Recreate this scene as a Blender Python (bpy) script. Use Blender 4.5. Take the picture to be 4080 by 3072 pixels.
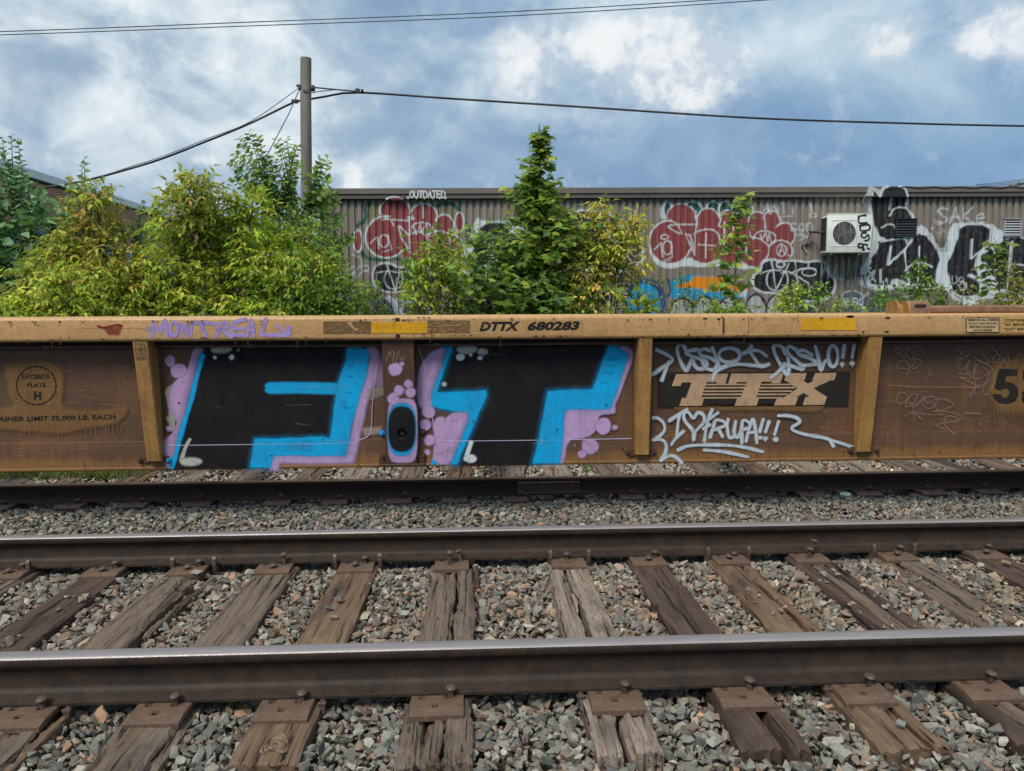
import bpy, bmesh, math, random
import numpy as np
from mathutils import Vector, Matrix, noise as mnoise
from mathutils.geometry import tessellate_polygon
random.seed(7); rng = np.random.default_rng(11)
SC = bpy.context.scene
for o in list(bpy.data.objects): bpy.data.objects.remove(o)
PI = math.pi

# ------------------------------------------------------------ camera (z = 0 is the top of the ties)
FPX, CX, CY = 2950.0, 2040.0, 1536.0
PITCH, YAW, ROLL, CAMH = 0.0980, 0.0447, -0.00485, 1.441
_f = Vector((math.sin(YAW)*math.cos(PITCH), math.cos(YAW)*math.cos(PITCH), -math.sin(PITCH)))
_r0 = Vector((math.cos(YAW), -math.sin(YAW), 0)); _u0 = _r0.cross(_f)
_r = _r0*math.cos(ROLL) + _u0*math.sin(ROLL); _u = _u0*math.cos(ROLL) - _r0*math.sin(ROLL)
cam = bpy.data.cameras.new('camera'); camo = bpy.data.objects.new('camera', cam); SC.collection.objects.link(camo)
camo.matrix_world = Matrix(((_r.x, _u.x, -_f.x, 0), (_r.y, _u.y, -_f.y, 0), (_r.z, _u.z, -_f.z, CAMH), (0, 0, 0, 1)))
cam.sensor_fit = 'HORIZONTAL'; cam.sensor_width = 36; cam.lens = 36*FPX/4080; cam.clip_end = 3000; cam.clip_start = 0.05
SC.camera = camo

def ray(px, py):
    return _f*FPX + _r*(px-CX) + _u*(CY-py)
def AY(px, py, Y):                                   # point of the plane Y = const
    d = ray(px, py); t = Y/d.y; return Vector((d.x*t, Y, CAMH+d.z*t))
def AZ(px, py, Z=0.0):                               # point of the plane Z = const
    d = ray(px, py); t = (Z-CAMH)/d.z; return Vector((d.x*t, d.y*t, Z))
RV, UV, FV = np.array(_r), np.array(_u), np.array(_f)
def project(P):
    d = np.asarray(P, float) - np.array((0, 0, CAMH)); w = d@FV
    return CX+FPX*(d@RV)/w, CY-FPX*(d@UV)/w

# ------------------------------------------------------------ world, sun, exposure
SUN_EL, SUN_AZ = math.radians(52), math.radians(212)   # azimuth clockwise from +Y
W = bpy.data.worlds.new('World'); SC.world = W; W.use_nodes = True
def build_world():
    nt = W.node_tree; N, L = nt.nodes, nt.links; N.clear()
    out = N.new('ShaderNodeOutputWorld')
    sky = N.new('ShaderNodeTexSky'); sky.sky_type = 'NISHITA'; sky.sun_disc = False
    sky.sun_elevation = SUN_EL; sky.sun_rotation = SUN_AZ; sky.air_density = 1.2; sky.dust_density = 1.0
    bgs = N.new('ShaderNodeBackground'); bgs.inputs[1].default_value = 0.105; L.new(sky.outputs[0], bgs.inputs[0])
    tc = N.new('ShaderNodeTexCoord'); sep = N.new('ShaderNodeSeparateXYZ'); L.new(tc.outputs['Generated'], sep.inputs[0])
    def M(op, a, b=None, c=None, cl=False):
        m = N.new('ShaderNodeMath'); m.operation = op; m.use_clamp = cl
        for i, v in enumerate((a, b, c)):
            if v is None: continue
            if isinstance(v, (int, float)): m.inputs[i].default_value = v
            else: L.new(v, m.inputs[i])
        return m.outputs[0]
    z = M('MAXIMUM', sep.outputs['Z'], 0.0); den = M('ADD', z, 0.22)
    comb = N.new('ShaderNodeCombineXYZ'); L.new(M('DIVIDE', sep.outputs['X'], den), comb.inputs[0]); L.new(M('DIVIDE', sep.outputs['Y'], den), comb.inputs[1])
    L.new(M('MULTIPLY', z, 1.6), comb.inputs[2])
    def noise(scale, detail, rough, dist=0.0, off=(0, 0, 0)):
        mp = N.new('ShaderNodeMapping'); mp.inputs['Location'].default_value = off; L.new(comb.outputs[0], mp.inputs[0])
        n = N.new('ShaderNodeTexNoise'); n.inputs['Scale'].default_value = scale; n.inputs['Detail'].default_value = detail
        n.inputs['Roughness'].default_value = rough; n.inputs['Distortion'].default_value = dist; L.new(mp.outputs[0], n.inputs[0])
        return n.outputs['Fac']
    def ramp(x, stops):
        r = N.new('ShaderNodeValToRGB'); L.new(x, r.inputs[0]); e = r.color_ramp.elements
        while len(e) < len(stops): e.new(0.5)
        for k, (p, c) in enumerate(stops): e[k].position = p; e[k].color = (*c, 1)
        return r.outputs[0]
    def lobe(px, py, sx, sy, amp):                   # a region of thicker / brighter cloud round a direction
        d = ray(px, py).normalized(); rt = d.cross(Vector((0, 0, 1))).normalized(); up = rt.cross(d)
        def dot(v):
            n = N.new('ShaderNodeVectorMath'); n.operation = 'DOT_PRODUCT'; L.new(tc.outputs['Generated'], n.inputs[0]); n.inputs[1].default_value = v; return n.outputs['Value']
        a = M('DIVIDE', dot(rt), sx/FPX); b = M('DIVIDE', dot(up), sy/FPX)
        r2 = M('ADD', M('MULTIPLY', a, a), M('MULTIPLY', b, b))
        front = M('GREATER_THAN', dot(d), 0.0)
        return M('MULTIPLY', M('MULTIPLY', M('EXPONENT', M('MULTIPLY', r2, -1.0)), amp), front)
    def total(terms):
        s = terms[0]
        for t in terms[1:]: s = M('ADD', s, t)
        return s
    big = noise(1.1, 3, 0.5, 0.3, (3.1, 1.7, 0)); fine = noise(2.6, 9, 0.56, 0.35, (0.4, 5.3, 1)); puff = noise(4.2, 10, 0.6, 0.2, (7.7, 2.2, 3))
    K = 0.77
    def dnoise(scale, detail, rough, dist=0.0, off=(0, 0, 0), rot=0.0, st=1.0):
        mp = N.new('ShaderNodeMapping'); mp.inputs['Location'].default_value = off; mp.inputs['Rotation'].default_value = (0, rot, 0); mp.inputs['Scale'].default_value = (scale*st, scale, scale)
        L.new(tc.outputs['Generated'], mp.inputs[0]); n = N.new('ShaderNodeTexNoise'); n.inputs['Scale'].default_value = 1; n.inputs['Detail'].default_value = detail
        n.inputs['Roughness'].default_value = rough; n.inputs['Distortion'].default_value = dist; L.new(mp.outputs[0], n.inputs[0]); return n.outputs['Fac']
    streak = dnoise(5.2, 7, 0.52, 0.5, (1.3, 2.0, 5.1), math.radians(-38), 0.45); soft = dnoise(3.0, 5, 0.5, 0.4, (4.4, 0.5, 2.6)); fine = dnoise(13, 9, 0.60, 0.5, (0.3, 1.4, 6.0), math.radians(-38), 0.7)
    left = M('MINIMUM', total([lobe(300, 300, 1900, 900, 1.0), M('MULTIPLY', z, 0.0)]), 1.0)
    s1 = total([M('MULTIPLY', M('SUBTRACT', streak, 0.5), M('ADD', M('MULTIPLY', left, 1.75), 0.35)), M('MULTIPLY', M('SUBTRACT', soft, 0.5), 0.75), M('MULTIPLY', M('SUBTRACT', fine, 0.5), M('ADD', M('MULTIPLY', left, 1.0), 0.36)),
                M('MULTIPLY', z, 0.42), lobe(150, 330, 900, 420, 0.15), lobe(850, 80, 260, 90, 0.14), lobe(1800, 160, 260, 160, 0.13), lobe(1500, 640, 300, 90, 0.16), lobe(950, 560, 260, 80, 0.10), lobe(420, 60, 330, 80, -0.16), lobe(180, 230, 200, 60, -0.14),
                lobe(2700, 560, 900, 130, -0.12), lobe(3500, 690, 1300, 130, -0.12), lobe(3300, 60, 700, 180, 0.07), 0.325])
    ccol = ramp(s1, [(0.20, (0.175, 0.31, 0.50)), (0.36, (0.24, 0.385, 0.56)), (0.48, (0.335, 0.475, 0.61)), (0.60, (0.47, 0.60, 0.70)), (0.80, (0.70, 0.79, 0.84))])
    puff = dnoise(15, 9, 0.62, 0.25, (2.2, 7.1, 0.4)); puff2 = dnoise(38, 8, 0.62, 0.3, (5, 1, 3))
    pd = total([M('MULTIPLY', M('SUBTRACT', puff, 0.5), 1.15), M('MULTIPLY', M('SUBTRACT', puff2, 0.5), 0.36), lobe(2620, 175, 250, 110, 0.62), lobe(2690, 330, 230, 95, 0.62), lobe(2400, 180, 130, 60, 0.45), lobe(2880, 215, 120, 60, 0.40), lobe(2100, 270, 130, 150, 0.55), lobe(2790, 375, 110, 60, 0.3),
                lobe(3555, 170, 85, 65, 0.60), lobe(3880, 165, 65, 55, 0.5), lobe(4030, 110, 110, 100, 0.5), lobe(1410, 700, 50, 80, 0.62), lobe(811, 632, 75, 28, 0.6), lobe(900, 40, 170, 60, 0.38), lobe(620, 745, 90, 30, 0.45), lobe(60, 40, 90, 60, 0.4)])
    pc = ramp(pd, [(0.10, (0,)*3), (0.32, (0.30,)*3), (0.45, (0.72,)*3), (0.68, (0.96,)*3)])
    pcol = ramp(total([puff, M('MULTIPLY', M('SUBTRACT', puff2, 0.5), 0.7), lobe(2560, 300, 330, 60, -0.10), lobe(2100, 330, 160, 70, -0.07)]), [(0.34, (0.56, 0.64, 0.74)), (0.50, (0.82, 0.86, 0.89)), (0.62, (0.90, 0.92, 0.93))])
    cover = ramp(total([M('MULTIPLY', soft, 0.5), M('MULTIPLY', streak, 0.5)]), [(0.30, (0.80,)*3), (0.42, (0.98,)*3)])
    hs = N.new('ShaderNodeHueSaturation'); L.new(M('SUBTRACT', 1.0, M('MULTIPLY', left, 0.26)), hs.inputs['Saturation']); L.new(ccol, hs.inputs['Color']); ccol = hs.outputs[0]
    bgs.inputs[1].default_value = 0.10*K
    bgc = N.new('ShaderNodeBackground'); L.new(ccol, bgc.inputs[0]); bgc.inputs[1].default_value = K
    bgp = N.new('ShaderNodeBackground'); L.new(pcol, bgp.inputs[0]); bgp.inputs[1].default_value = K*0.92
    m1 = N.new('ShaderNodeMixShader'); L.new(cover, m1.inputs[0]); L.new(bgs.outputs[0], m1.inputs[1]); L.new(bgc.outputs[0], m1.inputs[2])
    m2 = N.new('ShaderNodeMixShader'); L.new(pc, m2.inputs[0]); L.new(m1.outputs[0], m2.inputs[1]); L.new(bgp.outputs[0], m2.inputs[2])
    L.new(m2.outputs[0], out.inputs[0])
build_world()
sun = bpy.data.lights.new('sun', 'SUN'); sun.energy = 2.3; sun.angle = math.radians(22); sun.color = (1.0, 0.95, 0.87)
suno = bpy.data.objects.new('sun', sun); SC.collection.objects.link(suno)
sd = Vector((math.sin(SUN_AZ)*math.cos(SUN_EL), math.cos(SUN_AZ)*math.cos(SUN_EL), math.sin(SUN_EL)))
suno.rotation_euler = sd.to_track_quat('Z', 'Y').to_euler(); suno.location = (0, 0, 30)
vs = SC.view_settings; vs.view_transform = 'Standard'; vs.look = 'None'; vs.gamma = 1; vs.exposure = 0.52; vs.use_curve_mapping = False
SC.render.engine = 'CYCLES'
cy = SC.cycles; cy.transparent_max_bounces = 40; cy.max_bounces = 5; cy.diffuse_bounces = 3; cy.glossy_bounces = 2; cy.transmission_bounces = 3; cy.use_denoising = True
cy.use_adaptive_sampling = True; cy.adaptive_threshold = 0.02

# ------------------------------------------------------------ helpers
def link(o, parent=None):
    SC.collection.objects.link(o)
    if parent is not None: o.parent = parent
    return o
def empty(name, loc=(0, 0, 0), label=None, cat=None, group=None, rz=0):
    o = bpy.data.objects.new(name, None); o.location = loc; o.rotation_euler = (0, 0, rz); o.empty_display_size = 0.1
    link(o); tag(o, label, cat, group); return o
def tag(o, label=None, cat=None, group=None, kind=None):
    if label: o['label'] = label
    if cat: o['category'] = cat
    if group: o['group'] = group
    if kind: o['kind'] = kind
    return o
class MB:
    """collects boxes, tubes, prisms ... and links them as one mesh object"""
    def __init__(s): s.v = []; s.f = []; s.mi = []; s.cur = 0
    def add(s, vs, fs):
        b = len(s.v); s.v += [tuple(v) for v in vs]; s.f += [tuple(b+i for i in f) for f in fs]; s.mi += [s.cur]*len(fs); return s
    def box(s, x0, x1, y0, y1, z0, z1, c=0.0):
        if c <= 0:
            vs = [(x, y, z) for z in (z0, z1) for y in (y0, y1) for x in (x0, x1)]
            return s.add(vs, [(0, 2, 3, 1), (4, 5, 7, 6), (0, 1, 5, 4), (2, 6, 7, 3), (0, 4, 6, 2), (1, 3, 7, 5)])
        bm = bmesh.new(); bmesh.ops.create_cube(bm, size=1)
        for v in bm.verts: v.co = ((x0+x1)/2+v.co.x*(x1-x0), (y0+y1)/2+v.co.y*(y1-y0), (z0+z1)/2+v.co.z*(z1-z0))
        bmesh.ops.bevel(bm, geom=list(bm.edges), offset=c, segments=2, affect='EDGES', profile=0.5)
        s.bm(bm); return s
    def bm(s, bm, mat=None):
        bm.verts.index_update()
        s.add([(mat@v.co if mat else v.co) for v in bm.verts], [[v.index for v in f.verts] for f in bm.faces]); bm.free(); return s
    def tube(s, pts, r, n=8, cap=True):
        pts = [Vector(p) for p in pts]; rs = r if isinstance(r, (list, tuple)) else [r]*len(pts)
        rings = []; ref = None
        for i, p in enumerate(pts):
            t = (pts[min(i+1, len(pts)-1)]-pts[max(i-1, 0)]).normalized()
            if ref is None: ref = t.orthogonal().normalized()
            ref = (ref-t*ref.dot(t)).normalized(); b = t.cross(ref)
            rings.append([p+(ref*math.cos(2*PI*k/n)+b*math.sin(2*PI*k/n))*rs[i] for k in range(n)])
        vs = [q for R in rings for q in R]; fs = []
        for i in range(len(pts)-1):
            for k in range(n): fs.append((i*n+k, i*n+(k+1) % n, (i+1)*n+(k+1) % n, (i+1)*n+k))
        if cap: fs += [tuple(range(n))[::-1], tuple((len(pts)-1)*n+k for k in range(n))]
        return s.add(vs, fs)
    def prism(s, poly, axis, a, b):
        """poly of 2D points extruded along axis from a to b"""
        n = len(poly)
        def P(p, t): return {0: (t, p[0], p[1]), 1: (p[0], t, p[1]), 2: (p[0], p[1], t)}[axis]
        return s.add([P(p, a) for p in poly]+[P(p, b) for p in poly], [(i, (i+1) % n, n+(i+1) % n, n+i) for i in range(n)]+[tuple(range(n))[::-1], tuple(range(n, 2*n))])
    def cyl(s, c, r, axis, a, b, n=16):
        return s.prism([(c[0]+r*math.cos(2*PI*k/n), c[1]+r*math.sin(2*PI*k/n)) for k in range(n)], axis, a, b)
    def build(s, name, mats, parent=None, smooth=None):
        me = bpy.data.meshes.new(name); me.from_pydata(s.v, [], s.f); 
        for m in (mats if isinstance(mats, (list, tuple)) else [mats]): me.materials.append(m)
        if any(s.mi): me.polygons.foreach_set('material_index', s.mi)
        bm = bmesh.new(); bm.from_mesh(me); bmesh.ops.recalc_face_normals(bm, faces=bm.faces); bm.to_mesh(me); bm.free()
        if smooth is not None:
            me.polygons.foreach_set('use_smooth', [True]*len(me.polygons)); me.set_sharp_from_angle(angle=math.radians(smooth))
        return link(bpy.data.objects.new(name, me), parent)
def np_mesh(name, V, F, mat, parent=None, col=None, smooth=False):
    """V (n,3), F (m,3|4); col (n,4) point colours"""
    me = bpy.data.meshes.new(name); V = np.ascontiguousarray(V, np.float32); F = np.ascontiguousarray(F, np.int32)
    me.vertices.add(len(V)); me.vertices.foreach_set('co', V.ravel())
    k = F.shape[1]; me.loops.add(F.size); me.loops.foreach_set('vertex_index', F.ravel())
    me.polygons.add(len(F)); me.polygons.foreach_set('loop_start', np.arange(0, F.size, k, dtype=np.int32))
    me.polygons.foreach_set('use_smooth', np.full(len(F), bool(smooth)))
    if col is not None:
        a = me.color_attributes.new('Col', 'FLOAT_COLOR', 'POINT'); a.data.foreach_set('color', np.ascontiguousarray(col, np.float32).ravel())
    me.update(calc_edges=True); me.validate(); me.materials.append(mat)
    return link(bpy.data.objects.new(name, me), parent)
def copy_tree(o, parent=None):
    c = o.copy(); SC.collection.objects.link(c); c.parent = parent
    for ch in list(o.children): copy_tree(ch, c)
    return c

# ------------------------------------------------------------ materials
class MT:
    def __init__(s, name, rough=0.7, metal=0.0, spec=0.4):
        s.m = bpy.data.materials.new(name); s.m.use_nodes = True; s.N = s.m.node_tree.nodes; s.L = s.m.node_tree.links; s.N.clear()
        s.out = s.N.new('ShaderNodeOutputMaterial'); s.b = s.N.new('ShaderNodeBsdfPrincipled'); s.L.new(s.b.outputs[0], s.out.inputs[0])
        s.b.inputs['Roughness'].default_value = rough; s.b.inputs['Metallic'].default_value = metal; s.b.inputs['Specular IOR Level'].default_value = spec
        s.tc = s.N.new('ShaderNodeTexCoord')
    def coord(s, scale=(1, 1, 1), loc=(0, 0, 0), kind='Object', rot=(0, 0, 0)):
        if kind == 'World':
            g = s.N.new('ShaderNodeNewGeometry'); src = g.outputs['Position']
        else: src = s.tc.outputs[kind]
        mp = s.N.new('ShaderNodeMapping'); mp.inputs['Scale'].default_value = scale; mp.inputs['Location'].default_value = loc; mp.inputs['Rotation'].default_value = rot
        s.L.new(src, mp.inputs[0]); return mp.outputs[0]
    def noise(s, vec, scale=5, detail=4, rough=0.55, dist=0):
        n = s.N.new('ShaderNodeTexNoise'); n.inputs['Scale'].default_value = scale; n.inputs['Detail'].default_value = detail; n.inputs['Roughness'].default_value = rough
        n.inputs['Distortion'].default_value = dist; s.L.new(vec, n.inputs[0]); return n.outputs['Fac']
    def voro(s, vec, scale=5, feature='F1', out='Distance'):
        n = s.N.new('ShaderNodeTexVoronoi'); n.feature = feature; n.inputs['Scale'].default_value = scale; s.L.new(vec, n.inputs['Vector']); return n.outputs[out]
    def ramp(s, x, stops, mode='LINEAR'):
        r = s.N.new('ShaderNodeValToRGB'); s.L.new(x, r.inputs[0]); e = r.color_ramp.elements; r.color_ramp.interpolation = mode
        while len(e) < len(stops): e.new(0.5)
        for k, (p, c) in enumerate(stops): e[k].position = p; e[k].color = (*(c if hasattr(c, '__len__') else (c,)*3), 1)
        return r.outputs[0]
    def mix(s, f, a, b, mode='MIX'):
        m = s.N.new('ShaderNodeMix'); m.data_type = 'RGBA'; m.blend_type = mode
        for i, v in ((0, f), (6, a), (7, b)):
            if isinstance(v, (int, float)): m.inputs[i].default_value = v
            elif isinstance(v, (tuple, list)): m.inputs[i].default_value = (*v, 1)
            else: s.L.new(v, m.inputs[i])
        return m.outputs[2]
    def math(s, op, a, b=None, cl=False):
        m = s.N.new('ShaderNodeMath'); m.operation = op; m.use_clamp = cl
        for i, v in enumerate((a, b)):
            if v is None: continue
            if isinstance(v, (int, float)): m.inputs[i].default_value = v
            else: s.L.new(v, m.inputs[i])
        return m.outputs[0]
    def attr(s, name='Col', out='Color'):
        a = s.N.new('ShaderNodeAttribute'); a.attribute_name = name; return a.outputs[out]
    def sep(s, v):
        n = s.N.new('ShaderNodeSeparateXYZ'); s.L.new(v, n.inputs[0]); return n.outputs
    def base(s, c):
        if isinstance(c, tuple): s.b.inputs['Base Color'].default_value = (*c, 1)
        else: s.L.new(c, s.b.inputs['Base Color'])
        return s
    def rough(s, x): s.L.new(x, s.b.inputs['Roughness']); return s
    def bump(s, h, strength=0.3, dist=0.01):
        b = s.N.new('ShaderNodeBump'); b.inputs['Strength'].default_value = strength; b.inputs['Distance'].default_value = dist; s.L.new(h, b.inputs['Height']); s.L.new(b.outputs[0], s.b.inputs['Normal']); return s

def mottled(name, c1, c2, scale=6, rough=0.7, bump=0.2, bscale=60, metal=0.0, spec=0.4, kind='Object', coords=(1, 1, 1)):
    t = MT(name, rough, metal, spec); v = t.coord(coords, kind=kind)
    n = t.noise(v, scale, 8, 0.6, 0.3); t.base(t.mix(t.ramp(n, [(0.35, 0.0), (0.68, 1.0)]), c1, c2)); t.bump(t.noise(v, bscale, 4), bump, 0.004); return t.m

def mat_ballast():
    t = MT('ballast_stone', 0.85, spec=0.3); v = t.coord((1, 1, 1), kind='World')
    a = t.attr(); n = t.noise(v, 90, 4, 0.6); sp = t.noise(v, 420, 2, 0.6)
    c = t.mix(t.ramp(n, [(0.35, 0.0), (0.7, 1.0)]), a, t.mix(0.5, a, (0.12, 0.10, 0.085)))
    c = t.mix(t.ramp(sp, [(0.55, 0.0), (0.68, 0.55)]), c, (0.34, 0.34, 0.31)); c = t.mix(t.ramp(sp, [(0.30, 0.6), (0.42, 0.0)]), c, (0.03, 0.032, 0.035))
    t.base(c); t.bump(t.noise(v, 160, 5, 0.65), 0.5, 0.004); return t.m
def mat_ground():
    t = MT('trackbed_soil', 0.95, spec=0.2); v = t.coord(kind='World'); d = t.voro(v, 26)
    c = t.ramp(t.noise(v, 3, 6), [(0.3, (0.035, 0.032, 0.028)), (0.7, (0.075, 0.064, 0.052))])
    far = t.math('SUBTRACT', t.sep(v)[1], 9.0); c2 = t.ramp(t.noise(v, 1.2, 8), [(0.3, (0.03, 0.045, 0.018)), (0.7, (0.08, 0.085, 0.035))])
    c = t.mix(t.math('MULTIPLY', far, 1.0, True), c, c2); t.base(c); t.bump(d, 0.9, 0.02); return t.m
def mat_wood(name, ca, cb, cdark, stain=0.5, seed=0.0, tan=(0.20, 0.13, 0.075)):
    t = MT(name, 0.88, spec=0.18)
    v = t.coord((34, 1.7, 34), (seed, seed*2, seed)); v2 = t.coord((110, 4.0, 110), (seed*3, 0, 1)); v3 = t.coord((5, 1.8, 5), (seed, 3, seed))
    g = t.noise(v, 1.0, 6, 0.62, 0.6); g2 = t.noise(v2, 1.0, 4, 0.6, 0.3); big = t.noise(v3, 1.0, 5, 0.6, 0.6)
    c = t.mix(t.ramp(g, [(0.34, 0.0), (0.62, 1.0)]), ca, cb)
    c = t.mix(t.ramp(big, [(0.50, 0.0), (0.66, stain)]), c, cdark)
    c = t.mix(t.ramp(t.noise(t.coord((3.1, 1.2, 3.1), (9+seed, 0, 2)), 1.0, 6, 0.65, 0.5), [(0.56, 0.0), (0.70, 0.55)]), c, tan)
    crack = t.ramp(g, [(0.365, 0.0), (0.41, 1.0)]); crack2 = t.ramp(g2, [(0.34, 0.0), (0.42, 1.0)])
    c = t.mix(crack2, t.mix(0.55, c, (0.025, 0.018, 0.013)), c); c = t.mix(crack, (0.014, 0.010, 0.008), c)
    xc = t.noise(t.coord((3.5, 26, 3), (seed*7, 1, 2)), 1.0, 7, 0.7, 1.2); c = t.mix(t.ramp(xc, [(0.27, 0.75), (0.34, 0.0)]), c, (0.014, 0.01, 0.009)); fl = t.noise(t.coord((90, 30, 90), (seed, 5, 1)), 1.0, 5, 0.7); c = t.mix(t.ramp(fl, [(0.55, 0.0), (0.72, 0.5)]), c, ca)
    t.base(c); h = t.math('ADD', t.math('MULTIPLY', crack, 1.0), t.math('MULTIPLY', g2, 0.9)); t.bump(h, 0.8, 0.006); return t.m
def mat_rust(name, c1, c2, c3, rough=0.72, spec=0.35, metal=0.0, sc=1.0):
    t = MT(name, rough, metal, spec); v = t.coord((1, 1, 1), kind='World')
    n = t.noise(v, 9*sc, 10, 0.72, 0.6); n2 = t.noise(v, 70*sc, 5, 0.6); n3 = t.noise(t.coord((2, 8, 8), kind='World'), 3, 6, 0.6)
    c = t.mix(t.ramp(n, [(0.38, 0.0), (0.66, 1.0)]), c1, c2); c = t.mix(t.ramp(n2, [(0.52, 0.0), (0.72, 0.6)]), c, c3)
    c = t.mix(t.ramp(n3, [(0.45, 0.0), (0.75, 0.35)]), c, c2); t.base(c); t.bump(n2, 0.35, 0.002); return t.m
def mat_steel_top():
    t = MT('polished_rail_steel', 0.45, 0.45, 0.5); v = t.coord((0.6, 30, 30), kind='World')
    n = t.noise(v, 6, 5, 0.6); t.base(t.ramp(n, [(0.3, (0.22, 0.19, 0.185)), (0.7, (0.34, 0.31, 0.31))]))
    fl = t.noise(t.coord((40, 40, 40), kind='World'), 4, 3); t.rough(t.ramp(fl, [(0.4, 0.42), (0.7, 0.62)])); t.bump(t.noise(t.coord((3, 200, 200), kind='World'), 2, 3), 0.08, 0.001); return t.m
def mat_carpaint(name, ochre=(0.34, 0.185, 0.058), dirt=(0.085, 0.046, 0.027), amount=(0.3, 0.6), low_clean=None, rough=0.55):
    """weathered yellow-brown freight-car paint; grime lies in uneven, vertically streaked patches"""
    t = MT(name, rough, spec=0.35); v = t.coord((1, 1, 1), kind='World')
    n = t.noise(v, 2.2, 6, 0.6, 0.5); st = t.noise(t.coord((16, 16, 1.2), kind='World'), 1.6, 6, 0.65); fine = t.noise(v, 45, 5, 0.6)
    k = t.math('ADD', t.math('MULTIPLY', n, 0.6), t.math('MULTIPLY', st, 0.4))
    if low_clean:                                    # grime thins out on the spray-washed bottom flange
        z = t.sep(v)[2]; w = t.math('MULTIPLY', t.math('SUBTRACT', z, low_clean[0]), 1.0/low_clean[1], True)
        k = t.math('ADD', k, t.math('MULTIPLY', t.math('SUBTRACT', w, 1.0), 0.28))
    f = t.ramp(k, [(amount[0], 0.0), (amount[1], 1.0)])
    c = t.mix(f, ochre, dirt); c = t.mix(t.ramp(fine, [(0.42, 0.0), (0.8, 0.4)]), c, (0.045, 0.022, 0.014))
    rs = t.noise(v, 26, 8, 0.7); c = t.mix(t.ramp(rs, [(0.665, 0.0), (0.70, 0.85)]), c, (0.055, 0.02, 0.013))
    sc = t.noise(t.coord((1.5, 30, 60), kind='World', rot=(0, 0.12, 0)), 3.5, 3, 0.5); c = t.mix(t.ramp(sc, [(0.685, 0.0), (0.70, 0.4)]), c, (0.42, 0.25, 0.12))
    t.base(c); t.bump(t.noise(v, 7, 3), 0.12, 0.02); return t.m
def mat_paint():
    """spray paint / stencil sheets: colour and opacity come from the paint itself"""
    t = MT('spray_paint', 0.65, spec=0.15); v = t.coord(kind='World'); a = t.attr(); al = t.attr(out='Alpha')
    n = t.noise(v, 7, 6, 0.65); br = t.noise(t.coord((26, 26, 3), kind='World', rot=(0, 0.35, 0)), 1.6, 5, 0.6, 0.3); c = t.mix(t.ramp(n, [(0.35, 0.16), (0.60, 0.0)]), a, (0.055, 0.035, 0.025)); c = t.mix(t.ramp(br, [(0.50, 0.0), (0.70, 0.30)]), c, t.mix(0.5, a, (0.02, 0.016, 0.014))); t.base(c)
    sp = t.noise(v, 300, 2, 0.5); e = t.math('ADD', al, t.math('MULTIPLY', t.math('SUBTRACT', sp, 0.5), 0.5)); 
    e = t.math('MULTIPLY', t.math('MULTIPLY', e, t.math('GREATER_THAN', al, 0.004)), 1.0, True)
    e = t.math('MINIMUM', e, t.math('MULTIPLY', al, 3.0, True)); e = t.math('MULTIPLY', e, t.ramp(t.noise(v, 22, 6, 0.7), [(0.28, 0.62), (0.46, 1.0)]))
    tr = t.N.new('ShaderNodeBsdfTransparent'); mx = t.N.new('ShaderNodeMixShader'); t.L.new(e, mx.inputs[0]); t.L.new(tr.outputs[0], mx.inputs[1]); t.L.new(t.b.outputs[0], mx.inputs[2]); t.L.new(mx.outputs[0], t.out.inputs[0]); return t.m
def mat_print():
    t = MT('printed_ink', 0.6, spec=0.2); a = t.attr(); t.base(t.mix(t.ramp(t.noise(t.coord(kind='World'), 40, 5, 0.7), [(0.30, 0.4), (0.45, 0.0)]), a, (0.12, 0.065, 0.035))); return t.m
def mat_wall():
    t = MT('painted_sheet_metal', 0.6, spec=0.3); v = t.coord(kind='World'); a = t.attr()
    st = t.noise(t.coord((7, 7, 0.7), kind='World'), 2.5, 6, 0.6); n = t.noise(v, 14, 5, 0.6)
    c = t.mix(t.ramp(st, [(0.40, 0.0), (0.75, 0.45)]), a, (0.07, 0.06, 0.05)); c = t.mix(t.ramp(n, [(0.5, 0.0), (0.75, 0.2)]), c, (0.3, 0.28, 0.25)); t.base(c); t.bump(n, 0.06, 0.01); return t.m
def mat_leaf(name='leaf', trans=0.35, rough=0.5):
    t = MT(name, rough, spec=0.3); a = t.attr(); t.base(a)
    tr = t.N.new('ShaderNodeBsdfTranslucent'); t.L.new(t.mix(0.5, a, (0.25, 0.33, 0.04), 'SCREEN'), tr.inputs[0])
    mx = t.N.new('ShaderNodeMixShader'); mx.inputs[0].default_value = trans; t.L.new(t.b.outputs[0], mx.inputs[1]); t.L.new(tr.outputs[0], mx.inputs[2]); t.L.new(mx.outputs[0], t.out.inputs[0]); return t.m
def flat(name, c, rough=0.6, metal=0.0, spec=0.4): 
    return mottled(name, tuple(x*0.88 for x in c), tuple(min(1, x*1.1) for x in c), 5, rough, 0.08, 50, metal, spec)

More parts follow.
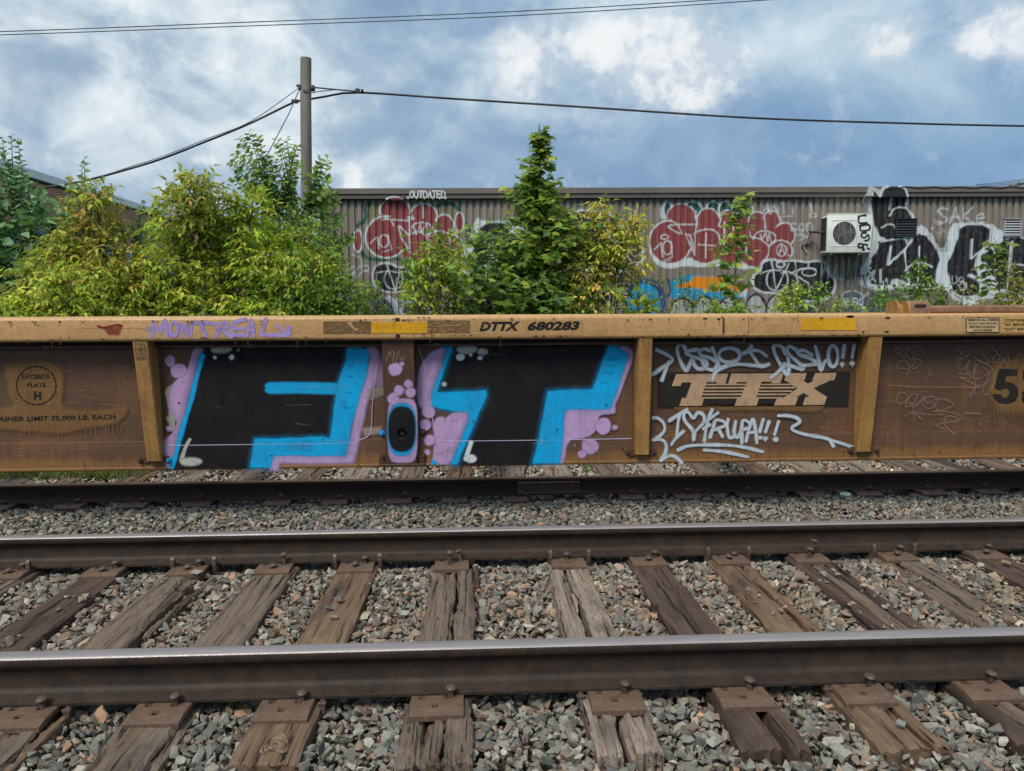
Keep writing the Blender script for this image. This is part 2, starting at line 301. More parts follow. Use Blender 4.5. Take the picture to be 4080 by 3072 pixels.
M = dict(
    stone=mat_ballast(), ground=mat_ground(), railtop=mat_steel_top(),
    rail=mat_rust('weathered_rail', (0.021, 0.0155, 0.013), (0.050, 0.032, 0.021), (0.011, 0.009, 0.008), 0.62, spec=0.25),
    rail_old=mat_rust('rusty_rail', (0.040, 0.023, 0.017), (0.068, 0.036, 0.024), (0.016, 0.011, 0.01)),
    rail_old_top=mat_rust('rusty_rail_head', (0.24, 0.12, 0.07), (0.17, 0.08, 0.045), (0.28, 0.2, 0.15), 0.5),
    plate=mat_rust('rusty_tie_plate', (0.135, 0.080, 0.052), (0.080, 0.053, 0.038), (0.20, 0.135, 0.10), 0.62),
    plate_dark=mat_rust('dark_tie_plate', (0.11, 0.065, 0.047), (0.075, 0.046, 0.036), (0.15, 0.10, 0.075), 0.66),
    spike=mat_rust('spike_steel', (0.10, 0.065, 0.052), (0.06, 0.042, 0.036), (0.16, 0.12, 0.10), 0.5),
    chord=mat_carpaint('car_top_chord', (0.52, 0.305, 0.128), (0.43, 0.24, 0.096), (0.42, 0.68), rough=0.42),
    sheet=mat_carpaint('car_side_sheet', (0.215, 0.100, 0.037), (0.100, 0.052, 0.030), (0.20, 0.50), low_clean=(0.33, 0.35)),
    sill=mat_carpaint('car_bottom_sill', (0.245, 0.118, 0.040), (0.108, 0.055, 0.030), (0.22, 0.50), low_clean=(0.42, 0.07)),
    post=mat_carpaint('car_post', (0.40, 0.215, 0.064), (0.19, 0.095, 0.034), (0.43, 0.66)),
    jack=mat_carpaint('car_jacking_post', (0.17, 0.085, 0.035), (0.075, 0.038, 0.023), (0.22, 0.46)),
    dark=mottled('undercar_black', (0.018, 0.014, 0.012), (0.035, 0.026, 0.02), 8, 0.8),
    pipe=mottled('grimy_pipe', (0.07, 0.045, 0.035), (0.12, 0.08, 0.06), 9, 0.6),
    rustbar=mat_rust('rusty_guide_bar', (0.34, 0.19, 0.10), (0.16, 0.075, 0.045), (0.1, 0.05, 0.035), 0.6, sc=0.7),
    reflector=flat('yellow_reflector', (0.62, 0.31, 0.008), 0.35), paint=mat_paint(), print=mat_print(), wall=mat_wall(),
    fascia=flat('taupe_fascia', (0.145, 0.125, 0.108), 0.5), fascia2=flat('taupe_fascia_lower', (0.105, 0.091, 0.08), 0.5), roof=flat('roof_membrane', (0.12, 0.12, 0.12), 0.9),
    acwhite=flat('ac_casing', (0.72, 0.74, 0.67), 0.45), acdark=flat('ac_coil', (0.03, 0.03, 0.034), 0.6), acwire=flat('ac_grille_wire', (0.28, 0.28, 0.26), 0.5),
    galv=flat('galvanised_steel', (0.25, 0.26, 0.26), 0.45, 0.4), louver=flat('vent_louver', (0.38, 0.39, 0.40), 0.5), louver_dark=flat('painted_black_louver', (0.035, 0.036, 0.042), 0.5),
    cable=flat('black_cable', (0.025, 0.026, 0.03), 0.6), wire=flat('grey_wire', (0.06, 0.07, 0.085), 0.6), glass=None,
    bark=mottled('bark', (0.06, 0.045, 0.032), (0.12, 0.095, 0.07), 20, 0.9, 0.4), stem=mottled('green_stem', (0.10, 0.10, 0.05), (0.16, 0.11, 0.06), 20, 0.8), leaf=mat_leaf(), leaf_dry=mat_leaf('dry_leaf', 0.2, 0.8),
    concrete=flat('grey_coping', (0.36, 0.38, 0.40), 0.7),
)
# ------------------------------------------------------------ ground and ballast
g = MB(); g.add([(-400, -60, -0.16), (400, -60, -0.16), (400, 1500, -0.16), (-400, 1500, -0.16)], [(0, 1, 2, 3)])
tag(g.build('ground', M['ground']), 'dark soil and weeds under and beyond the railway tracks', kind='structure')

R1, R2, R3, R4 = 2.726, 4.245, 5.73, 7.24
H3 = 0.135/0.168          # the far track has a lower, older rail section
TIES1 = [-3.60, -3.10, -2.61, -2.10, -1.638, -1.163, -0.704, -0.155, 0.497, 0.973, 1.440, 1.917, 2.44, 2.977, 3.48, 3.97]
TIES2 = [-4.95, -4.5, -4.02, -3.526, -2.996, -2.547, -2.088, -1.501, -1.088, -0.609, -0.180, 0.260, 0.694, 1.156, 1.581, 2.060, 2.523, 2.987, 3.476, 3.933, 4.335, 4.82, 5.28, 5.75]; TIES2 = [q*1.025 for q in TIES2]
TW = 0.115
def vnoise(x, y, s=0):
    """cheap smooth value noise on arrays"""
    xi, yi = np.floor(x).astype(int), np.floor(y).astype(int); fx, fy = x-xi, y-yi; fx = fx*fx*(3-2*fx); fy = fy*fy*(3-2*fy)
    def h(a, b): v = np.sin(a*127.1+b*311.7+s*74.7)*43758.5453; return v-np.floor(v)
    return (h(xi, yi)*(1-fx)+h(xi+1, yi)*fx)*(1-fy)+(h(xi, yi+1)*(1-fx)+h(xi+1, yi+1)*fx)*fy

def stone_protos(n=28):
    out = []
    for k in range(n):
        bm = bmesh.new(); m = random.choice((9, 10, 11, 12, 13))
        for i in range(m):
            v = Vector((random.gauss(0, 1), random.gauss(0, 1), random.gauss(0, 1))).normalized()*random.uniform(0.8, 1.1)
            bm.verts.new((v.x*random.uniform(0.9, 1.15), v.y*0.82, v.z*0.62))
        r = bmesh.ops.convex_hull(bm, input=bm.verts); bmesh.ops.delete(bm, geom=[e for e in r['geom_interior'] if isinstance(e, bmesh.types.BMVert)], context='VERTS')
        bmesh.ops.triangulate(bm, faces=bm.faces); bmesh.ops.recalc_face_normals(bm, faces=bm.faces); bm.verts.index_update()
        out.append((np.array([v.co[:] for v in bm.verts]), np.array([[v.index for v in f.verts] for f in bm.faces]))); bm.free()
    return out
PROTO = stone_protos()
PALN = np.array([(0.145, 0.152, 0.135), (0.195, 0.202, 0.18), (0.27, 0.275, 0.245), (0.09, 0.098, 0.098), (0.17, 0.138, 0.105), (0.22, 0.162, 0.112), (0.32, 0.19, 0.12), (0.33, 0.25, 0.195), (0.38, 0.345, 0.285), (0.12, 0.085, 0.06)])
W_GREY = np.array([0.26, 0.25, 0.12, 0.15, 0.08, 0.04, 0.015, 0.02, 0.03, 0.045]); W_BROWN = np.array([0.13, 0.10, 0.08, 0.07, 0.19, 0.15, 0.06, 0.05, 0.04, 0.13]); W_LIGHT = np.array([0.15, 0.18, 0.16, 0.11, 0.09, 0.07, 0.06, 0.07, 0.07, 0.04])
def stones(name, X, Y, Z, S, wts, label, tint=1.0):
    n = len(X); pid = rng.integers(0, len(PROTO), n); V = []; F = []; C = []; base = 0
    for k, (pv, pf) in enumerate(PROTO):
        idx = np.nonzero(pid == k)[0]
        if not len(idx): continue
        a = rng.uniform(0, 2*PI, len(idx)); b = rng.normal(0, 0.55, len(idx)); c = rng.normal(0, 0.55, len(idx))
        ca, sa, cb, sb, cc, sc_ = np.cos(a), np.sin(a), np.cos(b), np.sin(b), np.cos(c), np.sin(c)
        Rz = np.zeros((len(idx), 3, 3)); Rz[:, 0, 0] = ca; Rz[:, 0, 1] = -sa; Rz[:, 1, 0] = sa; Rz[:, 1, 1] = ca; Rz[:, 2, 2] = 1
        Rx = np.zeros_like(Rz); Rx[:, 0, 0] = 1; Rx[:, 1, 1] = cb; Rx[:, 1, 2] = -sb; Rx[:, 2, 1] = sb; Rx[:, 2, 2] = cb
        Ry = np.zeros_like(Rz); Ry[:, 1, 1] = 1; Ry[:, 0, 0] = cc; Ry[:, 0, 2] = sc_; Ry[:, 2, 0] = -sc_; Ry[:, 2, 2] = cc
        R = Ry@Rx@Rz; s = S[idx][:, None, None]*np.stack([rng.uniform(0.85, 1.25, len(idx)), rng.uniform(0.8, 1.1, len(idx)), rng.uniform(0.8, 1.15, len(idx))], 1)[:, None, :]
        P = np.einsum('nij,nkj->nki', R, pv[None]*s)+np.stack([X[idx], Y[idx], Z[idx]], 1)[:, None, :]
        w = np.array(wts)[idx]; cum = np.cumsum(w, 1); cum /= cum[:, -1:]; ci = (rng.random(len(idx))[:, None] > cum).sum(1)
        col = PALN[ci]*1.1*np.array([1.08, 1.0, 0.93])*rng.uniform(0.62, 1.4, len(idx))[:, None]*tint; m = len(pv)
        V.append(P.reshape(-1, 3)); C.append(np.repeat(np.concatenate([col, np.ones((len(idx), 1))], 1), m, 0))
        F.append((pf[None]+(np.arange(len(idx))*m)[:, None, None]).reshape(-1, 3)+base); base += m*len(idx)
    o = np_mesh(name, np.concatenate(V), np.concatenate(F), M['stone'], col=np.concatenate(C)); return tag(o, label, 'gravel', kind='stuff')
def field(y0, y1, step, xpad=0.8):
    ys = np.arange(y0, y1, step); XX = []; YY = []
    for y in ys:
        xs = np.arange(-(0.69*y-0.05*y+xpad), 0.69*y+0.055*y+xpad, step); XX.append(xs); YY.append(np.full(len(xs), y))
    X = np.concatenate(XX); Y = np.concatenate(YY); return X+rng.uniform(-.55, .55, len(X))*step, Y+rng.uniform(-.55, .55, len(X))*step
def near_tie(X, ties, pad): 
    d = np.min(np.abs(X[:, None]-np.array(ties)[None]), 1); return d < TW+pad
def wmix(Y, X):
    b = np.clip(1-np.abs(Y-3.50)/0.72, 0, 1)*(0.5+0.9*vnoise(X*1.7, Y*2.1, 4)); b = np.clip(b*1.7+.22, 0, 1)[:, None]
    b = np.maximum(b, 0.7*np.exp(-((Y-R1-.02)/.13)**2)[:, None]*(vnoise(X*3, Y*3, 8)[:, None] > .35)); return W_GREY*(1-b)+W_BROWN*b
# near track
for nm, y0, y1, lay in (('gravel', 1.65, 4.45, 3),):
    Xs, Ys, Zs, Ss = [], [], [], []
    for L_ in range(lay):
        X, Y = field(y0, y1, (0.040, 0.034, 0.030)[L_], 1.5); S = rng.lognormal(math.log(0.0195), 0.36, len(X)).clip(0.009, 0.038)
        Z = (-0.090, -0.061, -0.038)[L_]+rng.uniform(-.012, .012, len(X))+0.014*(vnoise(X*3, Y*3, 2)-.5)
        Z -= 0.030*np.clip((2.32-Y)/0.35, 0, 1); Z += 0.012*np.clip(1-np.abs(Y-3.95)/.3, 0, 1)
        endz = Y < 2.28; ok = ~near_tie(X, TIES1, 0.002-0.007*L_*(rng.random(len(X)) < .6)) | (endz & (Y < 2.265))
        if L_ == 2:
            for k_, pr in ((12, .42), (11, .10), (10, .05), (4, .05), (3, .05), (13, .03), (2, .1)):
                on = (np.abs(X-TIES1[k_]) < TW) & (Y > 2.95) & (Y < 4.0) & (rng.random(len(X)) < pr*(vnoise(X*9, Y*4, k_) > .45)*1.6); Z = np.where(on, .004+.3*S*.4, Z); S = np.where(on, S*.8, S); ok |= on
        rail = (np.abs(Y-R1) < 0.085) | (np.abs(Y-R2) < 0.085); Z = np.where(rail, np.minimum(Z, -0.045), Z)
        Xs.append(X[ok]); Ys.append(Y[ok]); Zs.append(Z[ok]); Ss.append(S[ok])
    X, Y, Z, S = map(np.concatenate, (Xs, Ys, Zs, Ss))
    stones('gravel', X, Y, Z, S, wmix(Y, X), 'angular grey and rust-stained ballast stones filling the near track')
# between the tracks, over the buried tie ends
Xs, Ys, Zs, Ss = [], [], [], []
for L_ in range(2):
    X, Y = field(4.45, 6.05, (0.038, 0.030)[L_], 1.5); S = rng.lognormal(math.log(0.0185), 0.36, len(X)).clip(0.008, 0.034)
    bury = np.clip((5.60-Y)/0.16, 0, 1)*(0.6+0.8*vnoise(X*2.3, Y*2, 9)); Z = (-0.055, -0.024)[L_]+0.026*np.clip(bury, 0, 1)+rng.uniform(-.010, .012, len(X))+0.018*(vnoise(X*2.2, Y*2.5, 3)-.5)
    ok = ~(near_tie(X, TIES2, -0.004) & (Y > 5.45+0.09*vnoise(X*4, Y*0+1, 5))); rail = np.abs(Y-R3) < 0.085; Z = np.where(rail, np.minimum(Z, -0.045), Z)
    Xs.append(X[ok]); Ys.append(Y[ok]); Zs.append(Z[ok]); Ss.append(S[ok])
X, Y, Z, S = map(np.concatenate, (Xs, Ys, Zs, Ss)); wv = np.repeat((W_GREY*.75+W_LIGHT*.25)[None], len(X), 0)
stones('gravel', X, Y, Z, S, wv, 'small grey ballast stones between the near track and the freight car track', 0.95)
# under and behind the car
X, Y = field(6.05, 8.8, 0.042, 1.4); S = rng.lognormal(math.log(0.024), 0.25, len(X)).clip(0.013, 0.036); Z = -0.035+rng.uniform(-.012, .012, len(X))
ok = ~(near_tie(X, TIES2, -0.004) & (Y < 7.7)) | (Y > 7.7); X, Y, Z, S = X[ok], Y[ok], Z[ok], S[ok]
stones('gravel', X, Y, Z, S, np.repeat(W_LIGHT[None], len(X), 0), 'pale mixed ballast stones under the freight car, behind the rusty rail', 1.35)

# ------------------------------------------------------------ rails
PROF = [(a, b*0.168/0.1865) for a, b in [(0.076, 0.0), (0.076, 0.011), (0.060, 0.0165), (0.034, 0.025), (0.016, 0.034), (0.0105, 0.050), (0.009, 0.085), (0.0105, 0.120), (0.016, 0.136), (0.034, 0.1425), (0.0365, 0.146), (0.0375, 0.168), (0.0355, 0.1765), (0.031, 0.1825), (0.020, 0.1855), (0.0, 0.1865)]]
def rail(Y, label, mats, group, x0=-60, x1=60, hs=1.0):
    prof = [(Y-a*(.5+.5*hs), 0.018+b*hs) for a, b in PROF]+[(Y+a*(.5+.5*hs), 0.018+b*hs) for a, b in PROF[-2::-1]]; n = len(prof); xs = [x0, -12, -6, -3, 0, 3, 6, 12, x1]
    vs = [(x, p[0], p[1]) for x in xs for p in prof]; fs, mi = [], []
    for i in range(len(xs)-1):
        for k in range(n):
            k2 = (k+1) % n; fs.append((i*n+k, i*n+k2, (i+1)*n+k2, (i+1)*n+k)); mi.append(1 if 12 <= k <= 17 else 0)
    fs += [tuple(range(n)), tuple((len(xs)-1)*n+k for k in range(n))[::-1]]; mi += [0, 0]
    b = MB(); b.v, b.f, b.mi = vs, fs, mi; o = b.build('rail', mats, smooth=50); return tag(o, label, 'rail', group)
GR = 'steel rails of the two tracks'
r1 = rail(R1, 'nearest steel rail, polished silver on top, across the foot of the picture', [M['rail'], M['railtop']], GR)
r2 = rail(R2, 'polished steel rail at the far side of the near track, with fin-shaped anchors', [M['rail'], M['railtop']], GR)
r3 = rail(R3, 'dark rusty rail just in front of the freight car, with a bolted joint', [M['rail_old'], M['rail_old_top']], GR, hs=H3)
r4 = rail(R4, 'dark rusty rail hidden behind the freight car side', [M['rail_old'], M['rail_old_top']], GR, hs=H3)
def fin_anchor(x, Y, lean=0.0):
    b = MB(); pts = [(-0.004, 0.006), (-0.012, 0.030), (-0.030, 0.052), (-0.036, 0.066), (-0.026, 0.070), (-0.006, 0.062), (0.010, 0.040), (0.016, 0.018), (0.012, -0.012), (-0.004, -0.014)]
    yb = Y-0.082; poly = [(yb+0.012-p[0]*-1*0.9, 0.008+p[1]*1.0) for p in pts]
    b.prism([(yb-0.010-q[0]*0.35, q[1]*0.92) for q in [(0, -0.03), (0.03, 0.0), (0.05, 0.035), (0.042, 0.068), (0.015, 0.082), (-0.012, 0.07), (-0.03, 0.045), (-0.05, 0.03), (-0.055, 0.018), (-0.02, 0.012), (-0.02, -0.03)]], 0, x-0.010, x+0.010)
    b.box(x-0.014, x+0.014, yb-0.004, yb+0.012, -0.028, 0.016, 0.003); b.box(x-0.010, x+0.010, yb-0.002, Y+0.09, -0.012, 0.0165)
    return b.build('rail_anchor', M['spike'], r2)
for px in (120, 693, 858, 1337, 1515, 2192, 2344, 2817, 2978, 3476, 3637): fin_anchor(AY(px, 2250-px*.02, R2-0.08).x, R2)
for px in (262, 1282, 2314, 2543, 3299, 3543):
    x = AY(px, 2790-px*.02, R1-0.09).x; b = MB(); yb = R1-0.094
    b.box(x-0.016, x+0.016, yb-0.004, yb+0.012, 0.002, 0.014, 0.003); b.prism([(x-0.007, -0.05), (x+0.007, -0.05), (x+0.011, 0.003), (x-0.011, 0.003)], 1, yb-0.002, yb+0.010)
    b.box(x-0.008, x+0.008, yb+0.008, R1+0.09, -0.010, 0.0165); b.build('rail_anchor', M['spike'], r1)
# bolted joint of the rusty rail
xa, xb = AY(2060, 1935, R3-.03).x, AY(2310, 1930, R3-.03).x; b = MB(); yf = R3-0.042
b.prism([(yf+.000, 0.046), (yf-.020, 0.038), (yf-.026, 0.032), (yf-.016, 0.030), (yf+.010, 0.036), (yf+.028, 0.04), (yf+.028, 0.118), (yf+.004, 0.121), (yf-.010, 0.115), (yf-.010, 0.108), (yf+.006, 0.100), (yf+.006, 0.058)], 0, xa, xb)
jb = b.build('joint_bar', M['plate_dark'], r3)
for k, px in enumerate((2099, 2156, 2215, 2273)):
    x = AY(px, 1925, R3-.03).x; b = MB(); a = (PI/4 if k != 2 else 0)+random.uniform(-.2, .2); s = 0.022
    b.prism([(x+s*math.cos(a+i*PI/2+PI/4), 0.080+s*math.sin(a+i*PI/2+PI/4)) for i in range(4)], 1, yf-0.012, yf+0.006); b.cyl((x, 0.080), 0.010, 1, yf-0.026, yf-0.012, 10); b.build('bolt', M['plate'], jb)
b = MB(); xg = AY(2182, 1895, R3-.03).x; b.box(xg-0.002, xg+0.002, R3-.0345, R3+.0345, 0.12, 0.1535); b.build('rail_gap', M['dark'], r3)

# ------------------------------------------------------------ ties
WOODS = [mat_wood('tie_wood_grey', (0.098, 0.068, 0.050), (0.17, 0.128, 0.098), (0.045, 0.031, 0.025), 0.7, 0.3),
         mat_wood('tie_wood_dark', (0.054, 0.035, 0.028), (0.10, 0.067, 0.051), (0.028, 0.019, 0.018), 0.8, 4.1, (0.17, 0.105, 0.06)),
         mat_wood('tie_wood_tan', (0.10, 0.062, 0.040), (0.175, 0.115, 0.075), (0.042, 0.028, 0.027), 0.9, 7.7, (0.27, 0.18, 0.10)),
         mat_wood('tie_wood_silver', (0.15, 0.112, 0.087), (0.29, 0.23, 0.185), (0.05, 0.035, 0.028), 0.55, 2.6, (0.2, 0.14, 0.1))]
_t = MT('knot_wood', 0.9, spec=0.1); _v = _t.coord((1, .7, 1), (-.012, .77, 0)); _w = _t.N.new('ShaderNodeTexWave'); _w.wave_type = 'RINGS'; _w.rings_direction = 'Z'; _w.inputs['Scale'].default_value = 26; _w.inputs['Distortion'].default_value = 9; _w.inputs['Detail'].default_value = 4; _t.L.new(_v, _w.inputs[0])
_t.base(_t.ramp(_w.outputs['Fac'], [(0.05, (0.13, 0.088, 0.056)), (0.35, (0.175, 0.12, 0.078)), (0.9, (0.215, 0.15, 0.10))])); _t.bump(_w.outputs['Fac'], 0.5, 0.004); M['knot'] = _t.m
def timber(x0f, x1f, y0, y1, seed, rough=1.0, zt=0.0, ny=110, end_rag=0.01):
    """one sawn/split strip: x0f(y), x1f(y) are its edges; a displaced top, worn arrises, sides and ends"""
    nx = 22; rng2 = np.random.default_rng(seed); t = np.linspace(0, 1, ny); y = y0+(y1-y0)*t; u = np.linspace(0, 1, nx)
    xl, xr = np.array([x0f(q) for q in y]), np.array([x1f(q) for q in y])
    xl = xl+0.011*rough*(vnoise(y*9, y*0+seed, 1)-.5)+.006*rough*(vnoise(y*38, y*0+seed, 4)-.5); xr = xr+0.011*rough*(vnoise(y*9, y*0+seed+7, 2)-.5)+.006*rough*(vnoise(y*38, y*0+seed, 6)-.5)
    e = np.minimum(u, 1-u); U, T = np.meshgrid(u, t); X = xl[:, None]+(xr-xl)[:, None]*U; Yv = np.repeat(y[:, None], nx, 1)
    rag = (vnoise(u*9+seed, u*0+seed*3, 3)-.5)*2*end_rag; Yv[0] += rag; Yv[-1] += rag[::-1]
    E = np.minimum(U, 1-U)*(xr-xl)[:, None]; Z = zt-0.010*np.exp(-E/0.006)*(0.5+vnoise(Yv*9, U*0+seed, 5)) - 0.006*rough*np.exp(-np.minimum(T, 1-T)*(y1-y0)/0.012)
    gr = vnoise(X*95+seed*5.1, Yv*2.3, seed); gr2 = vnoise(X*210+seed, Yv*6, seed+3); Z = Z-0.0075*rough*np.clip(0.42-gr, 0, 1)/0.42 - 0.003*rough*gr2 + 0.006*rough*(vnoise(X*12, Yv*1.6, seed+8)-.5)
    deep = vnoise(X*40+seed*2, Yv*1.1, seed+11); Z = Z-0.022*rough*np.clip(deep-0.74, 0, 1)/0.26 - 0.010*rough*np.clip(vnoise(X*30+seed, Yv*16, seed+13)-.8, 0, 1)/.2
    top = np.stack([X, Yv, Z], 2).reshape(-1, 3); V = [top]; F = []
    i, j = np.meshgrid(np.arange(ny-1), np.arange(nx-1), indexing='ij'); a = (i*nx+j).ravel(); F.append(np.stack([a, a+1, a+nx+1, a+nx], 1)); n0 = ny*nx
    ring = [k*nx for k in range(ny)]; ring2 = [(ny-1)*nx+k for k in range(1, nx)]; ring3 = [k*nx+nx-1 for k in range(ny-2, -1, -1)]; ring4 = [k for k in range(nx-2, 0, -1)]
    loop = np.array(ring+ring2+ring3+ring4); m = len(loop); mid = top[loop].copy(); mid[:, 2] = -0.045; mid[:, 0] += rng2.uniform(-.002, .002, m); low = top[loop].copy(); low[:, 2] = -0.175
    V += [mid, low]; k = np.arange(m); k2 = (k+1) % m; F.append(np.stack([loop[k], loop[k2], n0+k2, n0+k], 1)); F.append(np.stack([n0+k, n0+k2, n0+m+k2, n0+m+k], 1))
    return np.concatenate(V), np.concatenate(F)[:, ::-1]
def add_timber(parent, spec, wood, y0, y1, seed, rough=1.0, label=None, name='timber'):
    V, F = timber(spec[0], spec[1], y0, y1, seed, rough); V[:, 0] -= parent.location.x; V[:, 1] -= parent.location.y
    o = np_mesh(name, V, F, wood, parent, smooth=False)
    if label: o['label'] = label
    return o
def plate_mesh(front, w=0.098, l0=-0.135, l1=-0.255, thick=0.018):
    """tie plate under the rail foot, its near end with two spike notches and one square hole really cut through"""
    s = -1; xs = [-w, -0.066, -0.044, -0.016, 0.004, 0.030, 0.052, w]; ys = [0.16, -0.078, -0.098, -0.134, -0.156, -0.202]
    holes = {(1, 1), (5, 1), (3, 3)}
    b = MB(); nx, ny = len(xs)-1, len(ys)-1
    def solid(i, j): return 0 <= i < nx and 0 <= j < ny and (i, j) not in holes
    def P(i, j, z): return (xs[i], ys[j], z - (0.009 if j >= 5 else 0) + (0.0))
    for i in range(nx):
        for j in range(ny):
            if not solid(i, j): continue
            q = [(i, j), (i+1, j), (i+1, j+1), (i, j+1)]; b.add([P(a, c, thick) for a, c in q], [(0, 3, 2, 1)])
            for (di, dj), (e0, e1) in (((0, -1), (0, 1)), ((1, 0), (1, 2)), ((0, 1), (2, 3)), ((-1, 0), (3, 0))):
                if not solid(i+di, j+dj): b.add([P(*q[e0], thick), P(*q[e1], thick), P(*q[e1], -0.002), P(*q[e0], -0.002)], [(0, 1, 2, 3)])
    bm = bmesh.new(); vs = [bm.verts.new(v) for v in b.v]
    for f in b.f: bm.faces.new([vs[i] for i in f])
    bmesh.ops.remove_doubles(bm, verts=bm.verts, dist=1e-5)
    ed = [e for e in bm.edges if e.is_manifold and e.calc_face_angle(0) > 0.7 and all(v.co.z > thick-0.006 for v in e.verts)]
    bmesh.ops.bevel(bm, geom=ed, offset=0.003, segments=2, affect='EDGES'); bmesh.ops.recalc_face_normals(bm, faces=bm.faces)
    me = bpy.data.meshes.new('tie_plate'); bm.to_mesh(me); bm.free(); return me
def spike_mesh():
    b = MB(); h = 0.0
    b.box(-0.008, 0.008, -0.008, 0.008, -0.06, 0.004)
    bm = bmesh.new(); bmesh.ops.create_uvsphere(bm, u_segments=12, v_segments=8, radius=1)
    for v in bm.verts: v.co = (v.co.x*0.020, v.co.y*0.023, (max(v.co.z, -0.25))*0.0095+0.006)
    b.bm(bm); o = b.build('tmp', M['spike'], smooth=40); me = o.data; bpy.data.objects.remove(o); return me
PM, SM = plate_mesh(1), spike_mesh(); PMD = PM.copy(); PM.materials.append(M['plate']); PMD.materials.append(M['plate_dark'])
def put(me, name, parent, loc, rot=(0, 0, 0), scale=1.0):
    o = bpy.data.objects.new(name, me); o.location = loc; o.rotation_euler = rot; o.scale = (scale,)*3; return link(o, parent)
TIE_LABEL = {2: 'railway tie cut by the left edge of the picture, behind the nearest rail', 3: 'second tie from the left behind the nearest rail, leaning out of the left edge',
             4: 'weathered tie with a long loose splinter near its far end, leftmost below the nearest rail',
             5: 'grey-brown solid tie, second from the left below the nearest rail', 6: 'brown tie with loose stones lying on it and a big knot at its near end',
             7: 'deeply furrowed grey tie just left of the picture centre', 8: 'silvery tie split lengthwise into two halves by a wide gap',
             9: 'dark brown tie with one long centre crack, right of the silvery split tie', 10: 'wide tie with black stains and a splintered right side',
             11: 'tie split into long narrow strips, rightmost whole one below the nearest rail', 12: 'splintered tie sunk in ballast, towards the right edge between the near rails', 13: 'dark tie at the right edge between the near rails'}
def tie(i, x):
    lab = TIE_LABEL.get(i, 'near-track tie outside the %s edge of the picture' % ('left' if x < 0 else 'right'))
    root = empty('railway_tie', (x, (R1+R2)/2, 0), lab, 'railway tie', 'wooden ties of the near track')
    y0, y1 = 2.275+0.012*math.sin(i*2.3), 4.70; w = TW
    L = lambda a, k=0.0, s=1.0: (lambda y: x+a+k*math.sin(y*2.1*s+i)+0.3*k*math.sin(y*7*s+i))
    W_ = {4: 0, 5: 0, 6: 2, 7: 0, 8: 3, 9: 1, 10: 2, 11: 1, 12: 0, 13: 1, 3: 1, 2: 0}.get(i, i % 4); wd = WOODS[W_]
    if i == 8:
        add_timber(root, (L(-w), L(-0.022, 0.006)), wd, y0+.02, y1, 81, 1.6); add_timber(root, (L(-0.006, 0.007), L(w)), wd, y0+.03, y1, 82, 1.6); add_timber(root, (L(-w-.016), L(-w-.003)), WOODS[0], 2.42, 4.2, 83, 1.2, name='splinter')
    elif i == 7:
        add_timber(root, (L(-w-.01, .006), L(0.018, 0.005)), wd, y0, y1, 71, 1.9); add_timber(root, (L(0.026, 0.006), L(w+.005, .004)), wd, y0+.01, y1-.6, 72, 1.9); add_timber(root, (L(w+.01), L(w+.032, .004)), WOODS[1], 3.80, 4.4, 73, 1.2, name='splinter')
    elif i == 9:
        add_timber(root, (L(-w), L(0.022, 0.003)), WOODS[1], y0, y1, 91, 0.9); add_timber(root, (L(0.026, 0.003), L(w)), WOODS[1], 2.60, y1, 92, 0.9); add_timber(root, (L(0.062), L(w+.004)), WOODS[1], y0-.01, 2.585, 93, 1.0, name='splinter')
    elif i == 10:
        add_timber(root, (L(-w-.006), L(0.045, 0.012)), WOODS[2], y0, y1, 101, 0.9); add_timber(root, (L(0.060, 0.013), L(w+.006)), WOODS[2], y0+.01, y1, 102, 1.5)
    elif i == 11:
        add_timber(root, (L(-w), L(-0.03, 0.004)), WOODS[1], y0, y1, 111, 1.2); add_timber(root, (L(-0.022, 0.005), L(0.048, 0.006)), WOODS[0], y0+.02, y1, 112, 1.4); add_timber(root, (L(0.062, 0.006), L(w+.014)), WOODS[1], y0, y1, 113, 1.1)
    elif i == 12:
        add_timber(root, (L(-w-.03), L(-0.06, 0.008)), WOODS[0], y0, y1, 121, 1.6, name='splinter'); add_timber(root, (L(-0.03, 0.008), L(w)), WOODS[0], y0, y1, 122, 1.8)
    elif i == 4:
        add_timber(root, (L(-w-.01), L(w-.03, 0.012)), wd, y0, y1, 41, 1.3); add_timber(root, (lambda y: x+w-.015+.05*(y-3.4), lambda y: x+w+.02+.05*(y-3.4)), wd, 3.3, 4.05, 42, 1.4, name='splinter'); add_timber(root, (L(w-.012), L(w+.012)), WOODS[2], y0, 3.0, 43, 1.4, name='splinter')
    else:
        add_timber(root, (L(-w-.004*math.sin(i), 0.002), L(w+.006*math.sin(i*3), 0.003)), wd, y0, y1, 10*i+1, {5: 1.1, 6: 0.6}.get(i, 1.0))
    if i == 6:
        V = []; F = []; n, m = 9, 24
        for a in range(n):
            for k in range(m): r = .052*(a+.6)/n*(1+.12*math.sin(3*2*PI*k/m+a*.4)); th = 2*PI*k/m; V.append((r*math.cos(th)*.9+.012, r*math.sin(th)*1.5-1.10+.045*max(0, -math.sin(th))**3*(a/n), .0035+.004*math.cos(a*2.6)-.004*(a/n)**4))
        F = [(a*m+k, a*m+(k+1) % m, (a+1)*m+(k+1) % m, (a+1)*m+k) for a in range(n-1) for k in range(m)]; np_mesh('knot', np.array(V), np.array(F), M['knot'], root, smooth=False)['label'] = 'pale tan knot in the wood'
    for R in (R1, R2):
        put(PM, 'tie_plate', root, (random.uniform(-.012, .006), R-root.location.y, 0.001), (0, 0, random.uniform(-.02, .02)))
    s = root.location.y
    def spk(R, dx, dy, up, tilt=(0, 0)): put(SM, 'spike', root, (dx, R+dy-s, 0.018+up), (tilt[0], tilt[1], random.uniform(-.2, .2)))
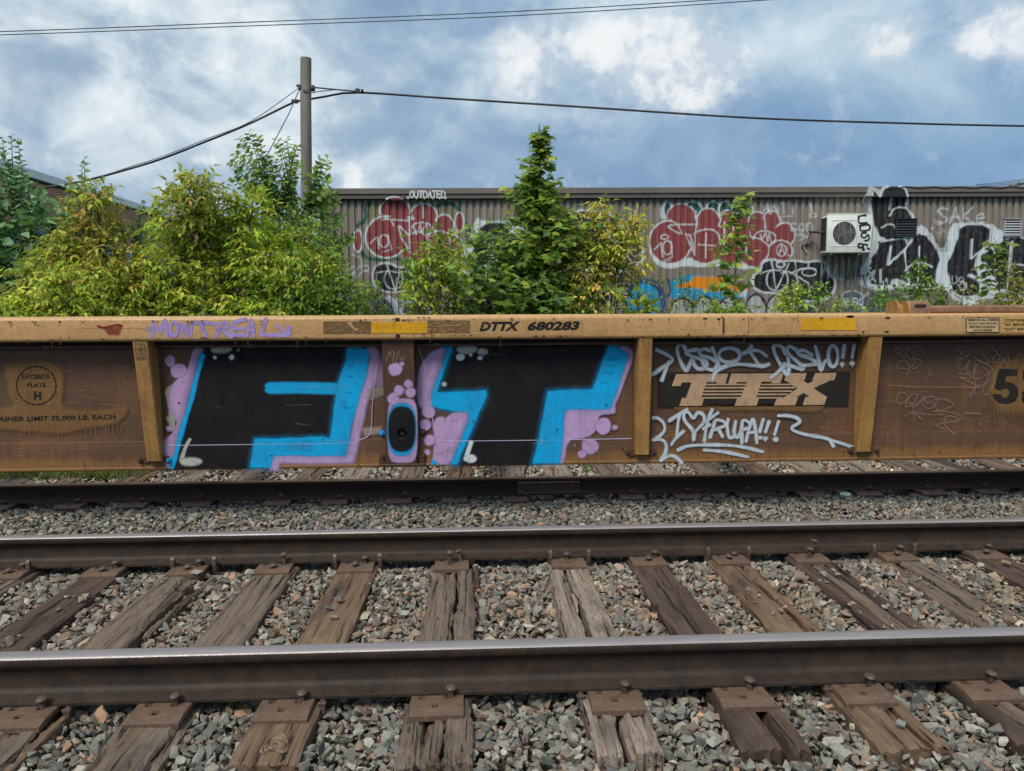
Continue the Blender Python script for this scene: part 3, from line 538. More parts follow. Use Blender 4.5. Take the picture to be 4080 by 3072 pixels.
    spk(R1, 0.041, -0.086, 0.026+random.uniform(0, .006), (0.05, random.uniform(-.08, .08)))
    if i % 3 == 0: spk(R1, -0.055, 0.086, 0.02)
    tall = {5: 0.055, 10: 0.01, 11: 0.075, 7: 0.05, 12: 0.03}.get(i, 0.028)
    if i == 7: spk(R2, -0.02, -0.13, 0.062, (0.1, 0.1)); spk(R2, 0.03, -0.088, 0.055, (-.1, -.25))
    elif i == 8: spk(R2, 0.0, -0.10, 0.03)
    else:
        spk(R2, 0.043, -0.086, tall, (0.05, 0.12 if i == 11 else 0)); spk(R2, -0.004, -0.136, 0.045 if i == 11 else 0.012, (0.1, 0))
    return root
for i, x in enumerate(TIES1): tie(i, x)
# far track: eroded half-buried ties, four kinds of timber shared out
T2M = []
for k in range(6):
    V, F = timber(lambda y, k=k: -TW+0.004*math.sin(y*3+k), lambda y, k=k: TW+0.005*math.sin(y*4+k), 5.285, 7.685, 300+k, 1.5, ny=70); V[:, 1] -= 6.485
    V2 = V.copy()
    if k in (1, 4):                                   # split ones
        V2[:, 2] -= 0.03*np.exp(-((V[:, 0]-0.01-0.01*np.sin(V[:, 1]*3))/0.006)**2)*(V[:, 2] > -.05)
    o = np_mesh('tmp', V2, F, WOODS[(3, 0, 3, 0, 2, 3)[k]]); T2M.append(o.data); bpy.data.objects.remove(o)
T2L = {3: 'tie stub half hidden by grass under the CONTAINER LIMIT stencil', 4: 'weathered tie stub under the words 75,000 LB, grass beside it', 5: 'tie stub below the leftmost yellow post of the car', 6: 'tie stub below the left leg of the sprayed F', 7: 'tie stub below the middle of the sprayed F', 8: 'tie stub below the lower right corner of the sprayed F',
       9: 'tie stub just left of the jacking post with the sprayed O', 10: 'tie stub below the lilac patch left of the sprayed T', 11: 'tie stub just left of the bolted rail joint', 12: 'bare tie end without plate, under the bolted rail joint', 13: 'tie stub below the lilac blobs right of the sprayed T', 14: 'tie stub just right of the yellow post beside the logo', 15: 'tie stub below the heart sprayed on the car',
       16: 'tie stub below the three sprayed exclamation marks', 17: 'tie stub beside the round white lid', 18: 'tie stub below the yellow post right of the logo', 19: 'tie stub below the scratched scrawls on the plain brown bay', 20: 'rightmost tie stub, under the big numeral 5'}
for i, x in enumerate(TIES2):
    lab = T2L.get(i, 'far-track tie beyond the %s edge of the picture' % ('left' if x < 0 else 'right'))
    root = empty('railway_tie', (x, 6.485, -0.006), lab, 'railway tie', 'half-buried ties of the freight car track')
    put(T2M[i % 6], 'timber', root, (0, 0, 0), (0, 0, random.uniform(-.01, .01)))
    for R in (R3, R4):
        if i == 12 and R == R3: continue
        put(PMD, 'tie_plate', root, (random.uniform(-.01, .01), R-6.485, 0.007), (0, 0, random.uniform(-.03, .03)))
        put(SM, 'spike', root, (random.uniform(-.005, .045), R-6.485-0.080, 0.018+0.020+random.uniform(0, .02)), (random.uniform(-.1, .1), random.uniform(-.15, .15), 0))
# loose stones lying on the ties, each its own object
LS = [((1351, 2387), 0.030, 3, 'dark rough stone on the brown tie with the knot, the largest there'), ((1310, 2419), 0.026, 3, 'brownish stone on the tie with the knot, left of the dark stone'), ((1329, 2457), 0.022, 1, 'flat grey stone lowest on the tie with the knot'),
      ((1330, 2343), 0.012, 1, 'tiny pale stone highest on the tie with the knot'), ((783, 2282), 0.034, 8, 'pale orange-grey stone resting against the tie plate under the far polished rail'), ((788, 2342), 0.028, 7, 'light brown stone at the right edge of the solid grey-brown tie'),
      ((3285, 2285), 0.026, 2, 'pale blue-grey stone on the split tie right of centre'), ((3340, 2288), 0.022, 1, 'dark grey stone beside the pale blue-grey one on the split tie'), ((4010, 2240), 0.03, 6, 'pinkish stone on the dark tie at the right edge'), ((3590, 2882), 0.024, 1, 'flat blue-grey stone on the long split tie at lower right'),
      ((2855, 1943), 0.028, 1, 'pointed grey stone standing at the foot of the rusty rail'), ((3440, 2333), 0.024, 8, 'cream stone wedged in the split tie')]
for (p, s, ci, lab) in LS:
    q = AZ(p[0], p[1], s*0.55+0.004); V, F = PROTO[random.randrange(len(PROTO))]; V = V*s; a = random.uniform(0, 6.28); R = np.array([[math.cos(a), -math.sin(a), 0], [math.sin(a), math.cos(a), 0], [0, 0, 1]]); V = V@R.T; V[:, 2] *= 0.9
    o = np_mesh('stone', V, F, M['stone'], col=np.repeat([(*PALN[ci], 1)], len(V), 0)); o.location = q; tag(o, lab, 'stone', 'loose stones lying on the track')
# white lid, dead leaf
q = AZ(3369, 1969, 0.012); b = MB(); b.cyl((0, 0), 0.042, 2, -0.003, 0.003, 24); b.cyl((0, 0), 0.034, 2, 0.003, 0.0045, 24); o = b.build('round_lid', flat('white_plastic', (0.5, 0.56, 0.53), 0.4)); o.location = q; o.rotation_euler = (0.12, -0.1, 0); tag(o, 'small round white lid lying on the gravel before the rusty rail', 'lid')
def dead_leaf(p, s, z, lab):
    q = AZ(p[0], p[1], z); n = 7; V = []; 
    for i in range(n):
        for j in range(n):
            u, v = i/(n-1)*2-1, j/(n-1)*2-1; V.append((u*s*(1-0.5*abs(v)), v*s*1.2, s*0.5*math.sin(u*3+v*2)+s*.25*math.cos(v*4)))
    F = [(i*n+j, i*n+j+1, (i+1)*n+j+1, (i+1)*n+j) for i in range(n-1) for j in range(n-1)]
    o = np_mesh('dead_leaf', np.array(V), np.array(F), M['leaf_dry'], col=np.repeat([(0.36, 0.23, 0.15, 1)], n*n, 0), smooth=True); o.location = q; o.rotation_euler = (0.6, 0.3, 0.4); tag(o, lab, 'leaf')
dead_leaf((400, 2850), 0.028, 0.0, 'curled dry brown leaf on the ballast at lower left')
# ------------------------------------------------------------ vector paint: strokes and fills with soft sprayed edges, as thin sheets of real paint
WHITE, LILAC, BLUE, BLACK, RED = (0.60, 0.64, 0.66), (0.48, 0.315, 0.54), (0.004, 0.35, 0.68), (0.009, 0.009, 0.011), (0.22, 0.012, 0.012)
INK, TAN, OCHRE = (0.022, 0.019, 0.017), (0.46, 0.30, 0.18), (0.235, 0.125, 0.050)
def catmull(P, step, closed=False, sharp=False):
    P = [np.array(p, float) for p in P]; out = []
    if len(P) < 3 or sharp:
        for a, b in zip(P[:-1], P[1:]):
            n = max(1, int(np.linalg.norm(b-a)/step)); out += [a+(b-a)*k/n for k in range(n)]
        return np.array(out+[P[-1]])
    Q = [P[-1]]+P+[P[0], P[1]] if closed else [2*P[0]-P[1]]+P+[2*P[-1]-P[-2]]
    for k in range(1, len(Q)-2):
        a, b, c, d = Q[k-1:k+3]; n = max(2, int(np.linalg.norm(c-b)/step))
        for i in range(n):
            t = i/n; out.append(0.5*((2*b)+(-a+c)*t+(2*a-5*b+4*c-d)*t*t+(-a+3*b-3*c+d)*t**3))
    if not closed: out.append(P[-1])
    return np.array(out)
def halo(P, poly, col, w, al): P.fill(poly, col, w, al)
class Paint:
    """shapes given in photo pixels and laid on a surface; mp(px, py, lift) -> point"""
    def __init__(s, mp, sc=1.0, ox=0.0, oy=0.0, lift=0.0): s.mp, s.sc, s.ox, s.oy = mp, sc, ox, oy; s.v = []; s.f = []; s.c = []; s.k = 0; s.lift = lift
    def T(s, p): return (s.ox+p[0]/s.sc, s.oy+p[1]/s.sc)
    def put(s, p, lay): return tuple(s.mp(p[0], p[1], s.lift+lay))
    def fill(s, poly, col, feather=8, alpha=1.0, smooth=0, grow=0):
        P = [s.T(p) for p in poly]; s.k += 1; lay = s.k*0.00012
        for _ in range(smooth):
            Q = []
            for a, b in zip(P, P[1:]+P[:1]): Q += [(a[0]*.75+b[0]*.25, a[1]*.75+b[1]*.25), (a[0]*.25+b[0]*.75, a[1]*.25+b[1]*.75)]
            P = Q
        if feather >= 12 and len(P) < 60:
            Q = []
            for a, b_ in zip(P, P[1:]+P[:1]):
                n_ = max(1, int(math.hypot(b_[0]-a[0], b_[1]-a[1])/22)); nx_, ny_ = -(b_[1]-a[1]), b_[0]-a[0]; l_ = math.hypot(nx_, ny_)+1e-9
                for q in range(n_): w_ = (1.6*math.sin(q*1.1+a[0])+random.uniform(-1.1, 1.1))*(q > 0); Q.append((a[0]+(b_[0]-a[0])*q/n_+nx_/l_*w_, a[1]+(b_[1]-a[1])*q/n_+ny_/l_*w_))
            P = Q
        P = np.array(P)
        area = 0.5*np.sum(P[:, 0]*np.roll(P[:, 1], -1)-np.roll(P[:, 0], -1)*P[:, 1])
        if area < 0: P = P[::-1]
        d1 = P-np.roll(P, 1, 0); d2 = np.roll(P, -1, 0)-P; d1 /= np.linalg.norm(d1, axis=1)[:, None]+1e-9; d2 /= np.linalg.norm(d2, axis=1)[:, None]+1e-9
        n1 = np.stack([d1[:, 1], -d1[:, 0]], 1); n2 = np.stack([d2[:, 1], -d2[:, 0]], 1); m = n1+n2; m /= np.linalg.norm(m, axis=1)[:, None]+1e-9; m = m/np.clip((m*n1).sum(1), 0.55, 1)[:, None]
        fth = feather/s.sc; inner = P-m*fth*0.35; outer = P+m*fth*0.65; n = len(P); b = len(s.v)
        for p in inner: s.v.append(s.put(p, lay)); s.c.append((*col, alpha))
        for p in outer: s.v.append(s.put(p, lay)); s.c.append((*col, 0.0))
        for t in tessellate_polygon([[Vector((p[0], p[1], 0)) for p in inner]]):
            q0, q1, q2 = (inner[i] for i in t); s.f.append(tuple(b+i for i in (t if (q1[0]-q0[0])*(q2[1]-q0[1])-(q1[1]-q0[1])*(q2[0]-q0[0]) > 0 else t[::-1])))
        for i in range(n):
            j = (i+1) % n; s.f.append((b+i, b+j, b+n+j)); s.f.append((b+i, b+n+j, b+n+i))
        return s
    def ell(s, cx, cy, rx, ry=None, col=WHITE, feather=15, alpha=1.0, n=28, wob=0.06):
        ry = ry or rx; ph = random.uniform(0, 6)
        return s.fill([(cx+rx*(1+wob*math.sin(3*a+ph))*math.cos(a), cy+ry*(1+wob*math.sin(2*a+ph))*math.sin(a)) for a in [2*PI*k/n for k in range(n)]], col, feather, alpha)
    def stroke(s, pts, w, col=WHITE, feather=None, alpha=1.0, closed=False, sharp=False, taper=None):
        P = catmull([s.T(p) for p in pts], 5.0 if s.sc < 4 else 3.0, closed, sharp); s.k += 1; w = w/s.sc; fth = (feather if feather is not None else w*s.sc*0.28)/s.sc; r = max(w/2-fth*0.35, 0.2*w); ro = w/2+fth*0.65
        if closed: P = np.vstack([P, P[:1]])
        D = np.gradient(P, axis=0); D /= np.linalg.norm(D, axis=1)[:, None]+1e-9; Nn = np.stack([-D[:, 1], D[:, 0]], 1); rows = []
        if not closed:
            for th in (80, 55, 28): rows.append((P[0], D[0], Nn[0], math.radians(th), -1))
        for i in range(len(P)): rows.append((P[i], D[i], Nn[i], 0.0, 0))
        if not closed:
            for th in (28, 55, 80): rows.append((P[-1], D[-1], Nn[-1], math.radians(th), 1))
        b = len(s.v); m = len(rows)
        for i, (p, d, n, th, sg) in enumerate(rows):
            lay = s.k*0.00012+0.00010*i/m; k = (taper(i/m) if taper else 1.0)*(1+(.13 if w < 18 else .02)*math.sin(i*.21+s.k*1.7)+(.06 if w < 18 else .01)*math.sin(i*.67+s.k))
            for q, rr, al in ((1, ro, 0.0), (1, r, alpha), (-1, r, alpha), (-1, ro, 0.0)):
                pt = p+d*sg*rr*math.sin(th)+n*q*rr*k*math.cos(th); s.v.append(s.put(pt, lay)); s.c.append((*col, al))
        for i in range(m-1):
            for j in range(3): a = b+i*4+j; s.f.append((a, a+1, a+5)); s.f.append((a, a+5, a+4))
        return s
    def arc(s, cx, cy, rx, ry, a0, a1, w, col=WHITE, **k):
        n = max(6, int(abs(a1-a0)/18)); return s.stroke([(cx+rx*math.cos(math.radians(a0+(a1-a0)*i/n)), cy+ry*math.sin(math.radians(a0+(a1-a0)*i/n))) for i in range(n+1)], w, col, **k)
    def text(s, string, x0, y0, x1, y1, w, col=WHITE, slant=0.0, gap=0.28, up=None, **k):
        n = len(string); cw = (x1-x0)/(n+gap*(n-1))
        for i, ch in enumerate(string):
            ox = x0+i*cw*(1+gap)
            for st in GLYPH.get(ch, []):
                pts = []
                for u, v in st:
                    x, y = ox+u*cw+slant*(1-v)*(y1-y0), y0+v*(y1-y0)
                    pts.append(up(x, y) if up else (x, y))
                s.stroke(pts, w, col, sharp=ch in 'AEFHIKLMNTVWXYZ!-', **k)
        return s
    def build(s, name, parent, label=None):
        o = np_mesh(name, np.array(s.v), np.array(s.f), M['paint'], parent, col=np.array(s.c)); 
        if label: o['label'] = label
        return o
GLYPH = {'A': [[(0, 1), (.5, 0), (1, 1)], [(.2, .62), (.8, .62)]], 'B': [[(0, 0), (0, 1)], [(0, 0), (.8, .12), (.8, .38), (0, .48)], [(0, .48), (.95, .6), (.9, .9), (0, 1)]], 'C': [[(.95, .15), (.5, 0), (.05, .3), (.05, .75), (.5, 1), (.95, .85)]],
 'D': [[(0, 0), (0, 1), (.7, .9), (1, .5), (.7, .1), (0, 0)]], 'E': [[(.95, 0), (0, 0), (0, 1), (1, 1)], [(0, .5), (.75, .5)]], 'F': [[(1, 0), (0, 0), (0, 1)], [(0, .5), (.8, .5)]], 'G': [[(.95, .15), (.5, 0), (.05, .4), (.3, 1), (.95, .85), (.95, .5), (.55, .5)]],
 'H': [[(0, 0), (0, 1)], [(1, 0), (1, 1)], [(0, .5), (1, .5)]], 'I': [[(.5, 0), (.5, 1)]], 'K': [[(0, 0), (0, 1)], [(.95, 0), (0, .55), (1, 1)]], 'L': [[(0, 0), (0, 1), (.95, 1)]], 'M': [[(0, 1), (.1, 0), (.5, .7), (.9, 0), (1, 1)]],
 'N': [[(0, 1), (0, 0), (1, 1), (1, 0)]], 'O': [[(.5, 0), (.05, .3), (.1, .8), (.5, 1), (.95, .75), (.9, .25), (.5, 0)]], 'P': [[(0, 1), (0, 0)], [(0, 0), (.9, .1), (.85, .45), (0, .55)]], 'R': [[(0, 1), (0, 0)], [(0, 0), (.9, .12), (.8, .45), (0, .52)], [(.2, .52), (1, 1)]],
 'S': [[(.95, .12), (.45, 0), (.05, .25), (.5, .5), (.95, .75), (.5, 1), (0, .88)]], 'T': [[(0, 0), (1, 0)], [(.5, 0), (.5, 1)]], 'U': [[(0, 0), (.05, .8), (.5, 1), (.95, .8), (1, 0)]], 'V': [[(0, 0), (.5, 1), (1, 0)]], 'W': [[(0, 0), (.25, 1), (.5, .4), (.75, 1), (1, 0)]],
 'X': [[(0, 0), (1, 1)], [(1, 0), (0, 1)]], 'Y': [[(0, 0), (.5, .5), (1, 0)], [(.5, .5), (.5, 1)]], 'Z': [[(0, 0), (1, 0), (0, 1), (1, 1)]], '!': [[(.5, 0), (.4, .7)], [(.4, .98), (.4, 1)]], '1': [[(.2, .2), (.6, 0), (.6, 1)]], 'n': [[(0, .4), (0, 1)], [(0, .5), (.5, .35), (.9, .5), (.9, 1)]],
 'o': [[(.5, .4), (.1, .7), (.5, 1), (.9, .7), (.5, .4)]], 'c': [[(.9, .45), (.4, .4), (.1, .7), (.4, 1), (.9, .95)]], 'e': [[(.1, .7), (.9, .65), (.6, .4), (.15, .55), (.2, .95), (.9, .95)]]}

# ------------------------------------------------------------ the well car
YF, YP, YL = 4.96, 5.12, 5.112            # chord face, side sheet, lower plate
HH, ZC = 0, AY(2040, 1258, YF).z
car = empty('well_car', (0, 6.485, 0), 'long yellow-brown container well car covered in graffiti, standing on the rusty far track', 'freight car')
def cbuild(mb, name, mat, parent=None, smooth=None, label=None):
    o = mb.build(name, mat, parent or car, smooth)
    if (parent or car) is car: o.data.transform(Matrix.Translation((0, -6.485, 0)))
    elif parent is not None: o.data.transform(Matrix.Translation((0, -6.485, 0)))
    if label: o['label'] = label
    return o
def mpl(Y):                                # photo pixel -> point on the plane Y, in car coordinates
    def f(px, py, lift): q = AY(px, py, Y-lift); return (q.x, q.y-6.485, q.z)
    return f
CX0, CX1 = -9.0, 9.0
z_top = AY(2040, 1257, YF+.03).z; z_chb = AY(2040, 1352, YF).z
def chord_prof(y0, s, zt=None):           # rounded rectangular tube
    pts = []; w, r = 0.20, 0.022; zt = z_top; zb = z_chb
    for cx_, cz_, a0 in ((y0+s*r, zb+r, 180), (y0+s*r, zt-r, 90), (y0+s*(w-r), zt-r, 0), (y0+s*(w-r), zb+r, -90)):
        seq = range(0, 91, 15)
        for a in seq:
            th = math.radians(a0+90-a) if True else 0
            pts.append((cx_+s*r*math.cos(th) if a0 in (180, 90) or True else 0, cz_+r*math.sin(th)))
    return pts
def rrect(y0, y1, z0, z1, r=0.022, n=5):
    P = []
    for cx_, cz_, a0 in ((y1-r, z1-r, 0), (y0+r, z1-r, 90), (y0+r, z0+r, 180), (y1-r, z0+r, 270)):
        P += [(cx_+r*math.cos(math.radians(a0+90*k/n)), cz_+r*math.sin(math.radians(a0+90*k/n))) for k in range(n+1)]
    return P
zb_sheet = AY(2040, 1853, YL).z; z_seam = AY(2040, 1740, YP).z
for side in (0, 1):
    fy = (lambda y: y) if side == 0 else (lambda y: 2*6.485-y)
    def rr(y0, y1, z0, z1, r): a, c = sorted((fy(y0), fy(y1))); return rrect(a, c, z0, z1, r)
    cbuild(MB().prism(rr(YF, YF+.20, z_chb, z_top, 0.024), 0, CX0, CX1), 'top_chord', M['chord'], smooth=35)
    cbuild(MB().box(CX0, CX1, min(fy(YP), fy(YP+.012)), max(fy(YP), fy(YP+.012)), z_seam-.03, z_chb+.01), 'side_sheet', M['sheet'])
    cbuild(MB().prism(rr(YL, YL+.030, zb_sheet, z_seam, 0.003), 0, CX0, CX1).prism(rr(YL-.002, YL+.16, zb_sheet-.004, zb_sheet+.028, 0.012), 0, CX0, CX1), 'bottom_sill', M['sill'], smooth=35)
    cbuild(MB().box(CX0, CX1, min(fy(YP-.03), fy(YP)), max(fy(YP-.03), fy(YP)), AY(2040, 1374, YP-.03).z, z_chb+.03), 'chord_shade_strip', M['dark'])  # near-black strip that draws the shade band below the chord
    if side == 0:
        zr = AY(2040, 1372, YP-.045).z; cbuild(MB().tube([(x, YP-.045, zr+0.002*math.sin(x*2)) for x in np.linspace(CX0, CX1, 40)], 0.0085, 8), 'air_pipe', M['pipe'], smooth=60)
        for px in (185, 1005, 1742, 2450, 2930, 3140, 3850):
            x = AY(px, 1372, YP-.045).x; b = MB(); b.box(x-.022, x+.022, YP-.056, YP+.001, zr-.012, zr+.014, .003); b.tube([(x+.01, YP-.057, zr), (x+.03, YP-.06, zr+.012)], .004, 6); cbuild(b, 'pipe_clamp', M['pipe'])
# floor cross members (open well floor) and longitudinal stringers
for k, x in enumerate(np.arange(-8.6, 8.7, 2.15)):
    cbuild(MB().box(x-.09, x+.09, YL+.17, 2*6.485-YL-.17, zb_sheet+.0, zb_sheet+.10, .004), 'cross_member', M['dark'])
# posts: tapered channels
def post(pxt, pxb, wpx, kind='post'):
    zt_, zb_ = z_chb+.005, AY(2040, 1818, YP-.05).z
    yt, yb = YF+.012, YP-.055
    x_t = AY(pxt, 1375, yt).x; x_b = AY(pxb, 1815, yb).x; h = wpx/2*yt/FPX; b = MB(); tk = .008
    def ring(x, y, z): return [(x-h, y, z), (x+h, y, z), (x+h+.004, YP, z), (x-h-.004, YP, z)]
    A, B = ring(x_t, yt, zt_), ring(x_b, yb, zb_)
    I = [(x_b-h+tk, yb+tk, zb_), (x_b+h-tk, yb+tk, zb_), (x_b+h-tk, YP, zb_), (x_b-h+tk, YP, zb_)]; J = [(p[0], p[1], zb_+.05) for p in I]
    b.add(A+B+I+J, [(0, 1, 5, 4), (1, 2, 6, 5), (0, 4, 7, 3), (0, 3, 2, 1), (4, 5, 9, 8), (5, 6, 10, 9), (7, 4, 8, 11), (8, 9, 13, 12), (9, 10, 14, 13), (11, 8, 12, 15), (12, 13, 14, 15)])
    bm = bmesh.new(); vs = [bm.verts.new(v) for v in b.v]; [bm.faces.new([vs[i] for i in f]) for f in b.f]; bmesh.ops.recalc_face_normals(bm, faces=bm.faces)
    ed = [e for e in bm.edges if all(abs(v.co.y-yt) < .002 or abs(v.co.y-yb) < .002 for v in e.verts) and abs(e.verts[0].co.z-e.verts[1].co.z) > .3]
    bmesh.ops.bevel(bm, geom=ed, offset=0.005, segments=3, affect='EDGES'); b2 = MB().bm(bm)
    o = cbuild(b2, kind, M['post'], smooth=40)
    for xa_, xb_ in ((x_b-h-.035, x_b-h-.001), (x_b+h+.001, x_b+h+.035)): cbuild(MB().box(xa_, xb_, YL-.012, YL-.001, zb_-.02, zb_+.03, .003), 'post_foot', M['jack'])
    return o
POSTS = [(557, 612, 58), (2573, 2560, 56), (3490, 3443, 57)]
for p in POSTS: post(*p)
for x in (-6.6, -4.9, 4.15, 5.85, 7.5):    # posts of the same kind beyond the picture's edges
    xx = project((x, YF, 1.2))[0]; post(xx, project((x, YP-.05, .5))[0], 57)
# jacking post: wider flat plate with a round hole near its foot
xj = AY(1590, 1600, YF+.05).x; yj0, yj1 = YF+.035, YP-.045; zj0 = AY(2040, 1842, YP-.05).z
hx, hz = AY(1601, 1728, YP-.075).x, AY(1601, 1728, YP-.075).z
def jplate():
    bm = bmesh.new(); wl = 0.106; r = 0.036; n = 24; outer = []
    def yy(z): t = (z_chb-z)/(z_chb-zj0); return yj0+(yj1-yj0)*t
    x0 = lambda z: AY(1590, 1600, YF+.05).x-wl+0.012*(z_chb-z)*0; x1 = lambda z: x0(z)+2*wl
    circ = [(hx+r*math.cos(2*PI*k/n), hz+r*math.sin(2*PI*k/n)) for k in range(n)]
    sq = []
    for k in range(n):
        a = 2*PI*k/n; c, s_ = math.cos(a), math.sin(a); m = max(abs(c), abs(s_)); sq.append((hx+c/m*.07, hz+s_/m*.07))
    b = MB(); V = lambda p: (p[0], yy(p[1]), p[1]); b.add([V(p) for p in circ]+[V(p) for p in sq], [(k, (k+1) % n, n+(k+1) % n, n+k) for k in range(n)])
    b.add([V(p) for p in circ]+[(p[0], yy(p[1])+.02, p[1]) for p in circ], [(k, (k+1) % n, n+(k+1) % n, n+k) for k in range(n)])
    za, zb2 = hz+.07, hz-.07; X0, X1 = x0(0), x1(0); xl, xr = hx-.07, hx+.07
    for (a, c, d, e) in ((X0, X1, za, z_chb+.003), (X0, X1, zj0, zb2), (X0, xl, zb2, za), (xr, X1, zb2, za)):
        b.add([V((a, d)), V((c, d)), V((c, e)), V((a, e))], [(0, 1, 2, 3)])
    for X in (X0, X1): b.add([(X, yy(z_chb), z_chb), (X, YP, z_chb), (X, YP, zj0), (X, yy(zj0), zj0)], [(0, 1, 2, 3)])
    b.add([(X0, yy(zj0), zj0), (X1, yy(zj0), zj0), (X1, YP, zj0), (X0, YP, zj0)], [(0, 1, 2, 3)])
    o = cbuild(b, 'jacking_post', M['jack']); b = MB(); b.box(hx-.05, hx+.05, YP-.030, YP-.002, hz-.05, hz+.05); cbuild(b, 'jack_socket', M['dark'], o); b = MB(); b.cyl((hx, hz-.002), .010, 1, YP-.06, YP-.03, 12); cbuild(b, 'socket_pin', M['dark'], o)
    b = MB(); b.box(X0-.05, X1+.055, YP-.052, YL-.001, zj0-.016, zj0-.001, .004).box(X0-.052, X0-.002, YL-.012, YL-.001, zj0-.001, zj0+.045, .004).box(X1+.002, X1+.055, YL-.012, YL-.001, zj0-.001, zj0+.045, .004); cbuild(b, 'post_foot', M['jack'], o)
    return o, yy
jack, jyy = jplate()
# weld seams round the reinforcing plates, and the long horizontal seam
def weld(pts, r, mat, name='weld_seam'):
    P = catmull(pts, 12); cbuild(MB().tube([AY(p[0], p[1], YL-.001) for p in P], r, 6), name, mat)
lw = flat('paint_splashed_weld', (0.42, 0.36, 0.50), 0.5)
sl = lambda px, y0=1781: y0-(px-300)*0.0146
weld([(655, 1775), (1000, 1771), (1380, 1765), (1425, 1755), (1475, 1725), (1485, 1600), (1505, 1420)], .0035, lw)
weld([(1668, 1380), (1700, 1500), (1725, 1680), (1735, 1715), (1765, 1750), (1785, 1757), (2140, 1754), (2515, 1748)], .0035, lw)
weld([(633, 1380), (655, 1770)], .003, M['sill']); weld([(2524, 1380), (2522, 1740)], .003, M['sill'])
weld([(2598, 1400), (2590, 1745)], .003, M['sill']); weld([(3425, 1380), (3412, 1738)], .003, M['sill'])
def bolt(px, py, mat, s=1.0):
    q = AY(px, py, YL); b = MB(); b.cyl((q.x, q.z), .021*s, 1, YL-.006, YL+.001, 14); b.cyl((q.x, q.z), .014*s, 1, YL-.018, YL-.006, 6); b.cyl((q.x, q.z), .008*s, 1, YL-.032, YL-.018, 10); cbuild(b, 'bolt', mat, smooth=30)
BB = mottled('blue_painted_bolt', (0.003, 0.22, 0.5), (0.01, 0.3, 0.62), 20, 0.5); BR = M['jack']
for px, py, m in ((561, 1834, BR), (675, 1832, BB), (1523, 1725, BB), (1526, 1817, BR), (1685, 1720, BR), (1688, 1815, BR), (2500, 1802, BR), (2605, 1801, BR), (3386, 1795, BR), (3493, 1795, BR)): bolt(px, py, m)

A_ = dict(sc=2.1686, ox=0, oy=1200); B_ = dict(sc=2.1686, ox=600, oy=1240); C_ = dict(sc=1.975, ox=1500, oy=1240); D_ = dict(sc=2.192, ox=2500, oy=1200); E_ = dict(sc=2.082, ox=3300, oy=1160)
PNL = mpl(YL-.002)
# ochre touched-up patches behind the stencils
p = Paint(PNL, **A_)
p.fill([(60, 560), (150, 520), (400, 512), (500, 560), (550, 650), (540, 760), (525, 945), (900, 950), (1080, 905), (1105, 950), (1020, 1060), (700, 1100), (500, 1150), (250, 1115), (-200, 1090), (-200, 930), (90, 925), (140, 890), (60, 800), (85, 700), (45, 650)], OCHRE, 34, 0.78, 2)
for k in range(34):
    x = 180+k*27+random.uniform(-8, 8); p.stroke([(x, 1075-max(0, x-600)*.06), (x+random.uniform(-4, 4), 1110+random.uniform(0, 75)-max(0, x-600)*.12)], 7, OCHRE, alpha=0.6)
p.build('touch_up_patch', car, 'ochre touched-up paint patch behind the EXCEEDS PLATE H stencil')
p = Paint(PNL, **E_); p.fill([(1390, 600), (1500, 560), (1700, 560), (2300, 560), (2300, 1000), (1700, 1010), (1450, 1010), (1360, 930), (1330, 800), (1360, 650)], OCHRE, 70, 0.75, 2)
for k in range(22): x = 1380+k*30+random.uniform(-8, 8); p.stroke([(x, 990), (x+random.uniform(-3, 3), 1020+random.uniform(0, 70))], 7, OCHRE, alpha=0.6)
p.build('touch_up_patch', car, 'ochre touched-up paint patch behind the big number at the right')
p = Paint(PNL, **D_); p.fill([(400, 915), (1720, 905), (1690, 960), (1500, 965), (1300, 945), (1000, 955), (800, 950), (560, 960), (420, 950)], OCHRE, 22, 0.7, 1); p.build('touch_up_patch', car, 'ochre strip of touched-up paint under the black logo plate')
# --- the F
p = Paint(PNL, **B_)
p.fill([(175, 640), (120, 680), (140, 760), (165, 900), (130, 920), (160, 960), (180, 1050), (215, 1030), (205, 950), (240, 900), (330, 640), (250, 600)], (0.42, 0.40, 0.33), 14, 0.8, 1)
p.fill([(400, 312), (490, 312), (440, 520), (400, 620), (310, 1000), (190, 1352), (120, 1352), (105, 1180), (100, 1120), (205, 1050), (235, 930), (165, 860), (150, 740), (190, 620), (320, 520), (345, 420), (370, 330)], LILAC, 14, 0.95, 1)
p.ell(170, 430, 42, 46, LILAC).ell(240, 515, 68, 62, LILAC).ell(160, 1015, 26, 24, LILAC)
_q = [(480, 298), (1720, 298), (1650, 620), (1620, 720), (1570, 1095), (905, 1115), (870, 1352), (200, 1354), (290, 1000), (410, 500)]; p.fill(_q, BLACK, 130, 0.55)
p.fill(_q, BLACK, 44, 0.985)
p.stroke([(448, 385), (400, 560), (340, 800), (270, 1030), (215, 1250), (180, 1345)], 36, BLUE, 16)
p.stroke([(1905, 335), (1940, 400), (1885, 620), (1825, 800), (1785, 1000), (1745, 1170), (1720, 1275)], 78, LILAC, 34, 0.9)
p.stroke([(1720, 1270), (1400, 1278), (1110, 1276), (1065, 1345)], 74, LILAC, 34, 0.95); p.ell(1980, 530, 58, 130, LILAC, 50, 0.45)
p.fill([(1880, 680), (2020, 660), (2020, 720), (1885, 760)], (0.4, 0.35, 0.3), 30, 0.45).fill([(1830, 1015), (1990, 1000), (1990, 1050), (1850, 1070)], (0.5, 0.42, 0.38), 26, 0.5)
p.stroke([(1032, 663), (1300, 662), (1660, 670)], 92, BLUE, 22)
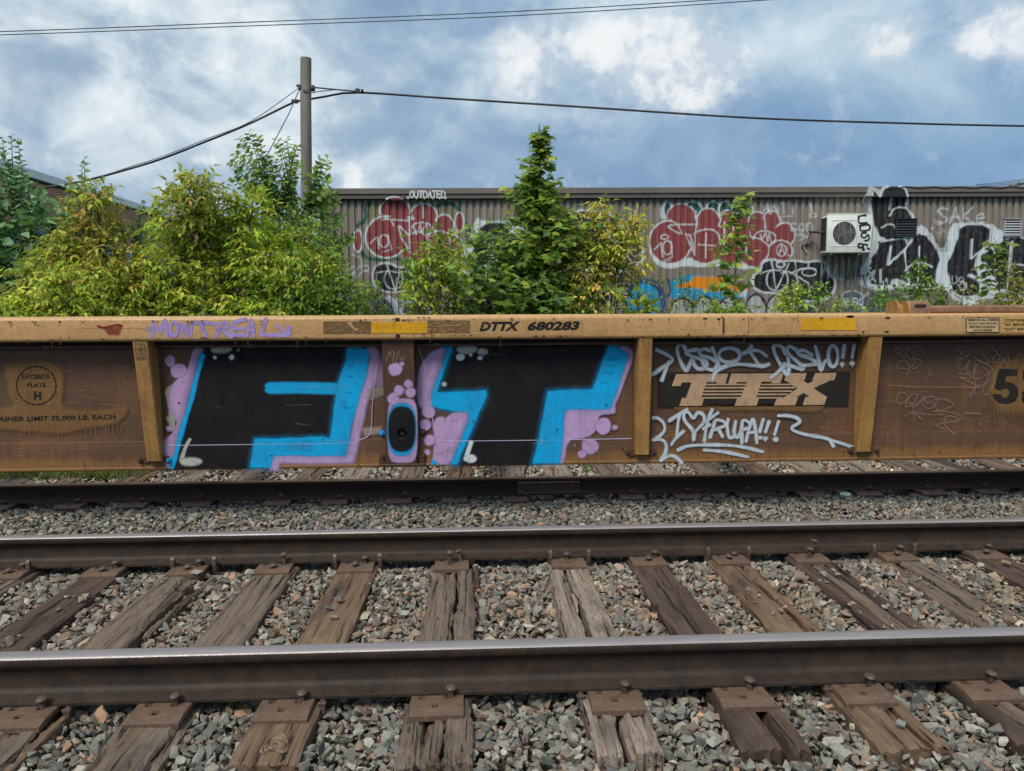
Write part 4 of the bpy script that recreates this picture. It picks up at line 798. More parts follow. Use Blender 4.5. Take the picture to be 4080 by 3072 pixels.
_q = [(1700, 330), (1735, 305), (1800, 308), (1850, 330), (1882, 370), (1862, 560), (1800, 740), (1740, 960), (1700, 1180), (1680, 1250), (1060, 1245), (1030, 1352), (860, 1352), (882, 1200), (900, 1105), (1250, 1095), (1490, 1085), (1548, 1100), (1580, 900), (1605, 700), (1640, 560), (1688, 430)]; p.fill(_q, BLUE, 60, 0.4)
p.fill(_q, BLUE, 14)
for yy_ in (470, 560, 700, 830): p.stroke([(1730-yy_*.06, yy_), (1820-yy_*.12, yy_+6)], 10, (0.004, 0.2, 0.45), 8, 0.35)
for yy_ in (1160, 1180, 1200): p.stroke([(1150, yy_), (1400, yy_+4)], 8, (0.05, 0.2, 0.4), 6, 0.4)
PALE = (0.42, 0.43, 0.38)
p.ell(605, 325, 86, 36, PALE, 24, 0.95).ell(555, 400, 14, 13, WHITE, 12).ell(700, 398, 20, 20, WHITE, 16).ell(757, 335, 12, 13, PALE, 14, 0.6)
p.stroke([(338, 1110), (300, 1180), (265, 1290)], 27, PALE, 12).ell(345, 1300, 92, 34, PALE, 22)
p.build('spray_letter', car, 'huge black spray-painted F with blue and lilac edges')
# --- the O on the jacking post
def mpj(px, py, lift):
    q = AY(px, py, YP-.075)
    for _ in range(2): q = AY(px, py, jyy(q.z)-.002-lift)
    return (q.x, q.y-6.485, q.z)
def sell(cx, cy, rx, ry, e=2.6, n=40): return [(cx+rx*math.copysign(abs(math.cos(a))**(2/e), math.cos(a)), cy+ry*math.copysign(abs(math.sin(a))**(2/e), math.sin(a))) for a in [2*PI*k/n for k in range(n)]]
def ringfill(p, outer, inner, col, feather, alpha=1.0):          # a ring, so that the jack hole stays open
    n = len(outer); p.k += 1; lay = p.k*.00012; b = len(p.v); ft = feather
    def pts(P, g): c = np.mean(P, 0); return [tuple(c+(np.array(q)-c)*(1+g/np.linalg.norm(np.array(q)-c))) for q in P]
    for P, g, al in ((outer, ft*.6, 0), (outer, -ft*.4, alpha), (inner, 0, alpha)):
        for q in pts(P, g) if g else P: p.v.append(p.put(p.T(q), lay)); p.c.append((*col, al))
    for r in (0, 1):
        for i in range(n): j = (i+1) % n; p.f.append((b+r*n+i, b+r*n+j, b+(r+1)*n+j)); p.f.append((b+r*n+i, b+(r+1)*n+j, b+(r+1)*n+i))
hole = [(200+72*math.cos(2*PI*k/40)*.99/1.0*0.58, 963+42*math.sin(2*PI*k/40)) for k in range(40)]
p = Paint(mpj, **C_)
ringfill(p, sell(205, 940, 116, 252, 4.5), hole, LILAC, 14, 0.92)
p.ell(148, 458, 52, 50, LILAC).ell(178, 622, 38, 38, LILAC).ell(252, 572, 32, 30, LILAC).ell(268, 640, 38, 36, LILAC).ell(135, 690, 45, 45, LILAC).ell(200, 415, 15, 14, LILAC)
ringfill(p, sell(200, 930, 112, 207), hole, BLUE, 18); ringfill(p, sell(200, 928, 104, 176), hole, BLACK, 18)
for st in ([(75, 400), (100, 320)], [(135, 360), (110, 350), (115, 320), (140, 325), (128, 400)], [(145, 410), (185, 310)], [(185, 360), (190, 385), (215, 350)], [(200, 390), (235, 365)]): p.stroke(st, 5, (0.3, 0.24, 0.19), alpha=0.8)
p.build('spray_letter', jack, 'small black spray-painted O ringed in blue round the jack hole')
# --- the T
p = Paint(PNL, **C_)
p.fill([(430, 325), (480, 300), (590, 268), (570, 380), (520, 480), (450, 640), (450, 780), (335, 770), (318, 640), (330, 480), (370, 390)], LILAC, 20, 0.92, 1)
p.ell(410, 790, 50, 48, LILAC).ell(385, 895, 42, 44, LILAC).ell(418, 1015, 42, 42, LILAC).ell(400, 1110, 22, 22, LILAC)
p.fill([(540, 850), (620, 785), (745, 800), (730, 860), (690, 960), (640, 1080), (600, 1203), (440, 1203), (450, 1120), (462, 980), (440, 900), (470, 840), (520, 830)], LILAC, 18, 0.95, 1)
p.fill([(440, 1165), (490, 1205), (430, 1205)], BLUE, 10)
p.ell(560, 282, 40, 18, BLUE, 16, 0.8)
_q = [(600, 262), (1840, 262), (1790, 400), (1712, 618), (1362, 628), (1330, 780), (1280, 1000), (1235, 1203), (640, 1205), (700, 1010), (780, 830), (872, 640), (478, 642), (530, 480), (580, 350)]; p.fill(_q, BLACK, 120, 0.55)
p.fill(_q, BLACK, 42, 0.985)
_q = [(560, 290), (600, 264), (585, 330), (525, 480), (475, 640), (700, 632), (860, 622), (868, 660), (790, 840), (720, 1000), (634, 1205), (588, 1205), (650, 1060), (700, 930), (735, 850), (725, 795), (600, 785), (500, 765), (438, 740), (436, 650), (470, 560), (520, 440)]; p.fill(_q, BLUE, 60, 0.4)
p.fill(_q, BLUE, 16)
p.fill([(1890, 268), (2010, 290), (2022, 370), (1960, 520), (1905, 680), (1872, 740), (1882, 790), (1862, 805), (1745, 812), (1748, 900), (1700, 970), (1620, 1000), (1500, 1010), (1478, 1190), (1430, 1195), (1450, 1000), (1470, 800), (1490, 760), (1820, 760), (1880, 560), (1960, 345)], LILAC, 18, 0.95, 1)
p.ell(1785, 905, 60, 62, LILAC).ell(1680, 1065, 64, 62, LILAC).ell(1618, 1125, 32, 28, LILAC).ell(1875, 915, 20, 17, LILAC)
_q = [(1835, 262), (1880, 270), (1980, 345), (1930, 500), (1870, 680), (1832, 768), (1505, 772), (1480, 800), (1462, 1000), (1440, 1195), (1230, 1197), (1270, 1030), (1310, 840), (1350, 632), (1500, 622), (1702, 612), (1760, 450), (1812, 320)]; p.fill(_q, BLUE, 60, 0.4)
p.fill(_q, BLUE, 16)
p.ell(710, 300, 78, 34, PALE, 20).ell(835, 318, 38, 26, PALE, 16).ell(660, 362, 32, 26, WHITE, 12).ell(742, 343, 12, 11, WHITE, 8).ell(815, 368, 18, 14, WHITE, 10).ell(533, 575, 16, 14, WHITE, 16, 0.7)
p.stroke([(745, 1030), (722, 1100), (700, 1165)], 26, WHITE, 12).ell(740, 1160, 48, 28, WHITE, 16)
for yy_ in (380, 430, 480, 560): p.stroke([(1820-(yy_-380)*.3, yy_), (1890-(yy_-380)*.35, yy_+4)], 9, (0.004, 0.2, 0.45), 8, 0.35)
for x_, y_, l_ in ((1560, 1005, 60), (1620, 1008, 34), (700, 785, 26), (1300, 1000, 30), (835, 345, 22)): p.stroke([(x_, y_), (x_+1, y_+l_)], 6, LILAC, 5, .8)
p.build('spray_letter', car, 'huge black spray-painted T with blue and lilac edges')
# --- pale tag round the logo, upper and lower
# logo plate
p = Paint(PNL, **D_); p.fill([(265, 622), (1943, 612), (1927, 912), (260, 925)], INK, 2); p.build('logo_plate', car, 'black stencilled logo field')
q = Paint(PNL, lift=.0006, **D_)
q.fill([(425, 637), (880, 633), (853, 722), (780, 722), (783, 705), (692, 706), (645, 838), (668, 852), (648, 913), (452, 915), (477, 845), (512, 845), (560, 708), (475, 710), (462, 740), (387, 742)], TAN, 2)
q.fill([(908, 632), (1362, 630), (1335, 716), (1255, 716), (1260, 702), (1172, 704), (1125, 836), (1148, 850), (1128, 911), (937, 913), (958, 850), (990, 838), (1040, 705), (955, 706), (950, 720), (880, 720)], TAN, 2)
q.fill([(1388, 630), (1565, 628), (1545, 690), (1530, 692), (1575, 720), (1635, 692), (1615, 690), (1640, 628), (1826, 626), (1806, 690), (1775, 690), (1625, 760), (1700, 810), (1742, 836), (1718, 905), (1530, 907), (1555, 838), (1590, 835), (1540, 800), (1475, 838), (1490, 838), (1465, 909), (1280, 910), (1305, 848), (1370, 838), (1485, 762), (1440, 735), (1385, 695), (1370, 695)], TAN, 2)
for ya, yb_, xr in ((722, 734, 1425), (749, 763, 1462), (780, 793, 1440), (808, 821, 1400), (838, 850, 1350)):
    la = lambda y: 690-(y-706)*.35; ra = lambda y: 1042-(y-705)*.36; lb = lambda y: 1170-(y-704)*.35
    q.fill([(la(ya)-4, ya), (ra(ya)+4, ya-1), (ra(yb_)+4, yb_-1), (la(yb_)-4, yb_)], TAN, 2).fill([(lb(ya)-4, ya), (xr, ya-1), (xr, yb_-1), (lb(yb_)-4, yb_)], TAN, 2)
q.build('logo_lettering', car, 'tan slanted TTX railcar lettering with speed stripes')
w = Paint(PNL, lift=.004, **D_); WH = (0.50, 0.55, 0.60)
for st in ([(255, 425), (330, 460), (390, 500), (380, 530), (290, 590), (222, 640)], [(360, 530), (335, 600), (300, 690)], [(560, 505), (540, 560), (515, 605), (480, 560), (445, 480), (435, 410), (455, 380), (490, 390), (518, 450)],
           [(620, 425), (560, 430), (508, 450), (560, 480), (620, 500), (690, 530), (680, 580), (620, 590), (580, 550), (575, 510)], [(722, 432), (670, 418), (630, 440), (640, 470), (720, 495), (780, 530), (795, 570), (750, 600), (690, 585), (650, 525)], [(742, 405), (762, 460), (790, 530), (768, 590)],
           [(980, 465), (1040, 445), (1080, 400), (1075, 368)], [(1020, 452), (1100, 430), (1160, 440), (1212, 478)], [(1070, 445), (1110, 500), (1145, 552)], [(745, 680), (770, 620), (850, 572), (950, 550), (1100, 560), (1190, 565), (1235, 550)],
           [(1385, 465), (1350, 400), (1300, 380), (1275, 400), (1292, 470), (1340, 560), (1395, 640), (1410, 560), (1402, 490)], [(1480, 430), (1420, 395), (1395, 412), (1402, 450), (1450, 500), (1520, 560), (1528, 592), (1450, 572), (1370, 545)],
           [(1612, 470), (1540, 430), (1490, 442), (1502, 468), (1580, 490), (1640, 525), (1690, 545), (1600, 555), (1530, 562)], [(1640, 395), (1662, 470), (1690, 598), (1722, 530), (1752, 510)], [(1895, 382), (1880, 490)], [(1982, 375), (1962, 490)], [(1252, 668), (1300, 632), (1372, 562)]): w.stroke(st, 28, WH, 12)
w.arc(890, 472, 92, 62, -20, 340, 28, WH, feather=12).arc(1795, 480, 42, 92, -120, 240, 28, WH, feather=12); w.ell(1875, 550, 18, 16, WH).ell(1962, 542, 22, 18, WH)
for x, y in ((745, 690), (1690, 605), (1393, 650), (645, 540), (1875, 570), (1965, 562)): w.stroke([(x, y-12), (x, y+14)], 6, WH, 3)
w.build('spray_tag', car, 'looping pale spray tag above the black logo field')
w = Paint(PNL, lift=.004, **D_)
for st in ([(225, 1020), (262, 1020), (312, 1060), (326, 1120), (290, 1170), (230, 1210)], [(222, 1212), (300, 1210), (336, 1250), (332, 1320), (290, 1392)], [(290, 1392), (360, 1350), (420, 1360), (475, 1410)], [(365, 1045), (430, 1000), (520, 945)], [(455, 985), (440, 1080), (430, 1190)], [(385, 1250), (420, 1200), (490, 1135)],
           [(575, 1195), (570, 1130), (505, 1050), (492, 990), (530, 968), (575, 1022), (612, 975), (660, 990), (670, 1050), (620, 1110), (590, 1150), (582, 1210)], [(740, 945), (710, 1020), (685, 1120), (672, 1220)], [(790, 975), (705, 1038)], [(662, 1115), (720, 1078)],
           [(720, 1190), (750, 1100), (770, 1040), (830, 1046), (860, 1078), (800, 1110), (760, 1120)], [(790, 1110), (830, 1182)], [(880, 1030), (872, 1100), (890, 1190), (932, 1180)], [(945, 1050), (932, 1140), (955, 1190), (985, 1150), (1000, 1060)], [(1000, 1238), (1000, 1120), (1010, 1040), (1060, 1060), (1068, 1100), (1012, 1122)],
           [(1036, 1222), (1062, 1120), (1095, 1030), (1120, 1140), (1130, 1238)], [(1050, 1150), (1120, 1142)], [(1185, 1032), (1155, 1140)], [(1236, 1052), (1206, 1142)], [(1320, 1052), (1285, 1165)],
           [(1320, 1000), (1400, 1000), (1480, 1020), (1502, 1058), (1440, 1100), (1452, 1130), (1560, 1165), (1700, 1190), (1800, 1220), (1950, 1270), (1995, 1312)], [(1772, 1220), (1800, 1268)], [(440, 1300), (530, 1265), (700, 1255), (900, 1260), (1050, 1282), (1180, 1315)], [(670, 1300), (800, 1310), (920, 1330), (1050, 1360)]): w.stroke(st, 25, WH, 10)
w.ell(1160, 1192, 17, 14, WH).ell(1205, 1200, 20, 17, WH).ell(1295, 1207, 24, 19, WH)
for x, y in ((385, 1255), (568, 1215), (675, 1225), (1000, 1240), (1125, 1240), (1205, 1218), (1035, 1226)): w.stroke([(x, y-8), (x+1, y+10)], 7, WH, 3)
w.build('spray_tag', car, 'pale sprayed words I heart FARLOPA with two underlines below the logo field')
# --- chord lettering and marks
CHD = mpl(YF-.0015)
p = Paint(CHD, **B_)
for st in ([(10, 215), (22, 95), (80, 185), (125, 75), (142, 218)], [(275, 218), (270, 95), (342, 215), (352, 105)], [(352, 105), (450, 98), (560, 112)], [(432, 108), (480, 222)], [(570, 215), (585, 112)], [(585, 112), (655, 92), (668, 135), (590, 165)], [(620, 165), (700, 222)], [(820, 70), (715, 95), (705, 205), (825, 208)], [(705, 150), (800, 148)], [(830, 215), (872, 75), (892, 215)], [(835, 160), (890, 160)], [(998, 68), (952, 205), (1100, 205), (1195, 208)], [(1095, 125), (1150, 175), (1195, 208), (1200, 140)]):
    p.stroke(st, 30, (0.36, 0.27, 0.56), 9, 0.97, sharp=True)
p.arc(200, 152, 34, 58, 0, 350, 30, (0.36, 0.27, 0.56), feather=9); p.ell(-18, 150, 12, 14, (0.36, 0.27, 0.56)).ell(1195, 145, 22, 14, (0.36, 0.27, 0.56))
p.build('spray_tag', car, 'lilac sprayed word MONTREAL on the top chord')
p = Paint(CHD, **A_); p.stroke([(845, 215), (900, 228), (1000, 205), (1048, 210)], 16, RED, 6, 0.9).fill([(895, 235), (1055, 210), (1030, 292), (935, 290)], RED, 14, 0.6); p.build('red_smear', car, 'red paint smear on the top chord, left of the lilac word')
def rect_part(name, mp, z, x0, y0, x1, y1, col, lift=0, label=None, sl=-0.0045, mat=None, thick=0.0015):
    P = [(z['ox']+x/z['sc'], z['oy']+y/z['sc']) for x, y in ((x0, y0), (x1, y0), (x1, y1), (x0, y1))]; f = [mp(px, py, lift+thick) for px, py in P]; bk = [mp(px, py, lift) for px, py in P]
    b = MB(); b.add(f+bk, [(0, 1, 2, 3), (7, 6, 5, 4), (0, 4, 5, 1), (1, 5, 6, 2), (2, 6, 7, 3), (3, 7, 4, 0)]); o = b.build(name, mat, car)
    if label: o['label'] = label
    return o
def polyp(name, P, col, label=None, alpha=1.0, lift=0, f=3, z=None): p = Paint(CHD, lift=lift, **z); p.fill(P, col, f, alpha); return p.build(name, car, label)
rf1 = rect_part('reflector', CHD, C_, -40, 86, 400, 172, 0, label='yellow reflective strip above the jacking post', mat=M['reflector']); rf2 = rect_part('reflector', CHD, D_, 1520, 148, 1998, 253, 0, label='yellow reflective strip near the right end', mat=M['reflector'])
for rf, z, xs, y in ((rf1, C_, (-80, 8, 92, 187, 280, 375), 128), (rf2, D_, (1610, 1712, 1813, 1915), 198)):
    p = Paint(CHD, lift=.0018, **z); [p.stroke([(x, y-10), (x, y+10)], 3, (0.25, 0.11, 0.005), 1) for x in xs]; p.build('reflector_ticks', rf)
polyp('old_label', [(1492, 88), (1905, 88), (1900, 195), (1492, 195)], (0.165, 0.095, 0.045), 'worn brown ghost of an old label left of the yellow strip', 0.95, z=B_); polyp('old_label', [(402, 72), (735, 72), (735, 172), (402, 172)], (0.20, 0.115, 0.05), 'scraped brown remains of a sticker right of the yellow strip', 0.9, z=C_)
p = Paint(CHD, lift=.0004, **C_)
for k in range(60): x, y = random.uniform(405, 725), random.uniform(78, 165); p.stroke([(x, y), (x+random.uniform(-25, 25), y+random.uniform(-8, 8))], 5, (0.45, 0.27, 0.12), 2, 0.8)
for k in range(14): x = random.uniform(180, 770); p.stroke([(x, random.choice((52, 186, 192))), (x+random.uniform(5, 30), random.choice((50, 190)))], 5, (0.035, 0.02, 0.016), 2, 0.8) if False else p.ell(x, random.choice((52, 184, 192)), random.uniform(4, 14), 4, (0.035, 0.02, 0.016), 2)
p.build('paint_scrapes', car)['kind'] = 'stuff'
p = Paint(CHD, lift=.0004, **B_)
for k in range(26): x, y = random.uniform(1500, 1890), random.uniform(95, 188); p.stroke([(x, y), (x+random.uniform(-25, 25), y+random.uniform(-12, 8))], 5, (0.42, 0.25, 0.11), 2, 0.8)
p.fill([(1690, 98), (1745, 92), (1740, 118), (1770, 150), (1800, 150), (1780, 175), (1765, 165)], (0.45, 0.26, 0.11), 3); p.build('paint_scrapes', car)['kind'] = 'stuff'
p = Paint(CHD, lift=.0008, **C_); p.fill([(148, 52), (182, 52), (182, 78), (148, 78)], INK, 2).fill([(150, 182), (184, 182), (184, 212), (150, 212)], INK, 2); p.build('centre_mark', car, 'black centre marks above and below the yellow strip')
polyp('clean_patch', [(735, 70), (1625, 70), (1625, 188), (735, 182)], (0.53, 0.32, 0.135), 'cleaner tan patch behind the car number', 0.75, z=C_, f=8)
p = Paint(CHD, **D_)   # chips and rust
for x, y, rx, ry in ((678, 152, 20, 7), (798, 157, 14, 9), (1945, 134, 34, 9), (2060, 270, 8, 7), (830, 140, 12, 4), (532, 288, 10, 4), (1015, 158, 6, 4)): p.ell(x, y, rx, ry, (0.05, 0.025, 0.018), 4)
p.fill([(832, 150), (848, 150), (848, 288), (830, 288)], (0.09, 0.04, 0.028), 4); p.stroke([(1060, 130), (1057, 285)], 5, (0.22, 0.12, 0.06), 3, 0.8)
for x in (682, 800): p.stroke([(x, 165), (x+1, 215)], 4, (0.12, 0.055, 0.03), 4, 0.5)
p.build('rust_chips', car)
p = Paint(CHD, **A_)
for x, y, rx, ry in ((515, 178, 9, 7), (715, 182, 8, 4), (1362, 180, 6, 5), (595, 318, 7, 4)): p.ell(x, y, rx, ry, (0.05, 0.025, 0.018), 4)
p.stroke([(700, 233), (1250, 236)], 3, (0.2, 0.11, 0.06), 3, 0.6).stroke([(513, 180), (514, 210)], 4, (0.1, 0.05, 0.03), 3, 0.6); p.build('rust_chips', car)
p = Paint(CHD, **E_)
for x, y, rx, ry in ((495, 222, 22, 8), (485, 337, 18, 8), (183, 210, 30, 7), (292, 340, 8, 6)): p.ell(x, y, rx, ry, (0.06, 0.03, 0.02), 5)
p.build('rust_chips', car)
p = Paint(CHD, sc=1.0, ox=0, oy=0); rc = random.Random(5)
for k in range(90):
    x = rc.uniform(-300, 4400); top = rc.random() < .4; y = (1272 if top else 1343)-(x-2040)*.0045+rc.uniform(-3, 5); p.ell(x, y, rc.uniform(2, 9), rc.uniform(1.5, 3.5), (0.055, 0.027, 0.019), 2, .9)
    if rc.random() < .25: p.stroke([(x, y), (x+rc.uniform(-1, 1), y+rc.uniform(14, 40))], 2.5, (0.16, 0.075, 0.035), 2, .45)
for k in range(40):
    x = rc.uniform(-300, 4300); y = rc.uniform(1285, 1340)-(x-2040)*.0045; l = rc.uniform(15, 130); p.stroke([(x, y), (x+l, y-l*.005+rc.uniform(-5, 5))], 1.6, rc.choice([(0.66, 0.42, 0.2), (0.22, 0.11, 0.05)]), 1, .55)
p.build('rust_chips', car)['kind'] = 'stuff'
p = Paint(PNL, sc=1.0, ox=0, oy=0, lift=.0012)
for k in range(120):
    x = rc.uniform(-300, 4400); y = rc.uniform(1400, 1850)-(x-2040)*.012; 
    if rc.random() < .5: l = rc.uniform(20, 120); p.stroke([(x, y), (x+l, y+rc.uniform(-8, 8))], 1.5, (0.34, 0.2, 0.1), 1, .4)
    else: p.ell(x, y, rc.uniform(1.5, 5), rc.uniform(1.5, 4), (0.04, 0.02, 0.015), 2, .9)
p.build('scratches', car)['kind'] = 'stuff'
# block lettering from the built-in typeface, mapped on to the steel
def lettering(s, mp, z, x0, y0, x1, y1, slope=0.0, shear=0.0, col=(0.014, 0.012, 0.012), bold=0.018, lift=0.0012, label=None, name='stencil_text', parent=None, res=2):
    cu = bpy.data.curves.new('t', 'FONT'); cu.body = s; cu.offset = bold; cu.resolution_u = res; o = bpy.data.objects.new('t', cu); SC.collection.objects.link(o); bpy.context.view_layer.update()
    me = o.evaluated_get(bpy.context.evaluated_depsgraph_get()).to_mesh(); V = np.array([v.co[:] for v in me.vertices]); F = []
    for f in me.polygons:
        vs = list(f.vertices); F += [(vs[0], vs[i], vs[i+1]) for i in range(1, len(vs)-1)]
    o.to_mesh_clear(); bpy.data.objects.remove(o); bpy.data.curves.remove(cu)
    mn, mx = V.min(0), V.max(0); U = (V[:, 0]-mn[0])/(mx[0]-mn[0]); T = (V[:, 1]-mn[1])/(mx[1]-mn[1]); out = []
    for u, t in zip(U, T):
        x = x0+u*(x1-x0)+shear*(t-0.0)*(y1-y0); y = y1-t*(y1-y0)+slope*(u-.0)*(x1-x0); out.append(mp(z['ox']+x/z['sc'], z['oy']+y/z['sc'], lift))
    o = np_mesh(name, np.array(out), np.array(F), M['print'], parent or car, col=np.repeat([(*col, 1)], len(out), 0))
    if label: o['label'] = label
    return o
SL = -0.010
lettering('DTTX', CHD, C_, 808, 84, 1108, 158, SL, 0.34, bold=0.05, label='black slanted reporting mark DTTX'); lettering('680283', CHD, C_, 1178, 80, 1585, 154, SL, 0.34, bold=0.05, label='black slanted car number 680283')
lettering('EXCEEDS', PNL, A_, 184, 634, 426, 672, SL, bold=.035); lettering('PLATE', PNL, A_, 232, 705, 398, 744, SL, bold=.035); lettering('H', PNL, A_, 292, 778, 356, 856, 0, bold=.05)
p = Paint(PNL, lift=.001, **A_); p.arc(314, 730, 171, 164, 0, 360, 12, INK, feather=2, closed=False)
p.build('stencil_ring', car, 'thin black ring round the words EXCEEDS PLATE H')
p = Paint(PNL, lift=.0003, **A_)
for k in range(70):
    x, y = random.uniform(140, 510), random.uniform(560, 900); a = random.choice((0, PI/2))+random.uniform(-.4, .4); l = random.uniform(12, 32); p.stroke([(x, y), (x+l*math.cos(a), y+l*math.sin(a))], 2.5, (0.40, 0.235, 0.09), 1.5, 0.7)
p.build('crackled_paint', car)
lettering('CONTAINER LIMIT 75,000 LB. EACH', PNL, A_, -240, 1003, 998, 1054, -0.020, bold=.028, label='black stencil CONTAINER LIMIT 75,000 LB. EACH')
rect_part('warning_label', CHD, E_, 1142, 218, 1420, 345, 0, mat=flat('label_black', INK, 0.5)); rect_part('warning_label', CHD, E_, 1149, 225, 1413, 338, 0, lift=.0016, mat=flat('label_tan', (0.50, 0.36, 0.18), 0.5), thick=.0005, label='tan warning label with a black border')
for s_, a, b_, y in (('REMOVE ALL DEBRIS', 1160, 1411, 230), ('FROM WELL FLOOR', 1165, 1400, 259), ('BEFORE LOADING', 1172, 1388, 288), ('CONTAINERS', 1198, 1360, 315)): lettering(s_, CHD, E_, a, y, b_, y+18, -0.006, bold=.03, lift=.003)
rect_part('warning_label', CHD, E_, 1440, 215, 1720, 342, 0, lift=0, mat=flat('label_ochre', (0.50, 0.30, 0.10), 0.5), thick=.0008, label='ochre warning label cut by the right edge')
for s_, a, b_, y in (('CONTAINERS', 1463, 1670, 230), ('"IN" BEFORE', 1458, 1655, 266), ('"OUT" BEFORE', 1456, 1690, 304)): lettering(s_, CHD, E_, a, y, b_, y+24, -0.006, bold=.02, lift=.002)
p = Paint(PNL, lift=.0012, **E_); p.fill([(1418, 645), (1570, 645), (1568, 703), (1475, 703), (1468, 760), (1490, 752), (1540, 765), (1572, 805), (1578, 860), (1550, 915), (1485, 938), (1410, 925), (1372, 890), (1360, 852), (1430, 857), (1450, 885), (1482, 880), (1505, 850), (1500, 820), (1475, 805), (1445, 812), (1430, 824), (1380, 808)], INK, 2); p.build('stencil_text', car, 'big black numeral 5 at the right edge')
lettering("3", PNL, E_, 1608, 645, 1820, 938, -0.008, bold=.06, label='big black numeral 3 cut by the right edge')
# thin scratched chalk tags on the right bay
p = Paint(PNL, lift=.0015, **E_); CH = (0.30, 0.25, 0.21)
for st in ([(600, 460), (565, 470), (560, 510), (590, 520), (615, 480), (585, 480), (590, 540), (620, 550), (650, 500), (640, 470), (680, 500), (760, 540), (790, 535), (770, 480), (715, 445)], [(600, 500), (625, 545), (640, 560), (650, 520), (670, 560), (700, 570), (705, 520), (715, 560), (770, 570), (760, 610), (720, 640), (690, 630), (740, 560)], [(570, 640), (580, 590), (630, 580), (672, 610), (665, 660), (640, 692), (670, 650), (600, 640)],
           [(1080, 465), (1058, 490), (1110, 515), (1060, 570), (1120, 550), (1170, 530), (1140, 500), (1115, 500)], [(1170, 520), (1080, 590), (1085, 650), (1130, 640), (1170, 580), (1150, 640), (1160, 680), (1210, 670), (1240, 600)], [(1180, 500), (1250, 510), (1330, 580), (1290, 600), (1220, 560), (1180, 500)], [(1220, 580), (1210, 720), (1300, 700), (1360, 640), (1240, 570)], [(1080, 680), (1160, 690), (1185, 720), (1090, 715), (1150, 740), (1270, 785), (1330, 690), (1290, 630)], [(1225, 740), (1215, 850), (1230, 860)], [(1145, 800), (1255, 800)], [(1220, 790), (1175, 880)], [(1330, 740), (1290, 800), (1300, 860), (1370, 780), (1370, 650)],
           [(1360, 465), (1420, 550), (1390, 590), (1360, 580), (1400, 520), (1440, 560), (1450, 590), (1490, 520), (1500, 580), (1550, 590), (1570, 530), (1620, 540)], [(1590, 490), (1585, 560)],
           [(650, 850), (600, 840), (568, 890), (590, 935), (640, 910), (670, 870), (640, 955), (700, 940), (740, 860), (690, 860), (670, 900), (700, 960), (760, 920), (800, 870)], [(800, 880), (780, 930), (830, 975), (890, 940), (900, 890), (840, 870), (800, 910), (860, 920)], [(880, 900), (890, 960), (920, 1020)], [(880, 900), (960, 895), (1040, 940), (960, 980), (870, 995), (1000, 1000), (1110, 1040), (1060, 1075), (890, 1110), (1000, 1150), (1050, 1190)], [(960, 1090), (980, 1040), (1050, 1040), (1080, 1070), (1060, 1090)], [(635, 1040), (700, 1005), (810, 1020)], [(700, 985), (715, 1075)], [(715, 1010), (775, 1065)], [(960, 1100), (1040, 1190)]): p.stroke(st, 4.5, CH, 3, 0.62)
for st, al in (([(500, 780), (800, 795), (1260, 795)], .5), ([(620, 750), (680, 670), (700, 680)], .3), ([(850, 640), (835, 700), (860, 690)], .3), ([(790, 780), (810, 720), (830, 770)], .3), ([(830, 1025), (960, 1020)], .7), ([(1130, 1010), (1260, 1016)], .8), ([(1255, 1095), (1262, 1110)], .9)): p.stroke(st, 5, (0.40, 0.24, 0.12), 3, al)
p.build('chalk_scrawl', car, 'thin pale scratched scrawls on the plain brown bay at the right')
p = Paint(PNL, lift=.0015, **A_)
for st in ([(720, 820), (820, 845), (920, 860)], [(640, 880), (700, 900), (745, 950)], [(620, 880), (660, 940)], [(860, 885), (960, 895), (1060, 905)], [(100, 1275), (400, 1272)], [(440, 1300), (560, 1310)], [(100, 1330), (230, 1338)], [(650, 1275), (750, 1278)]): p.stroke(st, 4, (0.30, 0.19, 0.11), 3, 0.5)
p.stroke([(728, 1385), (735, 1440), (752, 1480)], 4, (0.03, 0.02, 0.015), 2, 0.8); p.build('scratches', car)
# writing on the left post
def mpp(px, py, lift): return mpl(YF+.012+(py-1360)/460*.09-.004)(px, py, lift)
p = Paint(mpp, **A_)
for st in ([(1165, 365), (1255, 372)], [(1165, 365), (1170, 450), (1200, 455), (1200, 395)], [(1215, 385), (1215, 450), (1255, 450), (1250, 390)], [(1170, 480), (1265, 482)], [(1175, 500), (1265, 498)], [(1230, 480), (1235, 500)], [(1168, 410), (1250, 408)]): p.stroke(st, 8, (0.11, 0.10, 0.06), 4, 0.75, sharp=True)
p.build('post_scribble', car)
# container guide and rusty bar lying on the chord at the right
b = MB(); q0, q1 = AY(3557, 1250, 5.05), AY(3612, 1250, 5.05); z0 = z_top+.001
def dome(x0, x1, y0, y1, h, rmul=1): 
    n = 12; return [((y0+y1)/2-(y1-y0)/2*math.cos(PI*k/n), z0+h*min(1, 1.25*math.sin(PI*k/n))) for k in range(n+1)]
xs = [AY(px, 1240, 5.05).x for px in (3556, 3598, 3612, 3688, 4400)]
b.prism(dome(0, 0, 4.975, 5.145, .085), 0, xs[0], xs[0]+.012).prism(dome(0, 0, 4.975, 5.145, .085), 0, xs[1], xs[1]+.014).prism([(y, z) for y, z in dome(0, 0, 5.04, 5.13, .06)], 0, xs[0]+.013, xs[1]-.001); cbuild(b, 'guide_bracket', M['post'], smooth=40, label='yellow arched bracket on the chord top at the right')
b = MB(); b.prism(dome(0, 0, 4.995, 5.13, .088), 0, xs[1]+.016, xs[3], ); o = cbuild(b, 'guide_shoe', M['rustbar'], smooth=40, label='rusty half-round shoe beside the arched bracket')
b = MB(); xm = (xs[1]+xs[3])/2+.01; b.prism(rrect(xm-.038, xm+.038, z0+.046, z0+.062, .007), 1, 4.993, 5.004); cbuild(b, 'shoe_slot', M['dark'], smooth=40)
